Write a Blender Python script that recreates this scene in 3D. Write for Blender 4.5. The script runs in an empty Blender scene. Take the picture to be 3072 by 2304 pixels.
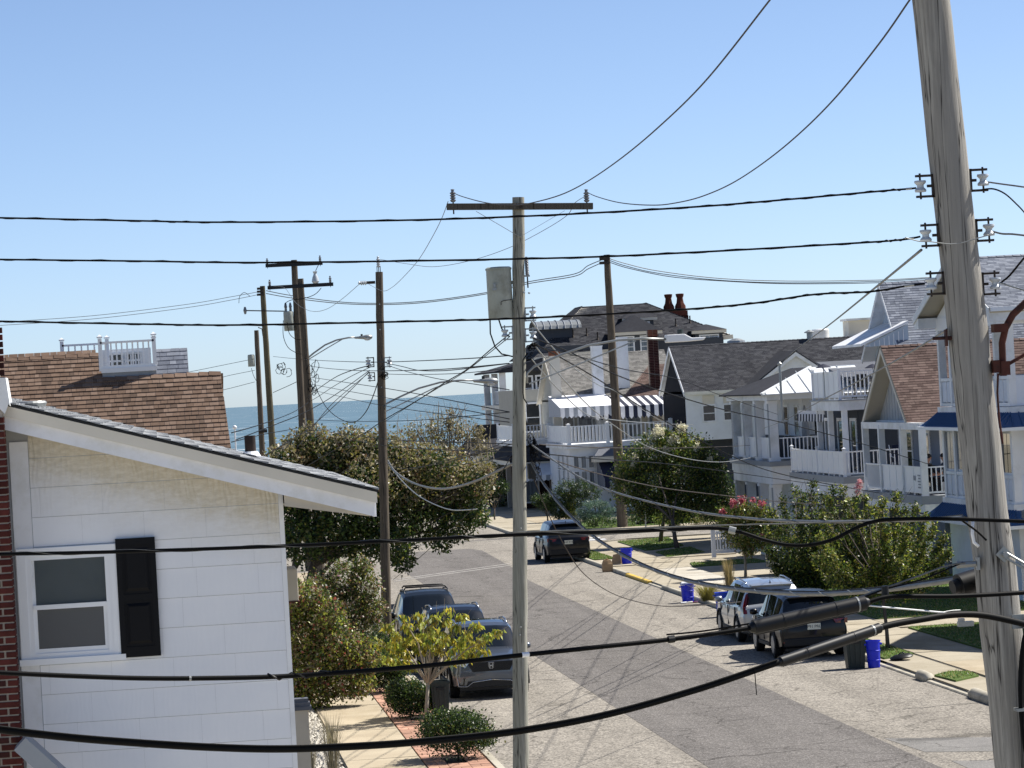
import bpy, bmesh, math, random
import numpy as np
from mathutils import Matrix, Vector
random.seed(7); RNG = np.random.default_rng(7)
SC = bpy.context.scene
COL = SC.collection
# ------------------------------------------------------------------ camera
FPX = 10240.0; CAMH = 7.2
CAM = Vector((-6.2, 0.0, CAMH))
_th = math.radians(6.0); _p = 20/FPX; _ro = math.radians(3.2)
VF = Vector((math.sin(_th)*math.cos(_p), math.cos(_th)*math.cos(_p), math.sin(_p)))
_r0 = Vector((math.cos(_th), -math.sin(_th), 0)); _u0 = _r0.cross(VF)
VR = math.cos(_ro)*_r0 - math.sin(_ro)*_u0
VU = math.sin(_ro)*_r0 + math.cos(_ro)*_u0
cd = bpy.data.cameras.new('camera'); cam = bpy.data.objects.new('camera', cd); COL.objects.link(cam)
cd.sensor_width = 36.0; cd.lens = 36.0*FPX/3072.0; cd.clip_start = 0.5; cd.clip_end = 60000
cam.matrix_world = Matrix(((VR.x, VU.x, -VF.x, CAM.x), (VR.y, VU.y, -VF.y, CAM.y), (VR.z, VU.z, -VF.z, CAM.z), (0, 0, 0, 1)))
SC.camera = cam
# ------------------------------------------------------------------ sky, sun, exposure
SUN_AZ = math.radians(70.0)      # from +y (down the street) towards +x
SUN_EL = math.radians(50.0)
w = bpy.data.worlds.new('World'); SC.world = w; w.use_nodes = True
nt = w.node_tree; nt.nodes.clear()
_sky = nt.nodes.new('ShaderNodeTexSky'); _sky.sky_type = 'NISHITA'; _sky.sun_disc = False
_sky.sun_elevation = SUN_EL; _sky.sun_rotation = SUN_AZ
_sky.air_density = .45; _sky.dust_density = .45; _sky.ozone_density = 2.4; _sky.altitude = 0
_bg = nt.nodes.new('ShaderNodeBackground'); _bg.inputs[1].default_value = 0.092
_wo = nt.nodes.new('ShaderNodeOutputWorld')
nt.links.new(_sky.outputs[0], _bg.inputs[0]); nt.links.new(_bg.outputs[0], _wo.inputs[0])
sl = bpy.data.lights.new('sun', 'SUN'); sl.energy = 4.7; sl.angle = math.radians(0.53); sl.color = (1.0, 0.95, 0.87)
sun = bpy.data.objects.new('sun', sl); COL.objects.link(sun)
SUND = Vector((math.sin(SUN_AZ)*math.cos(SUN_EL), math.cos(SUN_AZ)*math.cos(SUN_EL), math.sin(SUN_EL)))
sun.rotation_euler = SUND.to_track_quat('Z', 'Y').to_euler(); sun.location = (40, 60, 60)
vs = SC.view_settings; vs.view_transform = 'Standard'; vs.look = 'None'; vs.gamma = 1.0; vs.use_curve_mapping = False
vs.exposure = 0.8
# ------------------------------------------------------------------ helpers
def ray(px, py): return VF + VR*((px-1536)/FPX) + VU*((1152-py)/FPX)
def on(px, py, **k):
    """the point of the place that a line of sight meets on a plane x=, y=, z= or at a depth d="""
    r = ray(px, py); (a, v), = k.items()
    t = v if a == 'd' else (v-CAM['xyz'.index(a)])/r['xyz'.index(a)]
    return CAM + r*t
def gr(px, py, z=0.0): return on(px, py, z=z)
def srgb(h):
    if isinstance(h, str):
        h = h.lstrip('#'); c = [int(h[i:i+2], 16)/255 for i in (0, 2, 4)]
    else: c = h
    return tuple(x/12.92 if x <= .04045 else ((x+.055)/1.055)**2.4 for x in c)
WM = {}
def tag(o, label=None, cat=None, group=None, kind=None):
    if label: o['label'] = label
    if cat: o['category'] = cat
    if group: o['group'] = group
    if kind: o['kind'] = kind
    return o
def link(o, parent=None):
    COL.objects.link(o)
    if parent is not None:
        o.parent = parent
        m = WM.get(parent.name)
        if m is not None: o.matrix_parent_inverse = m.inverted()
    return o
def thing(name, label, cat, loc=(0, 0, 0), group=None):
    o = bpy.data.objects.new(name, None); COL.objects.link(o); o.location = loc; o.empty_display_size = .2
    WM[o.name] = Matrix.Translation(Vector(loc))
    return tag(o, label, cat, group)
def local_thing(name, label, cat, loc=(0, 0, 0), rz=0, group=None):
    """parts of this one are modelled round its own origin"""
    o = bpy.data.objects.new(name, None); COL.objects.link(o); o.location = loc; o.rotation_euler = (0, 0, rz); o.empty_display_size = .2
    return tag(o, label, cat, group)
def inst(name, mesh, parent, loc=(0, 0, 0), rot=(0, 0, 0), scale=(1, 1, 1)):
    o = bpy.data.objects.new(name, mesh); o.location = loc; o.rotation_euler = rot; o.scale = scale
    return link(o, parent)
I4 = Matrix.Identity(4)
class MB:
    def __init__(s): s.v = []; s.f = []; s.m = []; s.T = I4; s.mi = 0
    def add(s, vs, fs):
        b = len(s.v)
        for p in vs: s.v.append(tuple(s.T @ Vector(p)))
        for q in fs: s.f.append(tuple(b+i for i in q)); s.m.append(s.mi)
        return s
    def box(s, a, b):
        (x0, y0, z0), (x1, y1, z1) = a, b
        if x0 > x1: x0, x1 = x1, x0
        if y0 > y1: y0, y1 = y1, y0
        if z0 > z1: z0, z1 = z1, z0
        return s.add([(x0, y0, z0), (x1, y0, z0), (x1, y1, z0), (x0, y1, z0), (x0, y0, z1), (x1, y0, z1), (x1, y1, z1), (x0, y1, z1)],
                     [(0, 3, 2, 1), (4, 5, 6, 7), (0, 1, 5, 4), (1, 2, 6, 5), (2, 3, 7, 6), (3, 0, 4, 7)])
    def cbox(s, c, size):
        return s.box([c[i]-size[i]/2 for i in range(3)], [c[i]+size[i]/2 for i in range(3)])
    def poly(s, pts): return s.add(pts, [tuple(range(len(pts)))])
    def slab(s, pts, off):
        """polygon pts given thickness by the vector off"""
        n = len(pts); off = Vector(off); P = [Vector(p) for p in pts]
        nr = Vector((0, 0, 0))
        for i in range(n): nr += P[i].cross(P[(i+1) % n])
        if nr.dot(off) > 0: P = P[::-1]
        Q = [p+off for p in P]
        fs = [tuple(range(n)), tuple(range(2*n-1, n-1, -1))]
        fs += [((i+1) % n, i, n+i, n+(i+1) % n) for i in range(n)]
        return s.add(P+Q, fs)
    def tube(s, pts, r, n=8, cap=True, up=None):
        P = [Vector(p) for p in pts]; R = r if isinstance(r, (list, tuple)) else [r]*len(P)
        vs = []; pu = None
        for i, p in enumerate(P):
            t = (P[min(i+1, len(P)-1)]-P[max(i-1, 0)])
            t = t.normalized() if t.length > 1e-9 else Vector((0, 0, 1))
            a = Vector((0, 0, 1)) if abs(t.z) < .9 else Vector((1, 0, 0))
            if pu is not None and (pu - t*pu.dot(t)).length > .05: a = pu
            u = (a - t*a.dot(t)).normalized(); v = t.cross(u); pu = u
            for k in range(n):
                an = 2*math.pi*k/n; vs.append(p + (u*math.cos(an)+v*math.sin(an))*R[i])
        fs = []
        for i in range(len(P)-1):
            for k in range(n):
                a0 = i*n+k; a1 = i*n+(k+1) % n; fs.append((a0, a1, a1+n, a0+n))
        if cap: fs.append(tuple(range(n-1, -1, -1))); fs.append(tuple(range((len(P)-1)*n, len(P)*n)))
        return s.add(vs, fs)
    def bar(s, a, b, wd, th=None, up=(0, 0, 1)):
        """rectangular bar from a to b, width wd across, th along up"""
        a = Vector(a); b = Vector(b); th = th or wd; t = (b-a).normalized(); u = Vector(up)
        u = u - t*u.dot(t)
        if u.length < 1e-4: u = Vector((1, 0, 0))-t*t.x
        u.normalize(); sd = t.cross(u)
        c = [sd*(-wd/2)+u*(-th/2), sd*(wd/2)+u*(-th/2), sd*(wd/2)+u*(th/2), sd*(-wd/2)+u*(th/2)]
        return s.add([a+q for q in c]+[b+q for q in c], [(0, 1, 2, 3)[::-1], (4, 5, 6, 7), (0, 1, 5, 4), (1, 2, 6, 5), (2, 3, 7, 6), (3, 0, 4, 7)])
    def lathe(s, prof, n=16, c=(0, 0, 0), axis='z'):
        vs = []
        for (r, h) in prof:
            for k in range(n):
                a = 2*math.pi*k/n; x, y = r*math.cos(a), r*math.sin(a)
                q = {'z': (x, y, h), 'x': (h, x, y), 'y': (y, h, x)}[axis]
                vs.append((q[0]+c[0], q[1]+c[1], q[2]+c[2]))
        fs = []
        for i in range(len(prof)-1):
            for k in range(n):
                a0 = i*n+k; a1 = i*n+(k+1) % n; fs.append((a0, a1, a1+n, a0+n))
        if prof[0][0] > 1e-6: fs.append(tuple(range(n-1, -1, -1)))
        if prof[-1][0] > 1e-6: fs.append(tuple(range((len(prof)-1)*n, len(prof)*n)))
        return s.add(vs, fs)
    def mesh(s, name, mats):
        me = bpy.data.meshes.new(name); me.from_pydata(s.v, [], s.f)
        for m in (mats if isinstance(mats, (list, tuple)) else [mats]): me.materials.append(m)
        if any(s.m): me.polygons.foreach_set('material_index', s.m)
        me.update(); return me
    def build(s, name, mats, parent=None, smooth=False, bevel=0):
        me = s.mesh(name, mats)
        if smooth:
            if smooth is True: me.shade_smooth()
            else: me.set_sharp_from_angle(angle=math.radians(smooth))
        o = bpy.data.objects.new(name, me)
        if bevel:
            md = o.modifiers.new('bevel', 'BEVEL'); md.width = bevel; md.segments = 2; md.limit_method = 'ANGLE'
        return link(o, parent)
def nodes(name):
    m = bpy.data.materials.new(name); m.use_nodes = True; t = m.node_tree
    return m, t, t.nodes['Principled BSDF']
def nd(t, typ, **k):
    n = t.nodes.new(typ)
    for a, v in k.items():
        if isinstance(a, str) and hasattr(n, a): setattr(n, a, v)
    return n
def ramp(t, fac, stops):
    r = t.nodes.new('ShaderNodeValToRGB'); e = r.color_ramp.elements
    while len(e) < len(stops): e.new(.5)
    for q, (p, c) in zip(e, stops): q.position = p; q.color = (*c, 1) if len(c) == 3 else c
    t.links.new(fac, r.inputs[0]); return r.outputs[0]
def noise(t, co, scale, detail=4, rough=.55, sc=None):
    if sc:
        mp = t.nodes.new('ShaderNodeMapping'); mp.inputs['Scale'].default_value = sc; t.links.new(co, mp.inputs[0]); co = mp.outputs[0]
    n = t.nodes.new('ShaderNodeTexNoise'); n.inputs['Scale'].default_value = scale; n.inputs['Detail'].default_value = detail
    n.inputs['Roughness'].default_value = rough; t.links.new(co, n.inputs['Vector']); return n.outputs[0]
def mixc(t, fac, a, b, mode='MIX'):
    m = t.nodes.new('ShaderNodeMix'); m.data_type = 'RGBA'; m.blend_type = mode
    for i, v in ((0, fac), (6, a), (7, b)):
        if hasattr(v, 'links'): t.links.new(v, m.inputs[i])
        elif i == 0: m.inputs[0].default_value = v
        else: m.inputs[i].default_value = (*v, 1)
    return m.outputs[2]
def tcoord(t, kind='Object'):
    n = t.nodes.new('ShaderNodeTexCoord'); return n.outputs[kind]
def wpos(t): return t.nodes.new('ShaderNodeNewGeometry').outputs['Position']
def bumpn(t, bs, h, strength=.3, dist=.02):
    b = t.nodes.new('ShaderNodeBump'); b.inputs['Strength'].default_value = strength; b.inputs['Distance'].default_value = dist
    t.links.new(h, b.inputs['Height']); t.links.new(b.outputs[0], bs.inputs['Normal'])
def pm(name, col, rough=.6, var=.12, scale=2.0, sc=None, bump=0., bscale=30., metal=0., spec=.4, rnd=0., grime=None, gs=.6, coat=0., trans=0.):
    """painted / plain material: colour with large and fine mottling, optional grime, optional shade per piece"""
    m, t, b = nodes(name); c = srgb(col); co = wpos(t)
    n1 = noise(t, co, scale, 5, .6, sc)
    lo = tuple(x*(1-var) for x in c); hi = tuple(min(1, x*(1+var)) for x in c)
    out = ramp(t, n1, [(.3, lo), (.7, hi)])
    if grime:
        g = noise(t, co, gs, 6, .65); f = ramp(t, g, [(.48, (0, 0, 0)), (.72, (1, 1, 1))])
        out = mixc(t, f, out, srgb(grime))
    if rnd:
        oi = t.nodes.new('ShaderNodeObjectInfo'); hv = t.nodes.new('ShaderNodeHueSaturation')
        mr = t.nodes.new('ShaderNodeMapRange'); mr.inputs[3].default_value = 1-rnd; mr.inputs[4].default_value = 1+rnd
        t.links.new(oi.outputs['Random'], mr.inputs[0]); t.links.new(mr.outputs[0], hv.inputs['Value']); t.links.new(out, hv.inputs['Color']); out = hv.outputs[0]
    t.links.new(out, b.inputs['Base Color'])
    b.inputs['Roughness'].default_value = rough; b.inputs['Metallic'].default_value = metal; b.inputs['Specular IOR Level'].default_value = spec
    if coat: b.inputs['Coat Weight'].default_value = coat; b.inputs['Coat Roughness'].default_value = .04
    if bump: bumpn(t, b, noise(t, co, bscale, 4, .6, sc), bump, .01)
    return m
# ------------------------------------------------------------------ materials
M = {}
M['white'] = pm('white_paint', '#e6e8ea', .5, .04, 1.3, grime='#c4c5c1', gs=.9)
M['vinyl'] = pm('white_vinyl', '#ebedef', .38, .03, 1.0)
M['cream'] = pm('cream_trim', '#d6d0c2', .55, .06, 1.5)
M['trimgrey'] = pm('grey_trim', '#8d9298', .55, .08, 1.5)
M['dark'] = pm('dark_interior', '#15171b', .7, .2)
M['black'] = pm('black_plastic', '#0f1012', .45, .15, 4)
M['rubber'] = pm('rubber', '#101011', .8, .2, 6)
M['cable'] = pm('cable_jacket', '#060708', .6, .3, 9, spec=.12)
M['wire_grey'] = pm('weathered_strand', '#6d6e6c', .5, .2, 5, metal=.3)
M['galv'] = pm('galvanised_steel', '#9a9d9c', .42, .15, 6, metal=.6)
M['iron'] = pm('dark_iron', '#3a332e', .65, .3, 14, metal=.3)
M['pipe'] = pm('sooty_pipe', '#241814', .8, .3, 12)
M['rust'] = pm('rusty_iron', '#4a241a', .75, .35, 12, grime='#2a1814', gs=9)
M['porcelain'] = pm('grey_porcelain', '#b9bfc4', .22, .08, 5, spec=.6)
M['porcelain_dark'] = pm('dark_porcelain', '#6b6f76', .2, .1, 5, spec=.7)
M['tank'] = pm('transformer_paint', '#9fa39a', .45, .1, 3, grime='#7c7d70', gs=2.5)
M['blue'] = pm('blue_plastic', '#1428c8', .45, .1, 3, grime='#1b2fae', gs=4)
M['blue2'] = pm('blue_plastic_faded', '#1d46c4', .5, .1, 3, grime='#3a62c9', gs=5)
M['bin'] = pm('grey_green_plastic', '#26302f', .5, .12, 3)
M['navy'] = pm('navy_canvas', '#1a2036', .8, .12, 6)
M['canvas'] = pm('white_canvas', '#d9dade', .8, .06, 5)
M['greycanvas'] = pm('grey_canvas', '#8d929a', .8, .06, 5)
M['steel_blue'] = pm('blue_metal_roof', '#24507f', .38, .08, 2, spec=.5)
M['whitemetal'] = pm('white_metal_roof', '#dfe2e4', .35, .03, 2)
M['sand'] = pm('beach_sand', '#cfc3a8', .9, .1, .5, bump=.2, bscale=3)
M['earth'] = pm('dry_ground', '#8d8672', .95, .2, .7, bump=.3, bscale=8)
M['soil'] = pm('mulch', '#2c221b', .95, .3, 6, bump=.6, bscale=40)
M['skin'] = pm('skin', '#b98a72', .55, .06, 8)
M['hair'] = pm('dark_hair', '#1b1512', .6, .2, 20)
M['cloth_black'] = pm('black_cloth', '#14151a', .9, .15, 8)
M['cloth_grey'] = pm('grey_cloth', '#4a4d56', .9, .15, 8)
M['paper'] = pm('brown_paper', '#a98e6c', .85, .1, 6, bump=.4, bscale=14)
M['bark'] = pm('bark', '#5a5148', .9, .3, 6, sc=(1, 1, .25), bump=.8, bscale=24)
M['bark_pale'] = pm('pale_bark', '#8f8676', .85, .22, 6, sc=(1, 1, .25), bump=.5, bscale=22)
M['straw'] = pm('dry_straw', '#b39a63', .8, .25, 4)
M['rock'] = pm('white_stone', '#c6c0b3', .85, .15, 3, rnd=.25)
M['yellow'] = pm('worn_yellow_paint', '#c9a63a', .75, .18, 4, grime='#a69b80', gs=3)
M['brickpaver'] = pm('paver_brick', '#ad8570', .85, .14, 4, rnd=.25, bump=.3, bscale=40)
M['kerb'] = pm('kerb_concrete', '#aca697', .9, .14, 2.2, grime='#7d7869', gs=1.2, bump=.3, bscale=30)
M['fence'] = pm('fence_white', '#e4e6e8', .45, .03, 2)
M['glass_dark'], _t, _b = nodes('window_glass')
_b.inputs['Base Color'].default_value = (.012, .016, .022, 1); _b.inputs['Roughness'].default_value = .04; _b.inputs['Specular IOR Level'].default_value = .6
M['glass_grey'], _t, _b = nodes('curtained_glass')
_t.links.new(ramp(_t, noise(_t, wpos(_t), 1.6, 2, .5, (6, 6, .3)), [(.35, srgb('#4d555e')), (.65, srgb('#7b848d'))]), _b.inputs['Base Color'])
_b.inputs['Roughness'].default_value = .12
def concrete(name, a, b_, rnd=.06):
    m, t, b = nodes(name); co = wpos(t)
    c1 = ramp(t, noise(t, co, .9, 6, .62), [(.3, srgb(a)), (.7, srgb(b_))])
    sp = ramp(t, noise(t, co, 55, 3, .7), [(.35, (.78, .77, .75)), (.6, (1, 1, 1))])
    st = ramp(t, noise(t, co, .35, 6, .7, (1, .6, 1)), [(.5, (1, 1, 1)), (.75, (.72, .69, .63))])
    c = mixc(t, 1.0, mixc(t, 1.0, c1, sp, 'MULTIPLY'), st, 'MULTIPLY')
    oi = t.nodes.new('ShaderNodeObjectInfo'); hv = t.nodes.new('ShaderNodeHueSaturation'); mr = t.nodes.new('ShaderNodeMapRange')
    mr.inputs[3].default_value = 1-rnd; mr.inputs[4].default_value = 1+rnd
    t.links.new(oi.outputs['Random'], mr.inputs[0]); t.links.new(mr.outputs[0], hv.inputs['Value']); t.links.new(c, hv.inputs['Color'])
    t.links.new(hv.outputs[0], b.inputs['Base Color']); b.inputs['Roughness'].default_value = 1.0; b.inputs['Specular IOR Level'].default_value = .06
    bumpn(t, b, noise(t, co, 60, 3, .6), .25, .006); return m
M['concrete'] = concrete('sidewalk_concrete', '#a39b8a', '#b1a998')
M['concrete_tan'] = concrete('tan_concrete', '#a89c88', '#b5aa95')
M['concrete_new'] = concrete('pale_concrete', '#bab5aa', '#c6c1b6')
def asphalt(name, a, b_, speck, fine=26., lo=.40, hi=.66, streak=.86):
    """asphalt whose stones show: a binder colour, pale stones, long wear tracks and faint stains"""
    m, t, b = nodes(name); co = wpos(t)
    base = ramp(t, noise(t, co, .6, 6, .62), [(.3, srgb(a)), (.7, srgb(b_))])
    v = t.nodes.new('ShaderNodeTexVoronoi'); v.inputs['Scale'].default_value = fine; t.links.new(co, v.inputs['Vector'])
    cells = ramp(t, v.outputs['Color'], [(lo, (0, 0, 0)), (hi, (1, 1, 1))])
    c = mixc(t, cells, base, srgb(speck))
    n2 = noise(t, co, 90, 2, .7); c = mixc(t, 1.0, c, ramp(t, n2, [(.3, (.72, .72, .72)), (.65, (1.08, 1.08, 1.08))]), 'MULTIPLY')
    tr = noise(t, co, .8, 4, .6, (1.3, .05, 1)); c = mixc(t, 1.0, c, ramp(t, tr, [(.36, (streak,)*3), (.62, (1.05,)*3)]), 'MULTIPLY')
    dn = noise(t, co, 2.6, 7, .72); c = mixc(t, 1.0, c, ramp(t, dn, [(.3, (.84,)*3), (.5, (1,)*3)]), 'MULTIPLY')
    ve = t.nodes.new('ShaderNodeTexVoronoi'); ve.feature = 'DISTANCE_TO_EDGE'; ve.inputs['Scale'].default_value = .33; vm = t.nodes.new('ShaderNodeVectorMath'); vm.operation = 'MULTIPLY_ADD'; nz = t.nodes.new('ShaderNodeTexNoise'); nz.inputs['Scale'].default_value = .9; nz.inputs['Detail'].default_value = 6; t.links.new(co, nz.inputs['Vector']); t.links.new(nz.outputs['Color'], vm.inputs[0]); vm.inputs[1].default_value = (1.6, 1.6, 0); t.links.new(co, vm.inputs[2]); t.links.new(vm.outputs[0], ve.inputs['Vector'])
    c = mixc(t, 1.0, c, ramp(t, ve.outputs['Distance'], [(.0, (.55,)*3), (.006, (.7,)*3), (.012, (1,)*3)]), 'MULTIPLY')
    t.links.new(c, b.inputs['Base Color']); b.inputs['Roughness'].default_value = 1.0; b.inputs['Specular IOR Level'].default_value = .06
    bumpn(t, b, v.outputs['Distance'], .5, .012); return m
M['asphalt_old'] = asphalt('old_asphalt', '#75716b', '#847f78', '#a49e94')
M['asphalt_strip'] = asphalt('repaved_asphalt', '#625f5d', '#6d6a67', '#8a8683', 34, .55, .8, .9)
M['asphalt_patch'] = asphalt('patched_asphalt', '#7b7a77', '#858381', '#928f8c', 40, .6, .85, .95)
def shingle(name, cols, rough=.92):
    """asphalt shingle with granules; cols: four shades picked per tab by material slot"""
    out = []
    for i, c in enumerate(cols):
        m, t, b = nodes('%s_%d' % (name, i)); co = wpos(t); c = srgb(c)
        c1 = ramp(t, noise(t, co, 5, 5, .7), [(.3, tuple(x*.82 for x in c)), (.7, tuple(min(1, x*1.15) for x in c))])
        st = ramp(t, noise(t, co, .5, 5, .6), [(.35, (.86,)*3), (.65, (1.06,)*3)])
        t.links.new(mixc(t, 1., c1, st, 'MULTIPLY'), b.inputs['Base Color']); b.inputs['Roughness'].default_value = rough; b.inputs['Specular IOR Level'].default_value = .08
        bumpn(t, b, noise(t, co, 120, 2, .7), .3, .004); out.append(m)
    return out
SH = {'brown': shingle('brown_shingle', ['#756255', '#6b594d', '#7f6c5f', '#5f5046']),
      'rust': shingle('red_brown_shingle', ['#6a5a55', '#61524d', '#72625c', '#564844']),
      'grey': shingle('grey_shingle', ['#6f7279', '#63666d', '#7b7e85', '#5b5e66']),
      'bluegrey': shingle('blue_grey_shingle', ['#7d828c', '#737883', '#888d97', '#6a6f7a']),
      'charcoal': shingle('charcoal_shingle', ['#434448', '#3c3d42', '#4b4c50', '#36373c']),
      'tan': shingle('weathered_wood_shingle', ['#7f7e7b', '#757471', '#898784', '#6b6a68']),
      'silver': shingle('silver_shingle', ['#8f9295', '#7f8286', '#a1a4a6', '#6b6e73'])}
def clapboard(name, col, grime=None):
    return pm(name, col, .8, .05, 1.2, grime=grime, gs=.8, spec=.1)
M['clap_white'] = clapboard('white_clapboard', '#e3e6e9', '#d6d8d8')
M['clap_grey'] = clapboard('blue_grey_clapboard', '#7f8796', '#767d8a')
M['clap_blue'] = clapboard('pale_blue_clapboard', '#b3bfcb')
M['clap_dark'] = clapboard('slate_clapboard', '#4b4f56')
M['clap_navy'] = clapboard('navy_clapboard', '#14161d')
M['clap_tan'] = clapboard('putty_clapboard', '#b6b3a8')
M['board_grey'] = pm('grey_vertical_board', '#a7aaab', .6, .06, 2)
M['soffit'] = pm('beige_soffit', '#b8b0a0', .6, .06, 2)
def brickm(name, col, rnd=.3):
    return pm(name, col, .9, .25, 9, bump=.5, bscale=50, rnd=rnd, spec=.2)
M['brick'] = brickm('red_brick', '#4c2521'); M['brick_dark'] = brickm('dark_brick', '#3d2220'); M['brick_or'] = brickm('orange_brick', '#734836')
M['pot'] = brickm('chimney_pot_clay', '#5f352a')
M['mortar'] = pm('mortar', '#a29a8e', .95, .1, 8)
def pole_mat(name, lo, hi, crack, stain):
    """weathered pole timber: grey fibres, long drying cracks, stains"""
    m, t, b = nodes(name); co = wpos(t)
    fib = noise(t, co, 30, 6, .65, (1, 1, .045)); big = noise(t, co, 2.2, 5, .6, (1, 1, .3))
    c = mixc(t, ramp(t, big, [(.35, (0, 0, 0)), (.68, (1, 1, 1))]), ramp(t, fib, [(.3, srgb(lo)), (.66, srgb(hi))]), srgb(stain))
    c = mixc(t, ramp(t, fib, [(.3, (.55,)*3), (.7, (.0,)*3)]), c, srgb(lo))
    ck = noise(t, co, 11, 3, .5, (1, 1, .02)); cr = ramp(t, ck, [(.485, (0, 0, 0)), (.5, (1, 1, 1)), (.512, (0, 0, 0))])
    wv = noise(t, co, 42, 3, .6, (1, 1, .03)); c2 = ramp(t, wv, [(.30, (.66,)*3), (.40, (1,)*3)])
    c = mixc(t, cr, mixc(t, 1., c, c2, 'MULTIPLY'), srgb(crack))
    t.links.new(c, b.inputs['Base Color']); b.inputs['Roughness'].default_value = .9; b.inputs['Specular IOR Level'].default_value = .2
    bumpn(t, b, fib, .8, .012); return m
M['pole_near'] = pole_mat('weathered_pole', '#7d7a75', '#aeaba3', '#2a2826', '#96938d')
M['pole_pale'] = pole_mat('pale_green_pole', '#86857a', '#b0aea3', '#3f3d36', '#98968a')
M['pole_dark'] = pole_mat('dark_pole', '#4f483f', '#776d60', '#1f1c19', '#5d5449')
M['pole_olive'] = pole_mat('olive_pole', '#55503f', '#726b57', '#24211a', '#625c4a')
M['crossarm'] = pole_mat('crossarm_timber', '#4b4740', '#6a655b', '#1f1d1a', '#55504a')
# sea
m, t, b = nodes('sea_water'); co = wpos(t)
wv = noise(t, co, .05, 6, .7, (.35, 1, 1)); c = ramp(t, wv, [(.3, srgb('#465f70')), (.7, srgb('#627b8b'))])
wc = noise(t, co, .09, 3, .6, (.3, 1, 1)); wc2 = noise(t, co, .012, 3, .5)
cap = ramp(t, wc, [(.66, (0, 0, 0)), (.69, (1, 1, 1))])
c = mixc(t, cap, c, (.75, .78, .8))
t.links.new(c, b.inputs['Base Color']); b.inputs['Roughness'].default_value = .85; b.inputs['Specular IOR Level'].default_value = .12
bumpn(t, b, noise(t, co, .25, 5, .65, (.4, 1, 1)), .5, .6); M['sea'] = m
# leaves
def leafm(name, col, var=.35, tr=.42):
    m, t, b = nodes(name); c = srgb(col); co = wpos(t)
    out = ramp(t, noise(t, co, 3.5, 4, .7), [(.3, tuple(x*(1-var) for x in c)), (.7, tuple(min(1, x*(1+var)) for x in c))])
    t.links.new(out, b.inputs['Base Color']); b.inputs['Roughness'].default_value = .42; b.inputs['Specular IOR Level'].default_value = .5
    ts = t.nodes.new('ShaderNodeBsdfTranslucent'); mx = t.nodes.new('ShaderNodeMixShader'); mx.inputs[0].default_value = tr
    t.links.new(mixc(t, 1., out, (1.0, 1.0, .8), 'MULTIPLY'), ts.inputs[0]); t.links.new(b.outputs[0], mx.inputs[1]); t.links.new(ts.outputs[0], mx.inputs[2])
    t.links.new(mx.outputs[0], t.nodes['Material Output'].inputs[0]); return m
LF = {k: leafm('leaf_'+k, c) for k, c in dict(green='#5d7333', dark='#364a26', deep='#293a24', olive='#7d7840', yellow='#bcae45', lime='#a3ac48', russet='#735846', red='#9a564e',
      tan='#968c74', pine='#43594c', bluegreen='#6c8577', pink='#b0586c', blush='#dcaab6', cream='#e2dccb', grass='#627d36', grassdark='#4a6a30', straw='#9a8b66', grey='#8c8573').items()}
# ------------------------------------------------------------------ building helpers
def onplane(px, py, P0, N):
    r = ray(px, py); return CAM + r*((Vector(P0)-CAM).dot(N)/r.dot(N))
def clip(poly, a, b, c):
    """keep the side a*x+b*y<=c of a 2D polygon"""
    out = []; n = len(poly)
    for i in range(n):
        p, q = poly[i], poly[(i+1) % n]; dp = a*p[0]+b*p[1]-c; dq = a*q[0]+b*q[1]-c
        if dp <= 0: out.append(p)
        if (dp < 0 < dq) or (dq < 0 < dp):
            s = dp/(dp-dq); out.append((p[0]+(q[0]-p[0])*s, p[1]+(q[1]-p[1])*s))
    return out
def spans(poly, b):
    xs = []; n = len(poly)
    for i in range(n):
        (x0, y0), (x1, y1) = poly[i], poly[(i+1) % n]
        if (y0 <= b < y1) or (y1 <= b < y0): xs.append(x0+(x1-x0)*(b-y0)/(y1-y0))
    xs.sort(); return list(zip(xs[::2], xs[1::2]))
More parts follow.
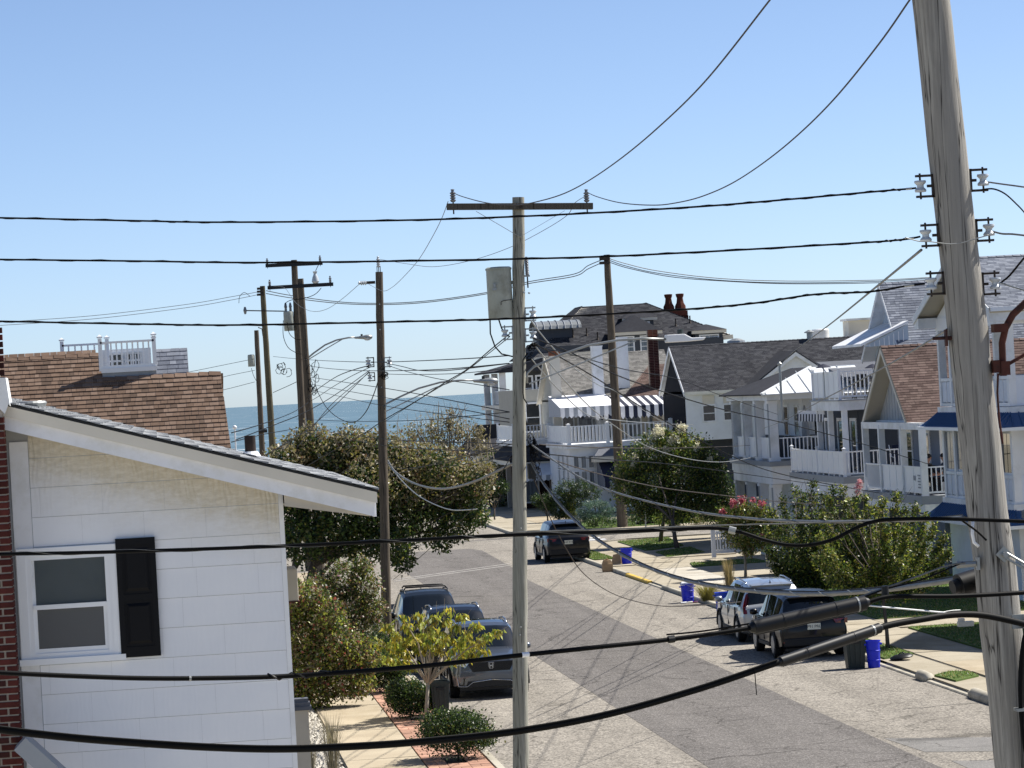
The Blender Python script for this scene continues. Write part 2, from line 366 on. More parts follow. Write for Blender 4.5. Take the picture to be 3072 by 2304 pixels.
def shingles(parent, poly3, up, mats, exp=.143, tab=.24, th=.012, single=0, name='shingle', joined='shingle_courses', hide_below=None, ridge=None):
    """lay courses of shingle tabs over a flat roof polygon (3D points); up: direction up the slope.
    the first `single` tabs from the top are pieces of their own, the rest one part"""
    P = [Vector(p) for p in poly3]; up = Vector(up).normalized()
    n = Vector((0, 0, 0))
    for i in range(len(P)): n += P[i].cross(P[(i+1) % len(P)])
    n.normalize()
    if n.z < 0: n = -n
    up = (up - n*up.dot(n)).normalized(); e = up.cross(n).normalized(); O = P[0]
    q = [((p-O).dot(e), (p-O).dot(up)) for p in P]
    b0 = min(y for x, y in q); b1 = max(y for x, y in q)
    rows = int((b1-b0)/exp)+1; rnd = random.Random(len(P)*17+int(b1*10))
    mb = MB(); cache = {}; cnt = 0
    R = Matrix((e, up, n)).transposed().to_4x4()
    rot = R.to_euler()
    for j in range(rows-1, -1, -1):
        bl = b0+j*exp; bm = bl+exp*.5
        for (x0, x1) in spans(q, min(bm, b1-1e-4)):
            x = x0 - rnd.random()*tab*.9 if False else x0
            first = True
            while x < x1-.01:
                wd = tab*rnd.choice((.55, .8, 1., 1.25)); 
                if first: wd *= rnd.uniform(.3, 1); first = False
                wd = max(.06, round(wd*20)/20)
                xe = min(x+wd, x1); mi = rnd.choice((0, 0, 1, 1, 2, 2, 3)); t_ = th*rnd.choice((.9, 1., 1.1)); drop = rnd.choice((0, 0, 0, .004))
                full = abs(xe-x-wd) < 1e-6
                if cnt < single and full:
                    key = (round(wd, 3), mi)
                    if key not in cache:
                        k = MB(); k.mi = 0
                        k.add([(0, 0, th), (wd-.006, 0, th), (wd-.006, exp*1.06, .002), (0, exp*1.06, .002), (0, 0, -.004), (wd-.006, 0, -.004)],
                              [(0, 1, 2, 3), (4, 5, 1, 0), (4, 0, 3), (5, 2, 1)])
                        cache[key] = k.mesh(name, mats[mi])
                    inst(name, cache[key], parent, O+e*x+up*(bl-drop)+n*.003, rot); cnt += 1
                else:
                    mb.T = I4; mb.mi = mi
                    a = O+e*x+up*(bl-drop); b_ = O+e*(xe-.006)+up*(bl-drop); tp = min(exp*1.06, b1-bl+.01)
                    mb.add([a+n*t_, b_+n*t_, b_+up*tp+n*.002, a+up*tp+n*.002, a-n*.004, b_-n*.004],
                           [(0, 1, 2, 3), (4, 5, 1, 0), (4, 0, 3), (5, 2, 1)])
                x = xe
    if mb.f:
        o = mb.build(joined, list(mats), parent); o['kind'] = 'stuff'
    if ridge:
        a, b_ = Vector(ridge[0]), Vector(ridge[1]); L = (b_-a).length; d = (b_-a)/L; k = int(L/.26)
        other = Vector((-n.x, -n.y, n.z)) if len(ridge) < 3 else Vector(ridge[2])
        for i in range(k+1):
            s = min(i*.26, L-.26); c = MB(); p0 = a+d*s; p1 = a+d*(s+.262); z0 = Vector((0, 0, .012+.012)); z1 = Vector((0, 0, .012))
            dn1 = -up*.13+n*.016; o2 = Vector((-dn1.x, -dn1.y, dn1.z)); 
            c.add([p0+dn1+z0, p1+dn1+z1, p1+z1*1.6, p0+z0*1.6, p0+o2+z0, p1+o2+z1], [(0, 1, 2, 3), (3, 2, 5, 4)])
            c.build('ridge_cap', mats[rnd.choice((0, 1, 2))], parent)
def roofslab(parent, poly3, mat, th=.12, name='roof_deck'):
    P = [Vector(p) for p in poly3]; n = Vector((0, 0, 0))
    for i in range(len(P)): n += P[i].cross(P[(i+1) % len(P)])
    n.normalize()
    if n.z < 0: n = -n
    return MB().slab([p-n*.006 for p in P], -n*th).build(name, mat, parent)
def lap(mb, x0, x1, z0, z1, exp=.12, th=.014, xf=None):
    """lap siding over a rectangle in the local frame: x across, z up, facing -y at y=0; xf(z)->(x0,x1) for gables"""
    n = max(1, int(round((z1-z0)/exp))); e = (z1-z0)/n
    for i in range(n):
        a = z0+i*e; b = a+e
        l0, r0 = (x0, x1) if xf is None else xf(a); l1, r1 = (x0, x1) if xf is None else xf(b)
        if r0-l0 < .01: continue
        mb.add([(l0, -th, a), (r0, -th, a), (r1, -.001, b), (l1, -.001, b), (l0, .0, a), (r0, .0, a)], [(0, 1, 2, 3), (4, 5, 1, 0)])
FACE = {'-y': 0, '-x': -math.pi/2, '+x': math.pi/2, '+y': math.pi}
def frame(origin, face):
    """local frame on a wall: x to the right as seen from outside, -y outwards, z up"""
    a = FACE[face] if isinstance(face, str) else face
    return Matrix.Translation(Vector(origin)) @ Matrix.Rotation(a, 4, 'Z')
def window(parent, T, w, h, fr=.07, glass='glass_dark', mat='white', grid=(1, 2), sill=True, depth=.05, name='window', proud=.03):
    """window centred on the frame T's x, sill at z=0: frame, panes and bars"""
    f = MB(); f.T = T
    f.box((-w/2-fr, -proud-.02, -fr), (-w/2, .02, h+fr)); f.box((w/2, -proud-.02, -fr), (w/2+fr, .02, h+fr))
    f.box((-w/2, -proud-.018, h), (w/2, .02, h+fr)); f.box((-w/2, -proud-.018, -fr), (w/2, .02, 0))
    if sill: f.box((-w/2-fr-.03, -proud-.07, -fr-.04), (w/2+fr+.03, -.0, -fr-.002))
    o = f.build(name, M[mat], parent)
    nx, nz = grid
    for i in range(nx):
        for j in range(nz):
            g = MB(); g.T = T; x0 = -w/2+w*i/nx; x1 = -w/2+w*(i+1)/nx; z0 = h*j/nz; z1 = h*(j+1)/nz
            g.box((x0+.012, -proud+.012, z0+.012), (x1-.012, -proud+.02, z1-.012)); g.build('pane', M[glass], o)
    b = MB(); b.T = T
    for i in range(1, nx): b.box((-w/2+w*i/nx-.018, -proud-.005, 0), (-w/2+w*i/nx+.018, -proud+.022, h))
    for j in range(1, nz): b.box((-w/2, -proud-.007, h*j/nz-.022), (w/2, -proud+.021, h*j/nz+.022))
    if b.f: b.build('glazing_bar', M[mat], o)
    return o
def railing(parent, a, b, h=.95, step=.125, mat='vinyl', posts=(True, True), post=.11, bal=.034, lift=.08, name='railing', cap=True, solid=False, balz=None, every=1.8):
    """railing from a to b (floor level): rails, each baluster and each post a piece of its own"""
    a = Vector(a); b = Vector(b); d = b-a; L = d.length; t = d/L; ang = math.atan2(t.y, t.x)
    r = MB(); r.bar(a+Vector((0, 0, h)), b+Vector((0, 0, h)), .085, .045); r.bar(a+Vector((0, 0, lift+.03)), b+Vector((0, 0, lift+.03)), .05, .06)
    o = r.build(name, M[mat], parent)
    if solid:
        n = max(1, int(L/.95))
        for i in range(n):
            k = MB(); p = a+t*(L*i/n+.02); q = a+t*(L*(i+1)/n-.02); k.bar(p+Vector((0, 0, (h+lift)/2)), q+Vector((0, 0, (h+lift)/2)), .02, h-lift-.05); k.build('panel', M[mat], o)
            if i:
                k = MB(); s_ = a+t*(L*i/n); k.cbox((s_.x, s_.y, s_.z+h/2), (.05, .05, h)); k.build('stile', M[mat], o)
    else:
        k = MB(); k.box((-bal/2, -bal/2, lift+.05), (bal/2, bal/2, h-.02)); me = k.mesh('baluster', M[mat]); n = int(L/step)
        for i in range(1, n):
            p = a+t*(L*i/n); inst('baluster', me, o, p, (0, 0, ang))
    for i, s_ in enumerate((a, b)):
        if posts[i]:
            k = MB(); k.cbox((s_.x, s_.y, s_.z+(h+.1)/2), (post, post, h+.1))
            if cap: k.cbox((s_.x, s_.y, s_.z+h+.125), (post+.04, post+.04, .03)); k.add([(s_.x+dx*(post/2+.01), s_.y+dy*(post/2+.01), s_.z+h+.14) for dx, dy in ((-1, -1), (1, -1), (1, 1), (-1, 1))]+[(s_.x, s_.y, s_.z+h+.19)], [(0, 1, 4), (1, 2, 4), (2, 3, 4), (3, 0, 4)])
            k.build('post', M[mat], o)
    return o
def sheet(name, pts, mat, z=0, kind='structure', th=None, parent=None):
    mb = MB()
    if th: mb.slab([(x, y, z) for x, y in pts], (0, 0, -th))
    else: mb.poly([(x, y, z) for x, y in pts])
    o = mb.build(name, mat, parent)
    if parent is None: o['kind'] = kind
    return o
# ------------------------------------------------------------------ setting: ground, street, sea
sheet('ground', [(-400, -60), (400, -60), (400, 300), (-400, 300)], M['earth'], -.16)
bm = MB(); bm.add([(-900, 300, -.16), (900, 300, -.16), (900, 380, -.6), (-900, 380, -.6), (900, 440, -2.7), (-900, 440, -2.7)], [(0, 1, 2, 3), (3, 2, 4, 5)])
tag(bm.build('beach', M['sand']), kind='structure')
sheet('sea', [(-22000, 425), (22000, 425), (22000, 26000), (-22000, 26000)], M['sea'], -2.4)
sheet('verge_ground', [(11.2, -20), (60, -20), (60, 155), (15, 155), (12.7, 153), (11.5, 149), (11.2, 147)], M['concrete'], .088)
sheet('verge_ground', [(11.6, 168), (12.6, 165.4), (15.2, 163.6), (60, 163.6), (60, 290), (11.3, 290)], M['earth'], .088)
sheet('verge_ground', [(-60, 34), (-.2, 34), (-.2, 142), (-3, 146), (-60, 146)], M['earth'], .07)
XS0, XS1 = 155.6, 163.2         # the cross street
road = sheet('road', [(-.02, -60), (11.02, -60), (11.02, 147), (11.4, 150.5), (12.6, 153.6), (15, XS0), (120, XS0), (120, XS1), (15, XS1), (12.4, 164.8), (11.5, 167.4), (11.2, 171), (11.0, 300), (0, 300), (0, XS1+5), (-4, XS1), (-120, XS1), (-120, 147), (-3, 147), (0, 143)], M['asphalt_old'], 0)
sheet('repaved_strip', [(3.68, -60), (7.5, -60), (7.5, 128), (7.9, 136), (8.3, 155), (7.9, 157.5), (3.66, 157.5), (3.66, 131)], M['asphalt_strip'], .004, parent=road)
sheet('trench_patch', [(7.62, 65.7), (9.9, 64.4), (9.6, 61.9), (7.8, 62.9)], M['asphalt_patch'], .005, parent=road)
sheet('trench_patch', [(7.9, 61.2), (9.0, 60.6), (9.0, 57.5), (7.9, 58)], M['asphalt_patch'], .005, parent=road)
M['lanepaint'] = pm('worn_line_paint', '#9b9893', .85, .18, 3, grime='#7a7774', gs=2.2)
for a, b in (((2.75, 133.2), (8.15, 140.2)), ((2.75, 134.3), (8.2, 141.5))):
    sheet('worn_line', [(a[0], a[1]), (b[0], b[1]), (b[0], b[1]+.35), (a[0], a[1]+.35)], M['lanepaint'], .009, parent=road)
for i in range(3):
    y = 156.6+i*2.0; sheet('crossing_bar', [(13.0, y), (14.5, y-.1), (14.5, y+.7), (13.0, y+.8)], M['vinyl'], .006, parent=road)
# tar seams and cracks in the road
M['tar'] = pm('tar_seam', '#3a393a', .6, .2, 5)
rs = random.Random(3)
for i in range(9):
    y = 62+i*8.5+rs.uniform(-2, 2); x = rs.choice((7.7, 8.2, 2.0, 9.2)); k = MB(); P = []
    for j in range(7): P.append((x+j*.28+rs.uniform(-.04, .04), y+rs.uniform(-.35, .35)*.4+j*.05))
    for p, q in zip(P, P[1:]): k.add([(p[0], p[1], .0075), (q[0], q[1], .0075), (q[0], q[1]+.035, .0075), (p[0], p[1]+.035, .0075)], [(0, 1, 2, 3)])
    k.build('crack', M['tar'], road)
# kerbs
def kerb(pts, name='kerb', mat='kerb', w=.16, h=.13):
    mb = MB()
    for (p, q) in zip(pts, pts[1:]):
        p = Vector((*p, 0)); q = Vector((*q, 0)); t = (q-p).normalized(); sd = Vector((t.y, -t.x, 0))
        mb.add([p+Vector((0, 0, -.1)), q+Vector((0, 0, -.1)), q+Vector((0, 0, h-.025)), p+Vector((0, 0, h-.025)), p+sd*.025+Vector((0, 0, h)), q+sd*.025+Vector((0, 0, h)), q+sd*w+Vector((0, 0, h)), p+sd*w+Vector((0, 0, h)), p+sd*w+Vector((0, 0, -.1)), q+sd*w+Vector((0, 0, -.1))],
               [(1, 0, 3, 2), (2, 3, 4, 5), (5, 4, 7, 6), (6, 7, 8, 9), (0, 8, 7, 4, 3), (1, 2, 5, 6, 9)])
    o = mb.build(name, M[mat]); o['kind'] = 'structure'; return o
kerb([(0, 143), (0, 110), (0, 92), (0, 60), (0, 20)])
def kr(a, b): return kerb([(11.04, a), (11.04, b)])
kr(-10, 70.6); kr(71.3, 72.9); kr(77.0, 77.75)
kr(82.6, 118.0); kr(127.2, 147)
kerb([(11.04, 147), (11.4, 150.5), (12.6, 153.6), (15, XS0), (60, XS0)])
kerb([(60, XS1), (15, XS1), (12.4, 164.8), (11.5, 167.4), (11.2, 171), (11.04, 290)])
for a, b in ((72.9, 77.0), (77.75, 82.6), (118.0, 121.4)):   # dropped kerbs
    kerb([(11.04, a), (11.04, b)], 'dropped_kerb', 'kerb', .16, .035)
tag(kerb([(11.04, 121.4), (11.04, 127.2)], 'painted_kerb', 'yellow', .18, .1))
# sidewalks: each slab is a piece
def slabs(name, x0, x1, y0, y1, ln, mat, z=.125, gap=.012, nx=1, skew=0):
    b = MB(); b.box((x0-.02, y0, -.1), (x1+.02, y1, z-.03)); o = b.build(name, M['kerb']); o['kind'] = 'structure'
    n = max(1, int(round((y1-y0)/ln))); l = (y1-y0)/n; wd = (x1-x0)/nx
    k = MB(); k.box((gap/2, gap/2, -.08), (wd-gap/2, l-gap/2, 0)); me = k.mesh('slab', M[mat])
    rs = random.Random(int(x0*7+y0))
    for i in range(n):
        for j in range(nx): inst('slab', me, o, (x0+wd*j, y0+l*i, z+rs.uniform(-.006, .006)), (rs.uniform(-.003, .003), rs.uniform(-.003, .003), 0))
    return o
slabs('sidewalk', -2.88, -1.42, 58, 142, 1.5, 'concrete_tan')
slabs('sidewalk', 12.25, 13.75, 58, 80.5, 1.5, 'concrete_tan'); slabs('sidewalk', 12.25, 13.75, 80.5, 117, 1.5, 'concrete')
slabs('sidewalk', 12.25, 13.75, 117, 128.6, 1.45, 'concrete_new'); slabs('sidewalk', 12.25, 13.75, 128.6, 155, 1.5, 'concrete')
slabs('driveway', 11.22, 12.23, 72.9, 77.0, 2.05, 'concrete_tan', z=.07); slabs('driveway', 11.22, 12.23, 77.6, 82.0, 2.2, 'concrete', z=.07)
slabs('driveway', 13.77, 19, 74, 81.0, 1.8, 'concrete_tan', z=.12, nx=3); slabs('driveway', 13.77, 20, 92.2, 95.5, 1.6, 'concrete', z=.12, nx=4)
slabs('driveway', 11.22, 12.23, 118.1, 128.4, 2.0, 'concrete_new', z=.07); slabs('driveway', 13.77, 22, 117.5, 128.4, 2.2, 'concrete', z=.12, nx=4)
slabs('verge_paving', 11.22, 12.23, 84.5, 92, 1.5, 'concrete', z=.12); slabs('verge_paving', 11.22, 12.23, 104.5, 118, 1.5, 'concrete', z=.12)
slabs('corner_paving', 13.77, 16.9, 136.6, 143.0, 1.6, 'concrete', z=.122, nx=2); slabs('corner_paving', 11.22, 12.2, 132.6, 137.5, 1.6, 'concrete', z=.12)
slabs('far_sidewalk', 12.6, 22, 165.2, 168.2, 1.5, 'concrete', nx=6); slabs('far_sidewalk', 11.3, 13.6, 171, 240, 1.8, 'concrete', nx=1)
slabs('far_verge', 13.62, 15.6, 172, 200, 2.5, 'concrete_tan', z=.12)
slabs('side_street_walk', -4.5, -1.2, 165, 176, 2.2, 'concrete_tan', nx=2)
# brick paver strip beside the left kerb: each brick is a piece (shrubs and the can stand in it)
b = MB(); b.box((-1.40, 58, -.1), (-.17, 92, .085)); strip = b.build('paver_strip', M['soil']); strip['kind'] = 'structure'
k = MB(); k.box((.006, .006, -.05), (.194, .394, 0)); pv1 = k.mesh('brick', M['brickpaver']); k = MB(); k.box((.006, .006, -.05), (.394, .194, 0)); pv2 = k.mesh('brick', M['brickpaver'])
rs = random.Random(11); cnt = 0
y = 62.2
while y < 84.4 and cnt < 296:
    cols = 6
    bush = any(abs(y-c) < .62 for c in (75.1, 66.0, 82.0))
    for i in range(3):
        if bush and i in (1,): continue
        x = -1.385+i*.4
        if (int(y/.4)+i) % 2: 
            for q in (0, .2): inst('brick', pv1, strip, (x+q, y, .115+rs.uniform(-.004, .004))); cnt += 1
        else:
            for q in (0, .2): inst('brick', pv2, strip, (x, y+q, .115+rs.uniform(-.004, .004))); cnt += 1
    y += .4
slabs('verge_paving', -1.40, -.17, 84.6, 142, 1.6, 'concrete_tan', z=.12)
# lawns
LAWNS = [[(14.0, 83.0), (19, 83.0), (19, 92.0), (14.0, 92.0)], [(14.0, 95.7), (20, 95.7), (20, 103), (14.0, 103)], [(14.0, 104), (21, 104), (21, 116.5), (14.2, 116.5), (13.9, 112)],
         [(11.3, 82.6), (12.2, 83.4), (12.2, 90), (11.25, 90)], [(11.4, 75.5), (12.15, 76.4), (12.2, 77.6), (11.8, 77.9), (11.3, 77.2)],
         [(13.9, 128.8), (16.8, 128.8), (16.8, 131.6), (14.2, 131.6)], [(14.1, 136.9), (16.0, 138.9), (16.2, 144.2), (14.3, 141.6)], [(14.2, 143.4), (16.2, 146), (16.8, 154.4), (14.3, 153.2)],
         [(11.3, 138.5), (12.2, 138.5), (12.3, 150), (11.5, 147)], [(13.7, 168.5), (26, 168.5), (26, 178), (15.8, 178)], [(16, 118), (16.2, 118), (16.2, 118.2), (16, 118.2)],
         [(11.3, 92.2), (12.2, 92.2), (12.2, 104), (11.3, 104)], [(-9, 95), (-3, 95), (-3, 118), (-9, 118)]]
M['turf'] = pm('turf', '#4f6428', .95, .25, 1.2, bump=.4, bscale=60)
gv = []; gf = []; gm = []
for i, P in enumerate(LAWNS):
    sheet('lawn', P, M['turf'], .13, th=.2)
    xs = [p[0] for p in P]; ys = [p[1] for p in P]; area = (max(xs)-min(xs))*(max(ys)-min(ys)); n = int(min(9000, area*260))
    for q in range(n):
        x = random.uniform(min(xs), max(xs)); y = random.uniform(min(ys), max(ys))
        sp = spans(P, y)
        if not any(a+.03 < x < b-.03 for a, b in sp): continue
        h = random.uniform(.025, .06); a = random.uniform(0, 6.28); dx, dy = .014*math.cos(a), .014*math.sin(a); k = len(gv)
        gv += [(x-dx, y-dy, .125), (x+dx, y+dy, .125), (x+random.uniform(-.04, .04), y+random.uniform(-.04, .04), .13+h)]; gf.append((k, k+1, k+2)); gm.append(random.choice((0, 0, 1, 2)))
k = MB(); k.v = gv; k.f = gf; k.m = gm; tag(k.build('grass', [LF['grass'], LF['grassdark'], LF['straw']]), 'short mown grass of the small front lawns', 'grass', kind='stuff')
# white stone bed by the white house and soil
sheet('gravel_bed', [(-4.75, 58), (-2.92, 58), (-2.92, 83), (-4.75, 83)], M['soil'], .08, th=.2)
gv = []; gf = []
oct_ = [(1, 0, 0), (-1, 0, 0), (0, 1, 0), (0, -1, 0), (0, 0, 1), (0, 0, -1)]; of = [(0, 2, 4), (2, 1, 4), (1, 3, 4), (3, 0, 4), (2, 0, 5), (1, 2, 5), (3, 1, 5), (0, 3, 5)]
for q in range(5200):
    x = random.uniform(-4.7, -2.95); y = random.uniform(60, 82.5); s = random.uniform(.03, .085); k = len(gv)
    for v in oct_: gv.append((x+v[0]*s*random.uniform(.6, 1.2), y+v[1]*s*random.uniform(.6, 1.2), .09+v[2]*s*.7*random.uniform(.6, 1.2)))
    gf += [tuple(k+i for i in f) for f in of]
k = MB(); k.v = gv; k.f = gf; k.m = [0]*len(gf); tag(k.build('gravel', M['rock']), 'white stones of the bed beside the white house', 'gravel', kind='stuff')

slabs('added_bounce_paving', -30, -3.2, 2, 33.2, 3.1, 'concrete_new', z=.1, nx=9)  # unseen pale paving added to bounce sunlight onto the white house wall
# ------------------------------------------------------------------ white house, left foreground
YW = 34.0
A_ = on(8, 1222, y=33.64); B_ = on(1127, 1483, y=33.64); RS = (B_.z-A_.z)/(B_.x-A_.x)
def zr(x): return A_.z + RS*(x-A_.x)             # top of the rake board
m, t, b = nodes('stained_white_panel'); co = wpos(t)
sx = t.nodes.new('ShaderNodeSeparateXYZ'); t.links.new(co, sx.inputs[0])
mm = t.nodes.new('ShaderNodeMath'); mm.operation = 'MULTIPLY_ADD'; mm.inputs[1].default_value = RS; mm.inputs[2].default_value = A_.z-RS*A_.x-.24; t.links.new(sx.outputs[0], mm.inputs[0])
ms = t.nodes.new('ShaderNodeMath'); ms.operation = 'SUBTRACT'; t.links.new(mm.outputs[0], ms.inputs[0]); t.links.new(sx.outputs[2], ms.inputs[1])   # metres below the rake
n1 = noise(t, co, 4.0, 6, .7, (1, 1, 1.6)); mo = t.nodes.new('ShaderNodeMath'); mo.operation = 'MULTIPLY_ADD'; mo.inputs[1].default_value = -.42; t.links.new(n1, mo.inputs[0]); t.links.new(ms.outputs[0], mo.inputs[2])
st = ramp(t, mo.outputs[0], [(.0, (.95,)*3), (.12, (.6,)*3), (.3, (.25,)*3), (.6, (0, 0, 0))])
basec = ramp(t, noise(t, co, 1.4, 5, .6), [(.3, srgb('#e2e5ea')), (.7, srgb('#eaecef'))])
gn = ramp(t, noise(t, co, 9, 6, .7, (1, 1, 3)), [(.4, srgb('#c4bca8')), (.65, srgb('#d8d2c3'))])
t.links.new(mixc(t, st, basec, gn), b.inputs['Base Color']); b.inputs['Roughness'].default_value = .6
wv = t.nodes.new('ShaderNodeTexWave'); wv.inputs['Scale'].default_value = 5; wv.inputs['Distortion'].default_value = 16; wv.inputs['Detail'].default_value = 3; wv.inputs['Detail Scale'].default_value = .7
mp = t.nodes.new('ShaderNodeMapping'); mp.inputs['Scale'].default_value = (1, 1, .45); t.links.new(co, mp.inputs[0]); t.links.new(mp.outputs[0], wv.inputs['Vector'])
bumpn(t, b, wv.outputs[0], .3, .008); bn_ = [n for n in t.nodes if n.bl_idname == 'ShaderNodeBump'][0]; mb_ = t.nodes.new('ShaderNodeMath'); mb_.operation = 'MULTIPLY_ADD'; mb_.inputs[1].default_value = .5; mb_.inputs[2].default_value = .06; t.links.new(st, mb_.inputs[0]); t.links.new(mb_.outputs[0], bn_.inputs['Strength']); M['panel'] = m
M['backing'] = pm('grey_backing', '#a2a5a9', .9, .1, 2)
M['fascia'] = pm('peeling_white_board', '#e4e6ea', .6, .05, 2, grime='#d3d4d2', gs=3)
wh = thing('white_house', 'white panelled house with sloping grey shingle roof and black shutter in the left foreground', 'house', (-6.5, YW, 0))
k = MB(); xs0, xs1 = -9.2, -4.99
k.add([(xs0, YW, 0), (xs1, YW, 0), (xs1, YW, zr(xs1)-.14), (xs0, YW, zr(xs0)-.14), (xs0, 42, 0), (xs1, 42, 0), (xs1, 42, zr(xs1)-.14), (xs0, 42, zr(xs0)-.14)],
      [(0, 1, 2, 3), (1, 5, 6, 2), (5, 4, 7, 6), (4, 0, 3, 7), (3, 2, 6, 7)])
wall = k.build('wall', M['backing'], wh)
k = MB(); k.box((xs1-.035, YW-.016, 0), (xs1+.012, YW+.05, zr(xs1)-.2)); k.build('corner_trim', M['white'], wh)
k = MB(); k.box((-7.64, YW-.02, 3), (-7.46, YW, zr(-7.5)-.3)); k.build('edge_board', M['fascia'], wh)
# panels
rows = [(3.0+.292*i) for i in range(15)]
rs = random.Random(5)
def zu(x): return zr(x)-.2
wx0, wx1, wz0, wz1 = -7.60, -6.66, 4.76, 5.90
for i, z in enumerate(rows):
    x = -7.46-.61*(.45*(i % 2)+.2*(i % 3))
    while x < xs1-.03:
        a = max(x, -7.455); c = min(x+.61, xs1-.036); x += .61
        if c-a < .02: continue
        P = [(a+.0006, z+.003), (c-.0006, z+.003), (c-.0006, z+.2895), (a+.0006, z+.2895)]
        P = clip(P, -RS, 1, zu(0)-RS*0)
        if len(P) < 3: continue
        pieces = [P]
        if z+.29 > wz0 and z < wz1 and a < wx1:       # leave the window opening free
            pieces = [clip(P, -1, 0, -wx1), clip(clip(P, 1, 0, wx1), 0, 1, wz0), clip(clip(P, 1, 0, wx1), 0, -1, -wz1)]
        for Q in pieces:
            if len(Q) < 3 or max(q[0] for q in Q)-min(q[0] for q in Q) < .01 or max(q[1] for q in Q)-min(q[1] for q in Q) < .008: continue
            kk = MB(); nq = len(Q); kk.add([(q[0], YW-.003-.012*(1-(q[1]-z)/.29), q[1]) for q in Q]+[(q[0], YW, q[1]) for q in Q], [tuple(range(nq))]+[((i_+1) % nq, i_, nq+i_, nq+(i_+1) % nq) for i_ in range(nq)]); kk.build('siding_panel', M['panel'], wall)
# roof: shingle plane, far rake, rake board and soffit
zt = .055
R0 = [(-9.2, 33.6, zr(-9.2)+zt), (B_.x+.03, 33.6, zr(B_.x+.03)+zt), (B_.x+.03, 42.3, zr(B_.x+.03)+zt), (-9.2, 42.3, zr(-9.2)+zt)]
upd = Vector((-1, 0, -RS))
roofslab(wh, R0, M['black'], .03)
R1 = [(p[0], p[1]+(0 if p[1] > 40 else -.03), p[2]+.002) for p in R0]
shingles(wh, R1, upd, SH['silver'], exp=.14, tab=.26, th=.016)
k = MB(); y0 = 33.64
k.slab([(-9.2, y0, zr(-9.2)), (B_.x, y0, zr(B_.x)), (B_.x-.03, y0, zr(B_.x)-.215), (-9.2, y0, zr(-9.2)-.215)], (0, .03, 0)); k.build('rake_board', M['fascia'], wh)
k = MB(); k.slab([(-9.2, y0-.045, zr(-9.2)+.022), (B_.x+.01, y0-.045, zr(B_.x)+.022), (B_.x+.01, y0-.045, zr(B_.x)-.085), (-9.2, y0-.045, zr(-9.2)-.085)], (0, .044, 0)); k.build('rake_moulding', M['cream'], wh)
k = MB(); k.slab([(-9.2, y0+.031, zr(-9.2)-.2), (xs1, y0+.031, zr(xs1)-.2), (xs1, YW-.01, zr(xs1)-.2), (-9.2, YW-.01, zr(-9.2)-.2)], (0, 0, .02)); k.build('rake_soffit', M['soffit'], wh)
ze = zr(B_.x)-.2
k = MB(); k.slab([(xs1+.013, y0+.032, zr(xs1)-.33), (B_.x-.05, y0+.032, ze), (B_.x-.05, 42, ze), (xs1+.013, 42, zr(xs1)-.33)], (0, 0, .02)); k.build('eave_soffit', M['soffit'], wh)
k = MB(); k.slab([(xs1+.013, y0+.034, zr(xs1)-.335), (xs1+.013, y0+.034, zr(xs1)-.19), (B_.x-.06, y0+.034, ze+.02), (B_.x-.06, y0+.034, ze-.015)], (0, .02, 0)); k.build('soffit_end', M['soffit'], wh)
k = MB(); k.box((B_.x-.03, y0+.033, ze-.02), (B_.x, 42.2, zr(B_.x)+.02)); k.build('eave_board', M['fascia'], wh)
# window and shutter
wt = frame((-7.13, YW-.02, 4.87), '-y')
f = MB(); f.T = wt; W_, H_ = .72, .92
f.box((-W_/2-.14, -.03, -.10), (-W_/2-.05, .02, H_+.1)); f.box((W_/2+.05, -.03, -.10), (W_/2+.14, .02, H_+.1)); f.box((-W_/2-.14, -.032, H_+.04), (W_/2+.14, .02, H_+.12)); f.box((-W_/2-.16, -.06, -.11), (W_/2+.16, .02, -.05))
win = f.build('window', M['vinyl'], wh)
f = MB(); f.T = wt
f.box((-W_/2-.05, -.022, -.05), (-W_/2, .03, H_+.04)); f.box((W_/2, -.022, -.05), (W_/2+.05, .03, H_+.04)); f.box((-W_/2, -.021, H_), (W_/2, .03, H_+.04)); f.box((-W_/2, -.021, -.05), (W_/2, .03, 0)); f.build('frame', M['vinyl'], win)
f = MB(); f.T = wt; f.box((-W_/2, -.03, H_*.47), (W_/2, .015, H_*.47+.045)); f.box((-W_/2, -.005, 0), (-W_/2+.035, .012, H_*.47)); f.box((W_/2-.035, -.005, 0), (W_/2, .012, H_*.47)); f.box((-W_/2, -.006, 0), (W_/2, .011, .045)); f.build('sash', M['vinyl'], win)
m, t, b = nodes('clear_pane'); b.inputs['Base Color'].default_value = (.55, .58, .58, 1); b.inputs['Roughness'].default_value = .02; b.inputs['Transmission Weight'].default_value = 1; b.inputs['IOR'].default_value = 1.25; M['pane'] = m
m, t, b = nodes('insect_screen_pane'); b.inputs['Base Color'].default_value = (.20, .22, .25, 1); b.inputs['Roughness'].default_value = .35; M['screen'] = m
M['blind'] = pm('blind_slat', '#8b9090', .5, .06, 3)
f = MB(); f.T = wt; f.box((-W_/2, .004, H_*.47+.04), (W_/2, .008, H_)); f.build('pane', M['pane'], win)
m, t, b = nodes('lower_pane'); b.inputs['Base Color'].default_value = (.22, .225, .23, 1); b.inputs['Roughness'].default_value = .2; b.inputs['Transmission Weight'].default_value = .5; b.inputs['IOR'].default_value = 1.2; M['pane2'] = m
f = MB(); f.T = wt; f.box((-W_/2+.035, .0, .045), (W_/2-.035, .004, H_*.47)); f.build('pane', M['pane2'], win)
k = MB(); k.T = I4; k.box((-W_/2+.012, -.0, -.0012), (W_/2-.012, .024, .0012)); bsl = k.mesh('blind_slat', M['blind'])
for i in range(36): inst('blind_slat', bsl, win, (wt.translation.x, wt.translation.y+.036, wt.translation.z+.012+i*.0252), (-.55, 0, 0))
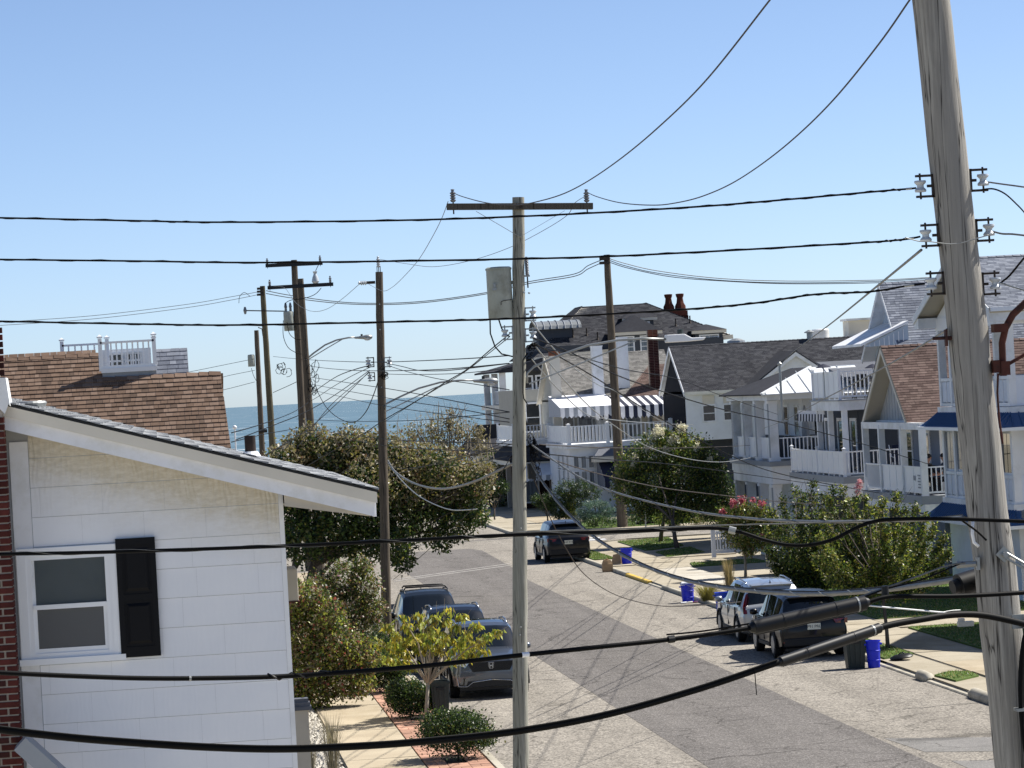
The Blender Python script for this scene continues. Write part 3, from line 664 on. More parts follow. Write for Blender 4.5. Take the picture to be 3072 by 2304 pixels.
f = MB(); f.T = wt; f.box((-W_/2, .075, 0), (W_/2, .078, H_)); f.build('room_shade', M['dark'], win)
M['shutter'] = pm('black_shutter_paint', '#090a0f', .5, .1, 4, bump=.15, bscale=60, spec=.18)
sx0, sx1, sz0, sz1 = -6.655, -6.265, 4.78, 5.955
f = MB(); f.box((sx0, YW-.045, sz0), (sx1, YW-.02, sz1)); sh_ = f.build('shutter', M['shutter'], wh)
f = MB(); st_ = .055; md = sz0+.56
for q in ((sx0, sx0+st_, sz0, sz1), (sx1-st_, sx1, sz0, sz1)): f.box((q[0], YW-.06, q[2]), (q[1], YW-.0455, q[3]))
for q in ((sz0, sz0+.1), (md, md+.06), (sz1-.07, sz1)): f.box((sx0+st_, YW-.059, q[0]), (sx1-st_, YW-.0455, q[1]))
f.build('stile_and_rail', M['shutter'], sh_)
for a, c in ((sz0+.13, md-.03), (md+.09, sz1-.1)):
    f = MB(); f.add([(sx0+.075, YW-.0455, a), (sx1-.075, YW-.0455, a), (sx1-.075, YW-.0455, c), (sx0+.075, YW-.0455, c), (sx0+.105, YW-.062, a+.03), (sx1-.105, YW-.062, a+.03), (sx1-.105, YW-.062, c-.03), (sx0+.105, YW-.062, c-.03)],
                    [(0, 1, 5, 4), (1, 2, 6, 5), (2, 3, 7, 6), (3, 0, 4, 7), (4, 5, 6, 7)]); f.build('raised_panel', M['shutter'], sh_)
# chimney of single bricks
chx = -7.655; chy = 33.45
k = MB(); k.box((-9.3, chy+.012, 0), (chx-.012, 34.2, 7.55)); k.box((-9.3, chy+.312, 7.55), (chx-.112+.07, 34.2, 8.08)); chim = k.build('chimney', M['mortar'], wh)
bh, bl_ = .066, .205
k = MB(); k.box((0, 0, 0), (bl_-.01, .1, bh-.012)); mb1 = k.mesh('brick', M['brick']); mb1d = mb1.copy(); mb1d.materials[0] = M['brick_dark']
k = MB(); k.box((0, 0, 0), (.1, .097, bh-.012)); mb2 = k.mesh('brick', M['brick'])
rs = random.Random(2); z = 3.3; i = 0
while z < 7.2:
    off = (i % 2)*.105
    inst('brick', mb2 if i % 2 else mb1, chim, (chx-(.1 if i % 2 else bl_-.01), chy, z))
    x = chx-(.11 if i % 2 else bl_)-bl_+.0
    for q in range(1): inst('brick', rs.choice((mb1, mb1, mb1d)), chim, (x, chy, z)); x -= bl_
    # return side
    yy = chy+.102
    for q in range(2):
        inst('brick', mb2, chim, (chx-.1, yy+.004, z), (0, 0, 0), (1, 1.0, 1)); yy += .107
    z += bh+.003; i += 1
z = 7.56
while z < 8.06:
    inst('brick', rs.choice((mb1, mb1d)), chim, (chx+.028-bl_, chy+.302, z)); inst('brick', mb1, chim, (chx+.02-2*bl_, chy+.302, z)); z += bh+.003
k = MB(); k.slab([(-7.9, chy-.01, 7.62), (chx+.035, chy-.012, 7.6), (chx+.06, chy-.012, 7.35), (chx+.015, chy-.012, 7.25), (chx-.12, chy-.012, 7.4), (-7.9, chy-.01, 7.5)], (0, .008, 0)); k.slab([(chx+.036, chy-.012, 7.6), (chx+.036, chy+.5, 7.6), (chx+.07, chy+.5, 7.3), (chx+.062, chy-.012, 7.33)], (.006, 0, 0)); k.build('flashing', M['white'], wh)
# vent pipe on the roof
vp = on(753, 1376, y=37.0); zz = zr(vp.x)+.06
k = MB(); k.tube([(vp.x, 37, zz-.1), (vp.x, 37, zz+.23)], .06, 14); k.lathe([(.05, zz+.1), (.05, zz+.229)], 14, (vp.x, 37, 0)); k.build('vent_pipe', M['pipe'], wh, 40)
k = MB(); k.slab([(vp.x-.16, 36.8, zr(vp.x-.16)+.085), (vp.x+.22, 36.8, zr(vp.x+.22)+.085), (vp.x+.22, 37.2, zr(vp.x+.22)+.085), (vp.x-.16, 37.2, zr(vp.x-.16)+.085)], (0, 0, .006)); k.lathe([(.11, zz+.005), (.075, zz+.06)], 12, (vp.x, 37, 0)); k.build('pipe_flashing', M['white'], wh)
c = on(92, 1203, y=36); k = MB(); k.lathe([(.15, zr(c.x)+.05), (.17, zr(c.x)+.09), (.15, zr(c.x)+.11), (.0, zr(c.x)+.115)], 18, (c.x, 36, 0)); k.build('roof_vent', M['galv'], wh)
# wall-hung cooler on the street side
k = MB(); k.box((-4.975, 38.0, 5.0), (-4.72, 38.7, 5.36)); ac = k.build('air_conditioner', M['soffit'], wh, bevel=.012); k = MB(); k.box((-4.965, 37.99, 5.03), (-4.85, 37.9995, 5.33)); k.build('grille', M['black'], ac)
for i in range(13):
    k = MB(); k.box((-4.962, 37.98, 5.045+i*.021), (-4.853, 37.9895, 5.053+i*.021)); k.build('slat', M['rust'], ac)
k = MB(); k.box((-4.955, 37.99, 4.985), (-4.71, 38.3, 5.0)); k.build('rust_tray', M['rust'], ac)
# lower rake of the side porch, bottom left
k = MB(); p, q = on(62, 2225, y=33.2), on(190, 2340, y=33.2); k.bar(p, q+ (q-p)*1.5, .5, .16); k.build('porch_rake', M['trimgrey'], wh)
# post of the porch at the front of the house
fp = thing('porch_post', 'short grey stone post with dark shingled cap beside the white house corner', 'post', (-4.55, 62, 0))
P0 = on(905, 2200, y=63); k = MB(); k.box((P0.x-.14, 62.85, 0), (P0.x+.14, 63.15, 2.0-.45)); k.build('shaft', M['soffit'], fp)
k = MB(); 
for i, (w_, z0, z1) in enumerate(((.2, 1.55, 1.62), (.18, 1.62, 1.69), (.15, 1.69, 1.76))): k.box((P0.x-w_, 63-w_, z0), (P0.x+w_, 63+w_, z1))
k.build('cap', SH['grey'][1], fp)
# ------------------------------------------------------------------ brown-roofed house behind it
bh_ = thing('brown_roof_house', 'house with brown shingle roof and white roof deck behind the white house', 'house', (-9, 76, 0))
pit = math.radians(40); NB = Vector((0, -math.sin(pit), math.cos(pit))); PB = on(303, 1061, d=75); UPB = Vector((0, math.cos(pit), math.sin(pit)))
def ob(px, py): return onplane(px, py, PB, NB)
q1, q2, q3, q4 = ob(-60, 1081), ob(303, 1061), ob(311, 1136), ob(661, 1119)
zl = q3.z; bot = 4.2
def atz(x, z):   # point of the roof plane at x and height z
    return Vector((x, PB.y-(PB.z-z)/math.tan(pit), z))
xv = -4.66
P_hi = [atz(-13, zl), atz(-7.27, zl), atz(-7.27, q2.z), atz(-13, q2.z)]
xb = xv+.17; P_lo = [atz(-13, bot), atz(xb, bot), atz(xv-.05, zl), atz(-13, zl)]
roofslab(bh_, [atz(-13, bot), atz(xb-.01, bot), atz(xv-.06, zl), atz(-13, zl)], M['cream'], .14); roofslab(bh_, P_hi, M['cream'], .12)
shingles(bh_, P_hi, UPB, SH['brown'], exp=.143, tab=.17, th=.022, single=120, ridge=(atz(-13, q2.z), atz(-7.27, q2.z)))
shingles(bh_, P_lo, UPB, SH['brown'], exp=.143, tab=.17, th=.022, single=175, ridge=(atz(-7.27, zl), atz(xv-.05, zl)))
k = MB(); yb = PB.y-(PB.z-bot)/math.tan(pit)+.4; yr = PB.y
k.add([(-13, yb, 0), (xv-.25, yb, 0), (xv-.25, yb, bot-.0), (-13, yb, bot), (-13, 84, 0), (xv-.25, 84, 0), (xv-.25, 84, bot), (-13, 84, bot), (xv-.25, atz(0, zl).y-.1, zl-.25), (-13, atz(0, zl).y-.1, zl-.25)],
      [(0, 1, 2, 3), (1, 5, 6, 8, 2), (5, 4, 7, 6), (4, 0, 3, 9, 7)]); k.build('wall', M['clap_tan'], bh_)
# far slope so the house is whole
k = MB(); k.slab([atz(-13, zl)+Vector((0, .02, -.02)), atz(xv, zl)+Vector((0, .02, -.02)), Vector((xv, 84.4, 4.3)), Vector((-13, 84.4, 4.3))], (0, 0, -.12)); k.build('rear_roof', SH['brown'][1], bh_)
# roof deck
dz = zl+.06; dy0 = atz(0, zl).y+.02
dl, dr = on(306, 1150, y=dy0).x, on(467, 1128, y=dy0).x
k = MB(); k.box((dl+.02, dy0+.04, dz-.25), (dr+.02, dy0+3.2, dz+.06)); deck = k.build('deck', M['trimgrey'], bh_)
k = MB(); k.box((dl, dy0+.0, dz+.061), (dr+.04, dy0+.1, dz+.16)); k.build('deck_edge', M['white'], deck)
railing(bh_, (dl+.0, dy0+.06, dz+.1), (dr, dy0+.06, dz+.1), h=.62*1.0, step=.11, post=.085, lift=.06)
railing(bh_, (dr, dy0+.06, dz+.1), (dr, dy0+3.1, dz+.1), h=.62, step=.16, post=.085, posts=(False, True), lift=.06)
zb2 = on(190, 1068, y=dy0+2.6).z
railing(bh_, (on(187, 1060, y=dy0+2.6).x, dy0+2.6, zb2-.3), (on(322, 1050, y=dy0+2.6).x, dy0+2.6, zb2-.3), h=.53, step=.13, post=.085, lift=.06)
# stair-head wall with french doors, behind the deck
hy = dy0+3.1; hx0, hx1 = on(300, 1100, y=hy).x, on(455, 1100, y=hy).x
k = MB(); k.box((hx0, hy+.05, dz-.2), (hx1, hy+1.6, dz+.62)); k.build('stair_head', M['clap_white'], bh_)
for i in range(2):
    c = hx0+.34+i*.42; window(bh_, frame((c, hy+.05, dz+.06), '-y'), .30, .44, .04, grid=(3, 3), sill=False, name='french_door')
# gray shingled block right of the deck
gx0, gx1 = on(468, 1100, y=dy0+1.6).x, on(565, 1100, y=dy0+1.6).x; gz1 = on(515, 1046, y=dy0+1.6).z; gz0 = dz-.3
G_ = [(gx0, dy0+1.0, gz0), (gx1, dy0+1.0, gz0), (gx1, dy0+1.75, gz1), (gx0, dy0+1.75, gz1)]
roofslab(bh_, G_, M['trimgrey'], .08, 'side_roof'); shingles(bh_, G_, (0, .7, .7), SH['bluegrey'], exp=.13, tab=.26, th=.014)
k = MB(); k.add([(gx1-.01, dy0+1.02, gz0-.3), (gx1-.01, dy0+2.6, gz0-.3), (gx1-.01, dy0+1.8, gz1-.02)], [(0, 1, 2)]); k.build('side_gable', M['trimgrey'], bh_)
# ------------------------------------------------------------------ houses on the right
def box(parent, name, mat, a, b, bevel=0):
    k = MB(); k.box(a, b); return k.build(name, M[mat] if isinstance(mat, str) else mat, parent, bevel=bevel)
def slab(parent, name, mat, pts, off):
    k = MB(); k.slab(pts, off); return k.build(name, M[mat] if isinstance(mat, str) else mat, parent)
def clad(parent, name, mat, T, x0, x1, z0, z1, exp=.12, xf=None):
    k = MB(); k.T = T; lap(k, x0, x1, z0, z1, exp, .014, xf); return k.build(name, M[mat], parent)
def gable_roof_x(parent, x0, x1, yn, yp, yf, ze, zp, sh, th=.16, trim='white', zef=None, exp=.143, tab=.28, single=0):
    """gable roof with its ridge along x: near eave yn, ridge yp, far eave yf"""
    zef = zef if zef is not None else ze
    near = [(x0, yn, ze), (x1, yn, ze), (x1, yp, zp), (x0, yp, zp)]; far = [(x0, yf, zef), (x1, yf, zef), (x1, yp, zp), (x0, yp, zp)]
    roofslab(parent, near, M[trim], th); roofslab(parent, far, M[trim], th)
    shingles(parent, near, (0, 1, .5), sh, exp, tab, .014, single, ridge=((x0, yp, zp), (x1, yp, zp)))
    k = MB(); k.slab([Vector(p)+Vector((0, 0, .004)) for p in far], (0, 0, .012)); k.build('far_slope', sh[1], parent)
# --- G: white three-storey house with blue metal pent roofs (nearest)
hg = thing('white_three_storey_house', 'white three-storey house with blue metal pent roofs, nearest house behind the leaning pole', 'house', (22, 104, 0))
gx, g0, g1 = 19.0, 99.0, 108.0
box(hg, 'wall', 'clap_white', (gx+.06, g0+.06, 0), (31, g1-.06, 5.72)); box(hg, 'upper_wall', 'clap_white', (22.2, g0+.1, 5.72), (31, g1-.1, 8.8))
clad(hg, 'siding', 'clap_white', frame((22.2, g1-.1, 0), '-x'), 0, g1-g0-.2, 5.9, 8.6)
M['bead'] = pm('beadboard', '#dde2ea', .5, .03, 1)
bays = [g0+.12+i*1.46 for i in range(7)]
for zf in (5.72, 2.82):
    box(hg, 'floor_band', 'white', (gx-.1, g0-.1, zf), (31, g1+.1, zf+.18))
    k = MB(); k.slab([(gx-.62, g0-.62, zf-.42), (gx-.1, g0-.1, zf), (gx-.1, g1+.1, zf), (gx-.62, g1+.62, zf-.42)], (0, 0, -.05)); k.slab([(gx-.62, g0-.62, zf-.42), (31, g0-.62, zf-.42), (31, g0-.1, zf), (gx-.1, g0-.1, zf)], (0, 0, -.05)); k.slab([(gx-.62, g1+.62, zf-.42), (gx-.1, g1+.1, zf), (20.5, g1+.1, zf), (20.5, g1+.62, zf-.42)], (0, 0, -.05)); pent = k.build('pent_roof', M['steel_blue'], hg)
    for i in range(46):
        y = g0-.4+i*.215; ytop = min(max(y, g0-.05), g1+.05)
        k = MB(); k.bar((gx-.61, y, zf-.40), (gx-.1, ytop, zf+.015), .03, .035); k.build('seam', M['steel_blue'], pent)
    for i in range(22):
        x = gx-.4+i*.3; k = MB(); k.bar((x, g0-.61, zf-.40), (max(x, gx-.05), g0-.1, zf+.015), .03, .035); k.build('seam', M['steel_blue'], pent)
    k = MB(); k.bar((gx-.66, g0-.66, zf-.47), (gx-.66, g1+.66, zf-.47), .1, .1); k.bar((gx-.6, g0-.67, zf-.47), (31, g0-.67, zf-.47), .1, .1); k.build('gutter', M['vinyl'], hg)
    box(hg, 'pent_soffit', 'soffit', (gx-.58, g0-.58, zf-.52), (gx+.05, g1+.58, zf-.46))
for (z0, sill, top, open_) in ((2.98, 3.85, 5.1, False), (5.92, 6.82, 8.35, True)):
    for i, y in enumerate(bays[:-1]):
        y1 = bays[i+1]
        po = box(hg, 'porch_post', 'white', (gx-.03, y-.11, z0), (gx+.2, y+.11, 8.5 if open_ else 5.2))
        for (a, b_) in ((y+.13, (y+y1)/2-.03), ((y+y1)/2+.03, y1-.13)):
            p = box(hg, 'beadboard_panel', 'bead', (gx+.02, a, z0+.14), (gx+.05, b_, sill-.12))
            for j in range(7):
                yy = a+.03+j*(b_-a-.06)/7; k = MB(); k.box((gx+.008, yy, z0+.16), (gx+.0195, yy+.05, sill-.14)); k.build('bead', M['bead'], p)
            if not open_: box(hg, 'porch_window', 'glass_grey' if i % 3 else 'glass_dark', (gx+.03, a, sill+.08), (gx+.045, b_, top))
        box(hg, 'sill_rail', 'white', (gx-.02, y+.11, sill-.1), (gx+.1, y1-.11, sill)); box(hg, 'kick_rail', 'white', (gx-.01, y+.11, z0), (gx+.08, y1-.11, z0+.1)); box(hg, 'stile', 'white', (gx-.012, (y+y1)/2-.03, z0+.1), (gx+.07, (y+y1)/2+.03, sill-.1))
    box(hg, 'end_panel', 'bead', (gx+.2, g0+.02, z0), (22.2, g0+.06, sill)); box(hg, 'end_panel', 'bead', (gx+.2, g1-.2, z0), (22.2, g1-.16, sill))
    box(hg, 'porch_post', 'white', (gx-.03, g1-.22, z0), (gx+.2, g1, 8.5 if open_ else 5.2))
for x in (20.4, 21.9): window(hg, frame((x, g0+.06, 3.9), '-y'), .8, 1.2, .09, glass='glass_grey')
for y in (101, 103.5, 106): window(hg, frame((22.2, y, 6.1), '-x'), 1.0, 1.9, .1, sill=False, glass='glass_grey')
box(hg, 'porch_beam', 'white', (gx-.05, g0-.05, 8.35), (22.2, g0+.2, 8.75)); box(hg, 'porch_beam', 'white', (gx-.05, g0+.2, 8.35), (gx+.22, g1, 8.75)); box(hg, 'porch_ceiling', 'soffit', (gx+.23, g0+.21, 8.6), (22.2, g1, 8.66))
GP, GZe, GZp = 103.5, 8.85, 10.5
gable_roof_x(hg, gx-.62, 31.2, g0-.55, GP, g1+.5, GZe, GZp, SH['bluegrey'], single=110, trim='soffit')
slab(hg, 'gable_wall', 'clap_white', [(gx, g0, 8.75), (gx, g1, 8.75), (gx, GP, GZp-.22)], (.08, 0, 0))
for y0 in (g0-.55, g1+.5):
    slab(hg, 'rake_board', 'white', [(gx-.66, y0, GZe-.24), (gx-.66, y0, GZe-.0), (gx-.66, GP, GZp), (gx-.66, GP, GZp-.26)], (.04, 0, 0))
box(hg, 'cornice_return', 'white', (gx-.62, g1-.1, 8.45), (gx+.4, g1+.5, 8.78)); box(hg, 'cornice_return', 'white', (gx-.62, g0-.5, 8.45), (31, g0-.06, 8.78))
k = MB(); k.bar((gx-.6, g0-.62, 8.8), (31.2, g0-.62, 8.8), .13, .12); k.build('gutter', M['vinyl'], hg)
# --- its neighbour nearer the camera, beyond the right edge of the picture: its shadow lies on the pavement
hn = thing('neighbour_house', 'white neighbour house just outside the right edge whose shadow crosses the pavement', 'house', (24, 88, 0))
box(hn, 'wall', 'clap_white', (19.6, 83.6, 0), (31, 92.6, 6.2)); gable_roof_x(hn, 19.0, 31.4, 83.2, 88.1, 93.0, 6.2, 9.2, SH['grey'], trim='white')
slab(hn, 'gable_wall', 'clap_white', [(19.6, 83.6, 6.1), (19.6, 92.6, 6.1), (19.6, 88.1, 8.9)], (.1, 0, 0)); box(hn, 'porch_roof', SH['grey'][0], (17.4, 84, 2.9), (19.6, 92.2, 3.1))
for y in (84.3, 88.1, 91.9): box(hn, 'porch_post', 'white', (17.6, y-.1, 0), (17.8, y+.1, 2.9))
for y in (86, 90.2): window(hn, frame((19.6, y, 4), '-x'), .9, 1.4, .1)
# --- A: grey house with red-brown gable roof and the porch with people
ha = thing('grey_gable_house', 'blue-grey clapboard house with red-brown gable roof and people on its raised porch', 'house', (21, 116, 0))
ax = 19.1; AN, AP, AF = 113.5, 117.1, 121.0; AZe, AZp = 5.27, 8.02
gable_roof_x(ha, ax, 31, AN-.05, AP, AF+.05, AZe, AZp, SH['rust'], trim='soffit', single=0)
box(ha, 'wall', 'clap_grey', (20.35, 114.2, 0), (31, 120.8, 5.3))
clad(ha, 'siding', 'clap_grey', frame((20.35, 114.2, 0), '-y'), 0, 8, 2.9, 5.2)
clad(ha, 'siding', 'clap_grey', frame((20.35, 120.8, 0), '-x'), 0, 6.6, 2.9, 5.2)
gw = ax+.55
slab(ha, 'gable_wall', 'board_grey', [(gw, AN+.4, AZe+.12), (gw, AF-.4, AZe+.12), (gw, AP, AZp-.28)], (.06, 0, 0))
for i in range(15):
    y = AN+.75+i*.45; h = AZp-.3-abs(y-AP)*(AZp-AZe)/(AF-AP)
    if y < AF-.5: box(ha, 'batten', 'board_grey', (gw-.015, y-.02, AZe+.12), (gw-.001, y+.02, h))
window(ha, frame((gw, 115.6, AZe+.35), '-x'), .55, .7, .09, grid=(1, 1))
for y0, y1 in ((AN-.05, AP), (AF+.05, AP)):
    slab(ha, 'rake_board', 'cream', [(ax-.03, y0, AZe-.2), (ax-.03, y0, AZe+.0), (ax-.03, y1, AZp+.0), (ax-.03, y1, AZp-.24)], (.05, 0, 0))
    slab(ha, 'drip_edge', 'black', [(ax-.045, y0, AZe+.0), (ax-.045, y0, AZe+.03), (ax-.045, y1, AZp+.03), (ax-.045, y1, AZp)], (.04, 0, 0))
box(ha, 'gable_beam', 'white', (gw-.12, AN+.2, AZe-.12), (gw+.15, AF-.1, AZe+.14))
k = MB(); k.bar((ax, AN-.1, AZe-.06), (31, AN-.1, AZe-.06), .1, .1); k.build('gutter', M['soffit'], ha)
PF = 2.93                                            # porch floor
box(ha, 'porch_floor', 'trimgrey', (ax-.12, 111.4, PF-.28), (21.4, 121, PF)); box(ha, 'porch_fascia', 'white', (ax-.06, 111.35, PF-.55), (21.4, 120.9, PF-.281))
for y in (111.55, 114.5, 118.0, 120.7): box(ha, 'porch_post', 'white', (ax-.08, y-.1, PF), (ax+.14, y+.1, AZe+.0)); box(ha, 'porch_pier', 'white', (ax-.04, y-.1, 0), (ax+.16, y+.1, PF-.55))
box(ha, 'porch_beam', 'white', (ax-.06, 111.5, AZe-.13), (ax+.16, 120.9, AZe+.1)); box(ha, 'porch_ceiling', 'cream', (ax, 111.6, AZe-.1), (21.3, 120.9, AZe-.06))
railing(ha, (ax, 111.65, PF), (ax, 114.4, PF), h=.95, solid=True, posts=(False, False)); railing(ha, (ax, 114.6, PF), (ax, 117.9, PF), h=.95, solid=True, posts=(False, False)); railing(ha, (ax, 118.1, PF), (ax, 120.6, PF), h=.95, posts=(False, False))
railing(ha, (ax+.1, 111.5, PF), (21.3, 111.5, PF), h=.95, step=.15, posts=(False, False)); 
# stencilled lettering on the street-side porch panel (unreadable at this distance: rows of small marks)
for r_ in range(5):
    box(ha, 'stencil_mark', 'trimgrey', (ax-.028, 111.95, PF+.25+r_*.1), (ax-.0225, 112.35-.06*(r_ % 2), PF+.30+r_*.1))
box(ha, 'stencil_mark', 'trimgrey', (ax-.028, 112.7, PF+.5), (ax-.0225, 113.0, PF+.66))
dr_ = window(ha, frame((20.35, 116.2, PF+.05), '-x'), .9, 1.95, .1, glass='glass_dark', grid=(1, 2), sill=False, name='porch_door'); window(ha, frame((20.35, 119, PF+.7), '-x'), 1.0, 1.3, .1)
window(ha, frame((22.4, 114.18, PF+.6), '-y'), .7, 1.3, .09); box(ha, 'house_sign', 'white', (21.0, 114.14, 4.85), (21.5, 114.18, 5.12)); box(ha, 'corner_board', 'white', (20.32, 114.16, PF), (20.48, 114.2, 5.2))
# stairs from the porch down
for i in range(9):
    box(ha, 'stair_tread', 'trimgrey', (20.05+i*.0, 111.3-.27*(i+1), PF-.3-i*.29), (21.1, 111.3-.27*i, PF-.25-i*.29))
for x in (20.0, 21.15):
    k = MB(); k.bar((x, 111.35, PF+.85), (x, 108.95, PF+.85-2.55), .07, .09); k.bar((x, 111.35, PF-.1), (x, 108.95, PF-.1-2.55), .05, .22); k.build('stair_rail', M['vinyl'], ha)
    for i in range(10):
        y = 111.2-.23*i; z = PF+.85-(111.35-y)*1.0625
        box(ha, 'baluster', 'vinyl', (x-.018, y-.018, z-.95), (x+.018, y+.018, z))
# lower storey under the porch: dark openings
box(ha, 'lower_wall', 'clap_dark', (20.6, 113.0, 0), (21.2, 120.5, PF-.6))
# --- B: tall grey gable with two white decks
hb = thing('tall_gable_house', 'tall house with narrow blue-grey gable and two stacked white decks', 'house', (22, 131, 0))
bx = 19.2; BF = 3.3
box(hb, 'deck', 'trimgrey', (bx-.1, 124.9, BF-.25), (23.6, 135.8, BF)); box(hb, 'deck_fascia', 'white', (bx-.05, 124.95, BF-.75), (23.6, 135.75, BF-.251))
railing(hb, (bx, 125.05, BF), (bx, 130.2, BF), h=.92, solid=True); railing(hb, (bx, 130.2, BF), (bx, 135.5, BF), h=.92, solid=True, posts=(False, True))
railing(hb, (bx, 125.05, BF), (21.9, 125.05, BF), h=.92, step=.15, posts=(False, True))
for (x, y) in ((bx+.1, 125.2), (bx+.1, 130.3), (bx+.1, 135.4), (21.8, 125.2)): box(hb, 'deck_post', 'white', (x-.12, y-.12, 0), (x+.12, y+.12, BF-.75)); 
for (x, y) in ((19.55, 126.3), (19.55, 129.0), (19.55, 131.2), (22.0, 126.3)): box(hb, 'porch_post', 'white', (x-.1, y-.1, BF), (x+.1, y+.1, 5.8))
ux = 19.4; UF = 6.17
box(hb, 'upper_deck', 'white', (ux-.08, 126.1, 5.76), (23.5, 131.5, UF-.05)); box(hb, 'deck_lip', 'trimgrey', (ux-.14, 126.05, UF-.049), (23.5, 131.5, UF))
railing(hb, (ux, 126.2, UF), (ux, 131.3, UF), h=1.05, solid=True); railing(hb, (ux, 126.2, UF), (22.3, 126.2, UF), h=1.05, step=.16, posts=(False, True), bal=.045)
box(hb, 'wall', 'clap_dark', (20.45, 128.2, 0), (31, 136, 5.75)); clad(hb, 'siding', 'clap_dark', frame((20.45, 128.2, 0), '-y'), 0, 6, 3.3, 5.7); 
clad(hb, 'siding', 'clap_dark', frame((20.45, 136, 0), '-x'), 0, 7.8, 3.3, 5.7)  # street side clad dark to put the deck's shade into its colour
for y in (129.0, 131.5, 134): window(hb, frame((20.45, y, BF+.1), '-x'), .9, 1.9, .12, grid=(1, 1), sill=False, name='glass_door')
window(hb, frame((22.9, 128.2, BF+.7), '-y'), .7, 1.3, .1)
# tall upper block with the steep grey gable
FY0, FYP, FY1, FZe, FZp, FX = 128.6, 131.6, 135.4, 8.0, 10.6, 22.3
gable_roof_x(hb, FX, 31, FY0-.15, FYP, FY1+.2, FZe-.3, FZp, SH['bluegrey'], trim='white', single=150)
box(hb, 'upper_wall', 'clap_blue', (FX+.5, FY0+.1, 5.9), (31, FY1, FZe)); clad(hb, 'siding', 'clap_blue', frame((FX+.5, FY1, 0), '-x'), 0, FY1-FY0-.1, 5.95, FZe-.2)
slab(hb, 'gable_wall', 'clap_blue', [(FX+.45, FY0+.1, FZe-.25), (FX+.45, FY1, FZe-.25), (FX+.45, FYP, FZp-.2)], (.05, 0, 0))
for y0, y1 in ((FY0-.15, FYP), (FY1+.2, FYP)): slab(hb, 'rake_board', 'white', [(FX-.03, y0, FZe-.5), (FX-.03, y0, FZe-.3), (FX-.03, y1, FZp), (FX-.03, y1, FZp-.22)], (.05, 0, 0))
k = MB(); k.lathe([(.0, 0), (.34, 0), (.34, .05), (.28, .08), (.0, .08)], 16, axis='x'); k.v = [(FX+.4-p[0]*1, FYP+p[1]*.62, 9.2+p[2]*1.25) for p in k.v]; ov = k.build('oval_vent', M['white'], hb)
for i in range(6): box(ov, 'louvre', 'trimgrey', (FX+.29, FYP-.14, 8.95+i*.09), (FX+.318, FYP+.14, 8.98+i*.09))
# entrance hood on the upper deck side
slab(hb, 'hood_roof', 'white', [(20.9, 129.0, 8.15), (20.9, 134.6, 8.15), (FX+.5, 134.6, 8.95), (FX+.5, 129.0, 8.95)], (0, 0, .1)); slab(hb, 'hood_side', 'clap_blue', [(21.0, 129.1, 8.12), (FX+.5, 129.1, 8.12), (FX+.5, 129.1, 8.92)], (0, .05, 0))
for i in range(8): box(hb, 'hood_batten', 'white', (21.25+i*.19, 129.06, 8.12), (21.28+i*.19, 129.098, 8.2+.075*i))
# striped scalloped valance under the upper deck
vl = box(hb, 'awning_valance', 'canvas', (19.5, 130.0, 5.60), (19.55, 135.4, 5.75))
for i in range(18):
    k = MB(); y = 130+i*.3; k.slab([(19.48, y, 5.62), (19.48, y+.28, 5.62), (19.46, y+.25, 5.36), (19.46, y+.14, 5.32), (19.46, y+.03, 5.36)], (.012, 0, 0)); k.build('scallop', M['navy' if i % 2 else 'canvas'], vl)
# furniture on the lower deck
sc_ = thing('wicker_chair', 'pale wicker chair on the lower white deck of the tall gable house', 'chair', (19.75, 130.5, BF))
k = MB(); k.lathe([(.3, BF+.02), (.34, BF+.42), (.0, BF+.44)], 12, (19.75, 130.5, 0)); k.build('seat', M['cream'], sc_); k = MB()
for i in range(9):
    a = math.pi*.1+math.pi*.8*i/8; x, y = 19.75+.33*math.cos(a), 130.5+.33*math.sin(a); k.tube([(x, y, BF+.4), (x*1.0+(x-19.75)*.15, y+(y-130.5)*.15, BF+.95)], .018, 6)
k.build('backrest', M['cream'], sc_)
um = thing('folded_umbrella', 'closed grey patio umbrella on the corner porch', 'umbrella', (21.2, 137.5, BF))
# --- B2: corner house with columned porch and white metal hip roof
hc = thing('corner_porch_house', 'white corner house with columned two-level porch and pale metal porch roof', 'house', (22, 145, 0))
CXp = 19.2; CF = 3.65
box(hc, 'wall', 'clap_white', (20.95, 141.8, 0), (31, 151, 6.3)); clad(hc, 'siding', 'clap_white', frame((20.95, 151, 0), '-x'), 0, 9.2, 3.6, 6.2); clad(hc, 'siding', 'clap_white', frame((20.95, 141.8, 0), '-y'), 0, 5, .3, 6.2)
box(hc, 'porch_floor', 'trimgrey', (CXp-.14, 139.8, CF-.2), (22.3, 149.8, CF)); box(hc, 'porch_band', 'white', (CXp-.06, 139.9, CF-.52), (22.3, 149.7, CF-.201)); box(hc, 'porch_beam', 'white', (CXp-.02, 139.94, CF-.95), (22.3, 149.66, CF-.521))
ys = (149.4, 146.5, 143.5, 140.4)
for y in ys:
    for (z0, z1) in ((CF, 6.2), (.3, CF-.95)):
        c = box(hc, 'column', 'trimgrey', (CXp+.0, y-.19, z0), (CXp+.36, y+.19, z1)); box(c, 'capital', 'white', (CXp-.04, y-.23, z1-.14), (CXp+.4, y+.23, z1-.02)); box(c, 'base', 'white', (CXp-.04, y-.23, z0), (CXp+.4, y+.23, z0+.16)); box(c, 'face', 'white', (CXp+.0, y-.2, z0+.16), (CXp+.36, y-.191, z1-.14))  # white near face on a grey shaft paints the light across each column
for a, b_ in zip(ys, ys[1:]): railing(hc, (CXp+.18, a-.2, CF), (CXp+.18, b_+.2, CF), h=.95, solid=True, posts=(False, False))
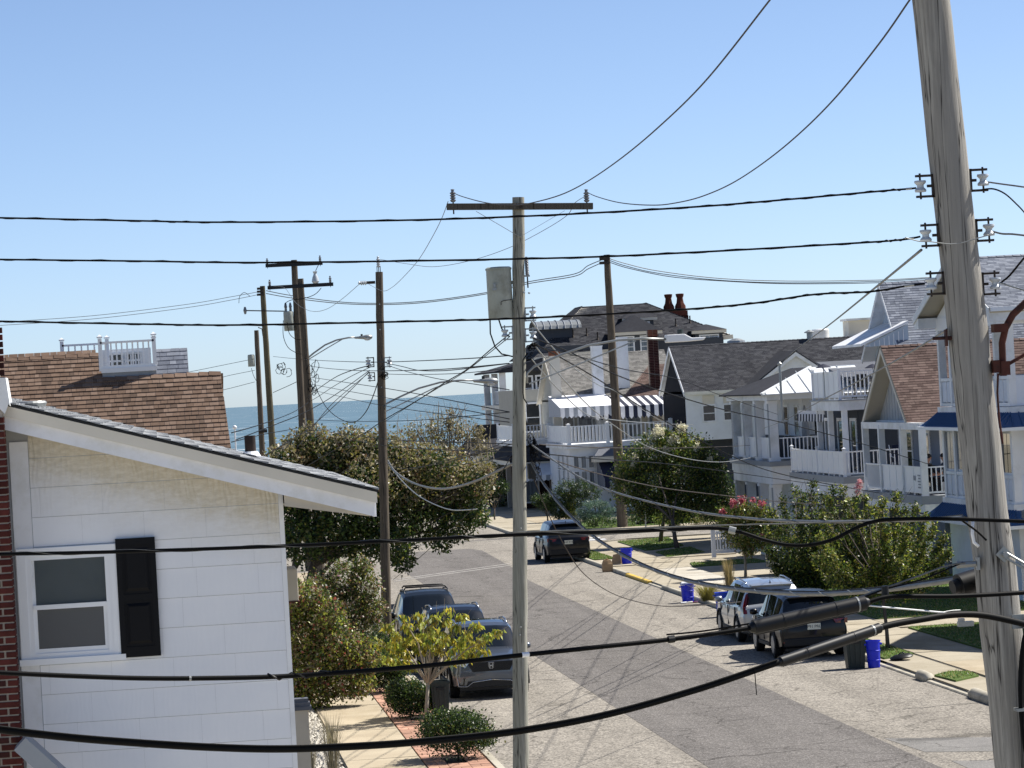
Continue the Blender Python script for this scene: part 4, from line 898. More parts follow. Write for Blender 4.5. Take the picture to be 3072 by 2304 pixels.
railing(hc, (CXp+.4, 140.3, CF), (22.3, 140.3, CF), h=.95, step=.16, posts=(False, False), bal=.045)
railing(hc, (CXp+.4, 140.3, .5), (20.5, 140.3, .5), h=.95, step=.18, posts=(False, True), bal=.045, post=.25)
box(hc, 'lower_porch_floor', 'concrete', (CXp-.1, 139.8, .2), (22.3, 149.8, .5))
box(hc, 'porch_eave', 'white', (CXp-.12, 139.8, 6.2), (22.3, 149.9, 6.42))
# hip porch roof: dark street slope, white metal near slope
e0, e1 = (CXp-.4, 150.2, 6.42), (CXp-.4, 139.5, 6.42); apx = (21.6, 143.0, 7.45); apf = (21.6, 147.5, 7.45)
slab(hc, 'street_slope', SH['charcoal'][1], [e0, e1, apx, apf], (0, 0, .05))
NS = [e1, (23.5, 139.5, 6.42), (23.5, 143.0, 7.45), apx]
ms_ = slab(hc, 'metal_slope', 'whitemetal', NS, (0, 0, .04))
for i in range(7):
    x0 = CXp-.2+i*.62; y1 = min(143., 139.5+(x0-(CXp-.4))*3.5/2.4*1.0); z1 = 6.42+(y1-139.5)*1.03/3.5
    k = MB(); k.bar((x0, 139.5, 6.47), (x0, y1, z1+.05), .035, .04); k.build('seam', M['trimgrey'], ms_)
k = MB(); k.bar((e1[0], e1[1], 6.49), (apx[0], apx[1], 7.52), .12, .05); k.bar(apx, (23.5, 143., 7.48), .1, .06); k.build('hip_cap', M['whitemetal'], hc)
box(hc, 'shade_panel', 'clap_dark', (20.9, 141.8, CF), (20.93, 150.8, CF+.95)); box(hc, 'end_shade_panel', 'clap_dark', (20.9, 141.74, CF), (23.5, 141.78, CF+1.0))  # dark panels put the shade low on the porch walls into colour
for y in (143.2, 145.6, 148.2): window(hc, frame((20.95, y, CF+.98), '-x'), .9, 1.2, .1)
window(hc, frame((21.7, 141.8, CF+1.0), '-y'), .6, 1.2, .1); window(hc, frame((21.8, 141.8, .9), '-y'), .75, 1.4, .1); window(hc, frame((20.95, 144, .7), '-x'), 1.0, 1.8, .1, sill=False)
k = MB(); k.tube([(19.6, 139.3, 6.2), (19.6, 139.3, 7.62)], .05, 8); k.tube([(19.6, 139.3, 5.3), (19.6, 139.3, 6.2)], .045, 8); k.lathe([(.09, 7.62), (.1, 7.7), (.02, 7.78)], 10, (19.6, 139.3, 0)); k.build('service_mast', M['galv'], hc)
k = MB(); k.slab([(22.3, 139.4, 6.9), (31, 139.4, 6.9), (31, 145.2, 7.6), (22.3, 145.2, 7.6)], (0, 0, .1)); k.build('main_roof', SH['grey'][1], hc)
k = MB(); k.lathe([(.03, CF), (.03, CF+.5), (.13, CF+.55), (.17, CF+1.2), (.1, CF+1.9), (.03, CF+2.25)], 10, (20.9, 141.2, 0)); WM.pop('folded_umbrella'); um.location = (0, 0, 0); k.build('canopy', M['trimgrey'], um, True)
# --- C: long charcoal roof house across the cross street
hd = thing('long_roof_house', 'white house with long dark grey gable roof beyond the cross street', 'house', (28, 188, 0))
cx, cyn, cyp, cyf, cze, czp = 22.6, 184.4, 189.0, 193.6, 6.6, 9.17
gable_roof_x(hd, cx, 40, cyn, cyp, cyf, cze, czp, SH['charcoal'], th=.2)
box(hd, 'wall', 'clap_white', (cx+.15, 185, 3.9), (40, 193, 6.62)); clad(hd, 'siding', 'clap_white', frame((cx+.15, 185, 0), '-y'), 0, 12, 4.5, 6.5, .14)
box(hd, 'street_wall', 'clap_navy', (cx+.1, 185.2, 3.9), (cx+.149, 193, 6.5)); slab(hd, 'gable_wall', 'clap_navy', [(cx+.15, 185, 6.5), (cx+.15, 193, 6.5), (cx+.15, cyp, czp-.22)], (.05, 0, 0)); box(hd, 'lower_wall', 'clap_dark', (cx+1, 186.6, 0), (40, 193, 3.9))  # lower wall coloured dark to carry the recess shade under the overhang
for y0, y1 in ((cyn, cyp), (cyf, cyp)): slab(hd, 'rake_board', 'white', [(cx-.04, y0, cze-.26), (cx-.04, y0, cze), (cx-.04, y1, czp), (cx-.04, y1, czp-.26)], (.05, 0, 0))
for x in (24.0, 25.15, 26.6): window(hd, frame((x, 184.98, 4.95), '-y'), .62, .82, .09, sill=False, grid=(1, 2)); box(hd, 'shutter_blind', 'cream', (x-.33, 184.95, 5.85), (x+.33, 184.98, 6.35))
# cross gable facing the camera
gcx, gh = 28.5, 2.35
slab(hd, 'cross_gable_wall', 'clap_white', [(gcx-gh, 182.6, 6.7), (gcx+gh, 182.6, 6.7), (gcx, 182.6, 8.35)], (0, .08, 0)); k = MB(); k.T = frame((gcx, 182.6, 0), '-y'); lap(k, -gh, gh, 6.75, 8.3, .13, .014, lambda z: (-(8.3-z)*gh/1.6, (8.3-z)*gh/1.6)); k.build('siding', M['clap_white'], hd); box(hd, 'cross_wall', 'clap_white', (gcx-gh+.2, 182.65, 3), (gcx+gh-.2, 185, 6.75))
for s in (-1, 1): slab(hd, 'cross_roof', SH['charcoal'][0], [(gcx+s*(gh+.25), 182.4, 6.6), (gcx, 182.4, 8.46), (gcx, 188, 8.46), (gcx+s*(gh+.25), 185.2, 6.6)], (0, 0, .08)); slab(hd, 'cross_rake', 'white', [(gcx+s*(gh+.22), 182.38, 6.45), (gcx+s*(gh+.22), 182.38, 6.62), (gcx, 182.38, 8.44), (gcx, 182.38, 8.22)], (0, -.04, 0))
k = MB(); k.lathe([(.16, 9.0), (.16, 9.5), (.3, 9.52), (.3, 9.56), (.05, 9.68)], 12, (30.6, cyp, 0)); k.build('roof_vent', M['galv'], hd); k = MB(); k.lathe([(.55, 9.1), (.5, 9.3), (.2, 9.42), (0, 9.44)], 14, (26.5, cyp+.5, 0)); k.build('turbine_vent', M['galv'], hd)
# --- E: shingled house with awnings and white balcony
he = thing('awning_house', 'weathered shingle house with striped awnings, white painted chimneys and a white balcony', 'house', (20, 196, 0))
ex0, ex1 = 17.3, 24.6
EY0, EYP = 199.2, 204.2
gable_roof_x(he, ex0, ex1, EY0, EYP, 209.4, 6.45, 9.15, SH['tan'], th=.2, trim='cream')
box(he, 'wall', 'clap_tan', (ex0+.25, 199.8, 0), (ex1-.1, 209, 6.5)); slab(he, 'gable_wall', 'clap_tan', [(ex0+.25, 199.8, 6.4), (ex0+.25, 209, 6.4), (ex0+.25, EYP, 9.0)], (.05, 0, 0))
for y0, y1 in ((EY0, EYP), (209.4, EYP)): slab(he, 'rake_board', 'cream', [(ex0-.04, y0, 6.2), (ex0-.04, y0, 6.45), (ex0-.04, y1, 9.15), (ex0-.04, y1, 8.9)], (.05, 0, 0))
HP = [(21.0, 198.3, 6.3), (24.6, 198.3, 6.3), (24.6, 202.4, 8.3), (23.4, 202.4, 8.3)]; roofslab(he, HP, M['cream'], .1, 'porch_hip'); shingles(he, HP, (0, 1, .5), SH['rust'], .15, .28)
for (x0, x1, y0, y1, z0, z1, m_) in ((19.55, 20.15, 199.0, 199.75, 4, 9.5, 'white'), (21.1, 21.85, 200.2, 200.9, 6, 9.95, 'white'), (17.0, 17.55, 198.5, 199.1, 3.8, 9.1, 'cream')):
    c = box(he, 'chimney', m_, (x0, y0, z0), (x1, y1, z1)); box(c, 'cap', M['brick_or'] if m_ == 'cream' else M['white'], (x0-.03, y0-.03, z1), (x1+.03, y1+.03, z1+.28 if m_ == 'cream' else z1+.06))
c = box(he, 'brick_chimney', 'mortar', (22.98, 199.42, 3), (23.56, 200.08, 10.28)); k = MB(); k.box((0, 0, 0), (.27, .05, .085)); be = k.mesh('brick', M['brick_dark']); k = MB(); k.box((0, 0, 0), (.27, .05, .085)); be2 = k.mesh('brick', M['brick_or'])
rs = random.Random(8)
for i in range(42):
    z = 6.3+i*.096
    for q in range(2): inst('brick', be2 if z > 9.9 else be, c, (22.97+q*.29+(.0 if i % 2 else .012), 199.385, z))
    inst('brick', be, c, (22.975, 199.42+.3, z), (0, 0, -math.pi/2))
for x in (17.9, 19.0, 20.6, 21.9, 23.2): window(he, frame((x, 199.78, 4.1), '-y'), .75, 1.45, .1, glass='glass_grey' if x > 18.5 else 'glass_dark', sill=False)
def awning(parent, x0, x1, yb, yf, zb, zf, drop, mats, name='awning', sides=True, n=None, frame_=True):
    """canvas awning: sloped top, striped valance with scallops, each stripe a piece"""
    k = MB(); k.slab([(x0, yb, zb), (x1, yb, zb), (x1, yf, zf), (x0, yf, zf)], (0, 0, -.02)); o = k.build(name, mats[0] if mats[2] is None else mats[2], parent)
    n = n or int((x1-x0)/.24); w_ = (x1-x0)/n
    for i in range(n):
        a = x0+i*w_; b_ = a+w_
        k = MB(); k.slab([(a, yf-.005, zf), (b_, yf-.005, zf), (b_, yf-.005, zf-drop*.8), ((a+b_)/2, yf-.005, zf-drop), (a, yf-.005, zf-drop*.8)], (0, -.012, 0)); k.build('stripe', mats[i % 2], o)
        if mats[2] is None and i % 2:
            k = MB(); k.slab([(a, yb, zb+.004), (b_, yb, zb+.004), (b_, yf, zf+.004), (a, yf, zf+.004)], (0, 0, .004)); k.build('stripe', mats[1], o)
    if sides:
        m_ = int(abs(yb-yf)/.24)
        for i in range(m_):
            t0, t1 = i/m_, (i+1)/m_; 
            for x in (x0-.012, x1+.004):
                k = MB(); k.slab([(x, yb+(yf-yb)*t0, zb+(zf-zb)*t0), (x, yb+(yf-yb)*t1, zb+(zf-zb)*t1), (x, yb+(yf-yb)*t1, zf-drop*.85), (x, yb+(yf-yb)*t0, zf-drop*.85)], (.008, 0, 0)); k.build('side_stripe', mats[i % 2], o)
    return o
awning(he, 16.9, 20.2, 199.7, 194.2, 6.75, 6.05, .62, (M['canvas'], M['greycanvas'], M['canvas']))
awning(he, 19.0, 23.9, 199.6, 194.8, 6.6, 5.95, .75, (M['canvas'], M['navy'], None))
for (x, y, z) in ((17.0, 194.3, 5.9), (20.1, 194.3, 5.9), (19.2, 194.9, 5.8), (23.7, 194.9, 5.8)): k = MB(); k.tube([(x, y, 4.0), (x, y, z)], .025, 6); k.build('awning_pole', M['galv'], he)
box(he, 'porch_block', 'clap_white', (16.8, 190.1, 0), (22.6, 199.8, 3.75)); box(he, 'balcony_floor', 'white', (16.6, 189.8, 3.751), (22.9, 199.8, 4.0)); 
railing(he, (16.8, 190, 4.0), (19.0, 190, 4.0), h=1.0, step=.2, bal=.12, post=.2); railing(he, (19.0, 190, 4.0), (22.6, 190, 4.0), h=1.0, step=.24, bal=.07, posts=(False, True), post=.2); railing(he, (16.8, 190, 4.0), (16.8, 199.5, 4.0), h=1.0, solid=True, posts=(False, True), post=.2)
slab(he, 'porch_roof', SH['grey'][0], [(18.0, 188.6, 3.25), (23, 188.6, 3.25), (23, 190.05, 3.8), (18.6, 190.05, 3.8)], (0, 0, .06)); box(he, 'porch_cornice', 'cream', (18.0, 188.55, 2.95), (23, 190.05, 3.24))
for i in range(3):
    for j, (z0, z1) in enumerate(((1.6, 2.5), (2.65, 3.35))): window(he, frame((16.8, 190.9+i*2.1, z0), '-x'), .9, z1-z0, .1, sill=False, grid=(2, 1), glass='glass_grey')
for i in range(3): window(he, frame((17.15+i*.42, 190.09, 2.65), '-y'), .26, .65, .05, sill=False, grid=(1, 1), glass='glass_grey'); window(he, frame((17.15+i*.42, 190.09, 1.5), '-y'), .26, .95, .05, sill=False, grid=(1, 1), glass='glass_grey')
awning(he, 18.3, 20.6, 190.0, 186.8, 3.3, 1.95, .45, (M['navy'], M['greycanvas'], M['navy']), name='navy_awning')
# --- E2: brick-porch house left of it
hf = thing('brick_porch_house', 'house with brick porch piers, dark porch roof and pale striped awning', 'house', (17, 200, 0))
box(hf, 'wall', 'clap_tan', (16.2, 213, 0), (24, 222, 7.2)); box(hf, 'porch_wall', 'brick_dark', (15.2, 203.6, 0), (18.5, 213, 3.1))
PR = [(14.6, 201.6, 3.0), (18.6, 201.6, 3.0), (18.6, 203.6, 3.85), (15.3, 203.6, 3.85)]; roofslab(hf, PR, M['black'], .1, 'porch_roof'); shingles(hf, PR, (0, 1, .4), SH['charcoal'], .15, .3)
slab(hf, 'porch_roof_side', SH['charcoal'][3], [(14.6, 201.6, 3.0), (15.3, 203.6, 3.85), (15.3, 211, 3.85), (14.6, 213, 3.0)], (0, 0, .05)); box(hf, 'porch_cornice', 'cream', (14.7, 201.7, 2.72), (18.6, 213, 2.99))
box(hf, 'balcony_floor', 'white', (15.0, 203.4, 3.86), (18.5, 213, 4.15)); railing(hf, (15.1, 203.5, 4.15), (18.4, 203.5, 4.15), h=.9, step=.2, bal=.06); railing(hf, (15.1, 203.5, 4.15), (15.1, 212.8, 4.15), h=.9, solid=True, posts=(False, True))
bk = M['brick']
for (x, y) in ((15.1, 202.2), (17.2, 202.2), (15.1, 207), (15.1, 212)):
    p_ = box(hf, 'brick_pier', 'mortar', (x-.2, y-.2, 0), (x+.2, y+.2, 2.72))
    if y < 205:
        for i in range(30): inst('brick', be, p_, (x-.215, y-.225, .3+i*.08), scale=(1.55, 1, .8))
awning(hf, 15.2, 17.2, 202.3, 199.3, 2.95, 2.15, .35, (M['canvas'], M['greycanvas'], M['canvas']), name='striped_awning')
window(hf, frame((16.0, 203.58, .5), '-y'), .8, 1.9, .1, sill=False, name='front_door', glass='glass_grey', grid=(1, 1)); window(hf, frame((17.9, 203.58, .9), '-y'), .7, 1.4, .1)
window(hf, frame((17.4, 212.98, 4.6), '-y'), .8, 1.7, .1, sill=False); window(hf, frame((19.4, 212.98, 4.6), '-y'), .8, 1.7, .1, sill=False)
# --- little porch house farther left
hh = thing('small_dark_roof_house', 'small white porch with dark hipped roof, half hidden left of the middle pole', 'house', (15.6, 228, 0))
box(hh, 'wall', 'clap_white', (15.2, 228, 0), (19, 236, 3.0)); slab(hh, 'roof', SH['charcoal'][3], [(14.4, 226.6, 3.0), (19, 226.6, 3.0), (19, 229.6, 4.0), (15.4, 229.6, 4.0)], (0, 0, .1)); slab(hh, 'roof_side', SH['charcoal'][3], [(14.4, 226.6, 3.0), (15.4, 229.6, 4.0), (15.4, 235, 4.0), (14.4, 238, 3.0)], (0, 0, .1))
box(hh, 'tower', SH['charcoal'][3], (15.5, 229.7, 3.9), (17.2, 232, 5.0)); railing(hh, (14.9, 227.2, 1.1), (18.8, 227.2, 1.1), h=.9, step=.3, bal=.09); box(hh, 'porch_base', 'brick_dark', (14.8, 227.1, 0), (18.8, 228, 1.1))
for x in (14.9, 16.8, 18.7): box(hh, 'porch_post', 'white', (x-.1, 227.1, 1.1), (x+.1, 227.3, 3.0))
# --- D: big hip-roofed house near the sea
hq = thing('hip_roof_house', 'large house with charcoal hip roof and twin red chimney pots near the sea', 'house', (28, 248, 0))
dx0, dx1, dyn, dyf, dze, dzp = 20.8, 35.2, 241.0, 258.0, 9.4, 13.05
rA, rB = (25.3, 247.5, dzp), (30.0, 247.5, dzp)
NSL = [(dx0, dyn, dze), (dx1+.2, dyn+1.5, dze+.9), rB, rA]
roofslab(hq, NSL, M['cream'], .2); shingles(hq, NSL, (0, 1, .55), SH['charcoal'], .2, .34, .02)
slab(hq, 'street_slope', SH['charcoal'][1], [(dx0, dyn, dze), rA, (25.3, 252, dzp), (dx0, dyf, dze)], (0, 0, .05)); slab(hq, 'rear_slope', SH['charcoal'][1], [(dx1, dyn+1.5, dze+.9), rB, (30, 252, dzp), (dx1, dyf, dze)], (0, 0, .05)); slab(hq, 'sea_slope', SH['charcoal'][1], [(dx0, dyf, dze), (25.3, 252, dzp), (30, 252, dzp), (dx1, dyf, dze)], (0, 0, .05))
box(hq, 'ridge_flat', SH['charcoal'][1], (25.2, 247.4, dzp-.08), (30.1, 252.1, dzp-.01))
box(hq, 'wall', 'clap_dark', (dx0+.6, dyn+.7, 0), (34.6, dyf-.7, 10.2)); 
for i, x in enumerate((22.2, 24.6, 31.5, 33.3)): window(hq, frame((x, dyn+.68, 7.4), '-y'), .9, 1.5, .14, sill=False)
k = MB(); k.bar((dx0, dyn-.03, dze-.1), (dx1+.2, dyn+1.47, dze+.8), .3, .3); k.build('cornice', M['cream'], hq)
# chimney with two pots
c = box(hq, 'chimney', 'brick_dark', (31.3, 247.0, 10), (33.0, 248.0, 12.0))
for x in (31.65, 32.5):
    k = MB(); k.lathe([(.42, 12.0), (.4, 12.7), (.27, 12.95), (.22, 13.3), (.28, 13.42), (.31, 13.6), (.18, 13.62)], 8, (x, 247.4, 0)); k.build('chimney_pot', M['pot'], c, 35)
box(c, 'collar', 'pot', (31.2, 246.9, 12.0), (32.95, 247.9, 12.35))
# dormers on the near slope
def dormer(parent, x0, x1, y, z0, z1, zpk, mat='clap_dark', panes=2, glass='glass_grey'):
    d = box(parent, 'dormer', mat, (x0, y, z0), (x1, y+3.2, z1)); xm = (x0+x1)/2
    k = MB(); k.add([(x0-.3, y-.3, z1), (x1+.3, y-.3, z1), (xm, y+1.0, zpk), (x0-.3, y+3.4, z1), (x1+.3, y+3.4, z1), (xm, y+3.6, zpk)], [(0, 1, 2), (0, 2, 5, 3), (1, 4, 5, 2)]); k.build('dormer_roof', SH['charcoal'][1], d)
    box(d, 'dormer_cornice', 'cream', (x0-.25, y-.25, z1-.22), (x1+.25, y+.2, z1-.005))
    for i in range(panes):
        w_ = (x1-x0)/panes; window(d, frame((x0+w_*(i+.5), y-.0, z0+.2), '-y'), w_*.62, (z1-z0)-.6, .1, sill=False, glass=glass, grid=(2, 3))
    return d
dormer(hq, 26.6, 29.7, 240.2, 9.3, 10.9, 12.1, panes=2); dormer(hq, 27.9, 29.9, 243.6, 11.2, 11.95, 12.75, panes=1, glass='glass_dark')
dormer(hq, 32.6, 34.6, 241.9, 9.9, 10.75, 11.2, panes=1, glass='glass_dark')
db = box(hq, 'barrel_dormer', 'clap_dark', (21.5, 243.5, 9.7), (24.0, 246.5, 11.5)); k = MB()
P = [(21.4+.0, 243.2, 11.75)]; seg = 8
vs_ = []; 
for i in range(seg+1):
    a = math.pi*i/seg; y = 245.0-1.9*math.cos(a); z = 11.45+.62*math.sin(a); vs_ += [(21.2, y, z), (24.6, y, z)]
k.add(vs_, [(2*i, 2*i+1, 2*i+3, 2*i+2) for i in range(seg)]); k.build('barrel_roof', M['galv'], db)
for i in range(7):
    x = 21.4+i*.5; k = MB(); k.tube([(x, 245-1.93*math.cos(math.pi*j/8), 11.46+.64*math.sin(math.pi*j/8)) for j in range(9)], .03, 5); k.build('seam', M['trimgrey'], db)
for (x, y) in ((24.0, 243.5), (25.0, 243.6), (25.7, 243.0), (31.6, 244.2), (32.7, 244.5)):
    z = 9.4+(y-241)*.56+.3; k = MB(); k.lathe([(.16, z-.4), (.05, z-.15), (.05, z+.25)], 8, (x, y, 0)); k.build('roof_pipe', M['iron'], hq)
# street side verandas of D
for z, nm in ((3.4, 1), (6.2, 2)): box(hq, 'veranda_floor', 'cream', (18.3, dyn+.2, z-.35), (dx0+.6, dyf-2, z)); railing(hq, (18.5, dyn+.4, z), (dx0+.5, dyn+.4, z), h=1.0, step=.28, bal=.08); railing(hq, (18.5, dyn+.4, z), (18.5, dyn+6, z), h=1.0, step=.5, bal=.08, posts=(False, True))
for x, y in ((18.5, dyn+.4), (18.5, dyn+6), (18.5, dyn+12)): box(hq, 'veranda_column', 'white', (x-.22, y-.22, 0), (x+.22, y+.22, 8.5))
slab(hq, 'veranda_roof', SH['charcoal'][1], [(17.9, dyn-.2, 8.5), (21.4, dyn-.2, 9.3), (21.4, dyf-2, 9.3), (17.9, dyf-2, 8.5)], (0, 0, .12)); slab(hq, 'veranda_roof_end', SH['charcoal'][1], [(17.9, dyn-.25, 8.5), (21.4, dyn-.25, 8.5), (21.4, dyn-.25, 9.4)], (0, .1, 0))
for x in (19.6, 20.6): window(hq, frame((x+.7, dyn+.66, 6.5), '-y'), .6, 1.6, .12, sill=False)
# --- far parapet building
hz = thing('far_parapet_building', 'distant beige flat-topped building showing above the long dark roof', 'building', (56, 300, 0))
box(hz, 'wall', 'cream', (54.3, 300, 0), (62, 312, 10.3)); box(hz, 'parapet_block', 'cream', (55.9, 300.5, 10.31), (57.9, 303, 11.75)); box(hz, 'coping', 'white', (55.7, 300.3, 11.76), (58.1, 303.2, 11.95)); k = MB(); k.lathe([(.8, 10.0), (.8, 11.05), (.7, 11.15), (0, 11.18)], 18, (53.2, 300, 0)); k.build('tank', M['white'], hz, 40); box(hz, 'stair_block', 'brick_dark', (57.95, 300.6, 10.3), (58.8, 302, 11.2)); box(hz, 'lower_wing', 'clap_tan', (46, 301, 0), (54.29, 312, 10.0))
# ------------------------------------------------------------------ utility poles
def pole(name, label, top, base, y, rt, rb, mat, ext=0.0):
    """leaning tapered pole through two sighted points on the plane y"""
    T = on(*top, y=y); B = on(*base, y=y); d = (T-B)/(T.z-B.z); foot = B-d*B.z; T = T+d*ext
    o = thing(name, label, 'utility pole', foot, 'utility poles along the street')
    k = MB(); n = 26; H = T.z; rs = random.Random(int(y*10))
    pts = []; rr = []
    for i in range(n+1):
        s = i/n; p = foot+d*(H*s); p += Vector((rs.uniform(-.006, .006), rs.uniform(-.006, .006), 0)); pts.append(p); rr.append(rb+(rt-rb)*s+rs.uniform(-.003, .003))
    k.tube(pts, rr, 20); s_ = k.build('shaft', M[mat], o, 50)
    def P(z): return foot+d*z
    def R(z): return rb+(rt-rb)*z/H
    return o, P, R, H
def spool(parent, c, s=1.0, mat='porcelain', axis=None):
    k = MB(); k.lathe([(.02*s, -.045*s), (.042*s, -.043*s), (.045*s, -.03*s), (.04*s, -.022*s), (.026*s, -.008*s), (.026*s, .008*s), (.04*s, .022*s), (.046*s, .03*s), (.043*s, .043*s), (.02*s, .045*s)], 16, c); return k.build('spool', M[mat], parent, 40)
def clevis(parent, p, sx, s=1.0, mat='iron'):
    """U bracket holding a spool; p: pole surface point, sx: +1 right, -1 left"""
    k = MB(); a = .13*s; h = .078*s; t = .017*s
    k.bar((p.x, p.y, p.z-h-.01*s), (p.x, p.y, p.z+h+.01*s), .034*s, t, up=(1, 0, 0))
    k.bar((p.x-sx*.0, p.y, p.z+h), (p.x+sx*a, p.y, p.z+h-.012*s*0), .034*s, t); k.bar((p.x, p.y, p.z-h), (p.x+sx*a, p.y, p.z-h), .034*s, t)
    k.tube([(p.x+sx*a*.74, p.y, p.z-h-.02*s), (p.x+sx*a*.74, p.y, p.z+h+.02*s)], .008*s, 8); k.tube([(p.x+sx*.0, p.y, p.z), (p.x+sx*.045*s, p.y, p.z)], .011*s, 6)
    o = k.build('clevis', M[mat], parent); spool(o, (p.x+sx*a*.74, p.y, p.z), s); return Vector((p.x+sx*a*.74, p.y-.02, p.z))
def pin_insulator(parent, c, h=.28, r=.055, n=4, mat='porcelain_dark'):
    prof = [(.02, 0), (r*.6, 0)]
    for i in range(n): z = h*(.1+.75*i/n); prof += [(r, z), (r*1.05, z+.012), (r*.55, z+h*.11)]
    prof += [(r*.5, h*.9), (r*.75, h*.95), (r*.5, h), (0, h)]
    k = MB(); k.lathe(prof, 14, c); o = k.build('insulator', M[mat], parent, 35); k = MB(); k.tube([(c[0], c[1], c[2]-.2), (c[0], c[1], c[2])], .012, 6); k.build('pin', M['iron'], o); return Vector((c[0], c[1], c[2]+h))
def lamp_arm(parent, pts, r, head_dir=1, hs=1.0, style='cobra', mat='galv', strut=None):
    k = MB(); k.tube(pts, r, 8); o = k.build('lamp_arm', M[mat], parent, True)
    if strut: k = MB(); k.tube(strut, r*.6, 6); k.build('arm_strut', M[mat], o)
    e = Vector(pts[-1]); t = (e-Vector(pts[-2])).normalized()
    if style == 'cobra':
        k = MB(); prof = [(.0, -.02), (.06, 0), (.075, .12), (.11, .3), (.15, .42), (.15, .52), (.11, .62), (.0, .66)]
        k.lathe([(a*hs, b*hs) for a, b in prof], 14, axis='x'); k.v = [tuple(e+t*p[0]*1.0+Vector((0, p[1]*.9, p[2]*.62-.02))) for p in k.v]; h = k.build('lamp_head', M['galv'], o, 60)
        k = MB(); k.lathe([(.0, -.09), (.08, -.08), (.12, -.03), (.13, .0)], 14); k.v = [tuple(e+t*.46*hs+Vector((p[0]*hs*1.1, p[1]*hs, p[2]*hs*1.1-.05))) for p in k.v]; k.build('lens', M['porcelain'], h, True)
        c = e+t*.26*hs; k = MB(); k.lathe([(.045, .04), (.045, .12), (0, .125)], 10, c); k.build('photocell', M['black'], h)
    else:
        k = MB(); k.slab([e+Vector((0, -.14, -.06)), e+Vector((.34, -.14, -.06)), e+Vector((.62, -.14, -.05)), e+Vector((.66, -.14, .0)), e+Vector((.42, -.14, .0)), e+Vector((.3, -.14, .07)), e+Vector((0, -.14, .07))], (0, .28, 0)); h = k.build('lamp_head', M['white'], o, bevel=.015); c = e+Vector((.25, 0, 0)); k = MB(); k.lathe([(.05, .07), (.05, .15), (0, .155)], 10, c); k.build('photocell', M['bin'], h)
    return o
# -- near leaning pole at the right edge
Y8 = 24.0
p8, P8, R8, H8 = pole('utility_pole', 'thick weathered grey pole leaning in the right foreground', (2791, 0), (2970, 1584), Y8, .128, .172, 'pole_near', ext=1.6)
def at8(px, py): return on(px, py, y=Y8)
def surf8(z, sx): c = P8(z); return Vector((c.x+sx*R8(z)*1.0, c.y-.02, c.z))
C8 = {}
for nm, (px, py), sx in (('l1', (2752, 560), -1), ('l2', (2764, 708), -1), ('l3', (2780, 852), -1), ('r1', (2950, 540), 1), ('r2', (2972, 690), 1), ('r3', (2995, 850), 1)):
    z = at8(px, py).z; C8[nm] = clevis(p8, surf8(z, sx), sx, .95)
# rusty lamp bracket on its right side
m0 = at8(2988, 1108); mt = [at8(*q) for q in ((3002, 1128), (3000, 1085), (2998, 1030), (3008, 985), (3030, 945), (3072, 905), (3160, 850), (3330, 800))]
k = MB(); k.tube([Vector((p.x, p.y-.08, p.z)) for p in mt], .026, 10); arm = k.build('lamp_arm', M['rust'], p8, True)
k = MB(); a = at8(3008, 1098); b = at8(3200, 985); k.tube([Vector((a.x, a.y-.08, a.z)), Vector((b.x, b.y-.08, b.z))], .013, 8); k.build('arm_strut', M['rust'], arm)
for q, s in (((2978, 1100), (.05, .1, .09)), ((2990, 985), (.1, .1, .06))): c = at8(*q); k = MB(); k.cbox((c.x, c.y-.08, c.z), s); k.build('arm_clamp', M['rust'], arm)
c = at8(3003, 1105); k = MB(); k.cbox((c.x, c.y-.1, c.z), (.065, .08, .1)); k.build('arm_socket', M['rust'], arm)
k = MB(); q = [at8(*u) for u in ((2992, 1120), (2990, 1180), (2996, 1260), (3006, 1330))]; k.tube([Vector((v.x-.03, v.y-.14, v.z)) for v in q], .008, 6); k.build('lamp_lead', M['rust'], arm)
# bolts, washers, tags on the pole
for (px, py) in ((2862, 1015), (2818, 1015)):
    c = at8(px, py); k = MB(); k.tube([(c.x-.06, c.y-.05, c.z), (c.x+.1, c.y-.05, c.z)], .012, 8); k.box((c.x+.03, c.y-.075, c.z-.06), (c.x+.045, c.y-.025, c.z+.06)); k.build('through_bolt', M['rust'], p8)
c = at8(2995, 1660); k = MB(); k.T = Matrix.Translation(c+Vector((0, -.165, 0))) @ Matrix.Rotation(math.radians(45), 4, 'Y'); k.cbox((0, 0, 0), (.085, .02, .085)); k.T = I4; wsh = k.build('square_washer', M['galv'], p8); k = MB(); k.tube([(c.x, c.y-.17, c.z), (c.x, c.y-.22, c.z)], .02, 8); k.build('eye_nut', M['galv'], wsh)
k = MB(); k.tube([c+Vector((.01, -.2, .01)), at8(3140, 1740)+Vector((0, -.25, 0))], .009, 6); k.tube([c+Vector((.01, -.2, -.03)), at8(3140, 1752)+Vector((0, -.25, 0))], .009, 6); k.build('guy_strand', M['galv'], wsh)
c = at8(2905, 1690); k = MB(); k.tube([c+Vector((.03, -.1, 0)), c+Vector((-.11, -.1, -.0))], [.02, .026], 8); k.cbox((c.x+.045, c.y-.1, c.z), (.02, .05, .09)); k.build('deadend_bolt', M['galv'], p8)
c = at8(3035, 1860); k = MB(); k.cbox((c.x, c.y-.18, c.z), (.09, .02, .1)); k.tube([c+Vector((0, -.2, 0)), at8(3140, 1905)+Vector((0, -.3, 0))], .01, 6); k.build('guy_plate', M['galv'], p8)
c = at8(2895, 1868); k = MB(); k.cbox((c.x-.02, c.y-.1, c.z), (.11, .06, .035)); k.cbox((c.x-.05, c.y-.1, c.z+.02), (.04, .05, .04)); k.build('strand_clamp', M['galv'], p8)
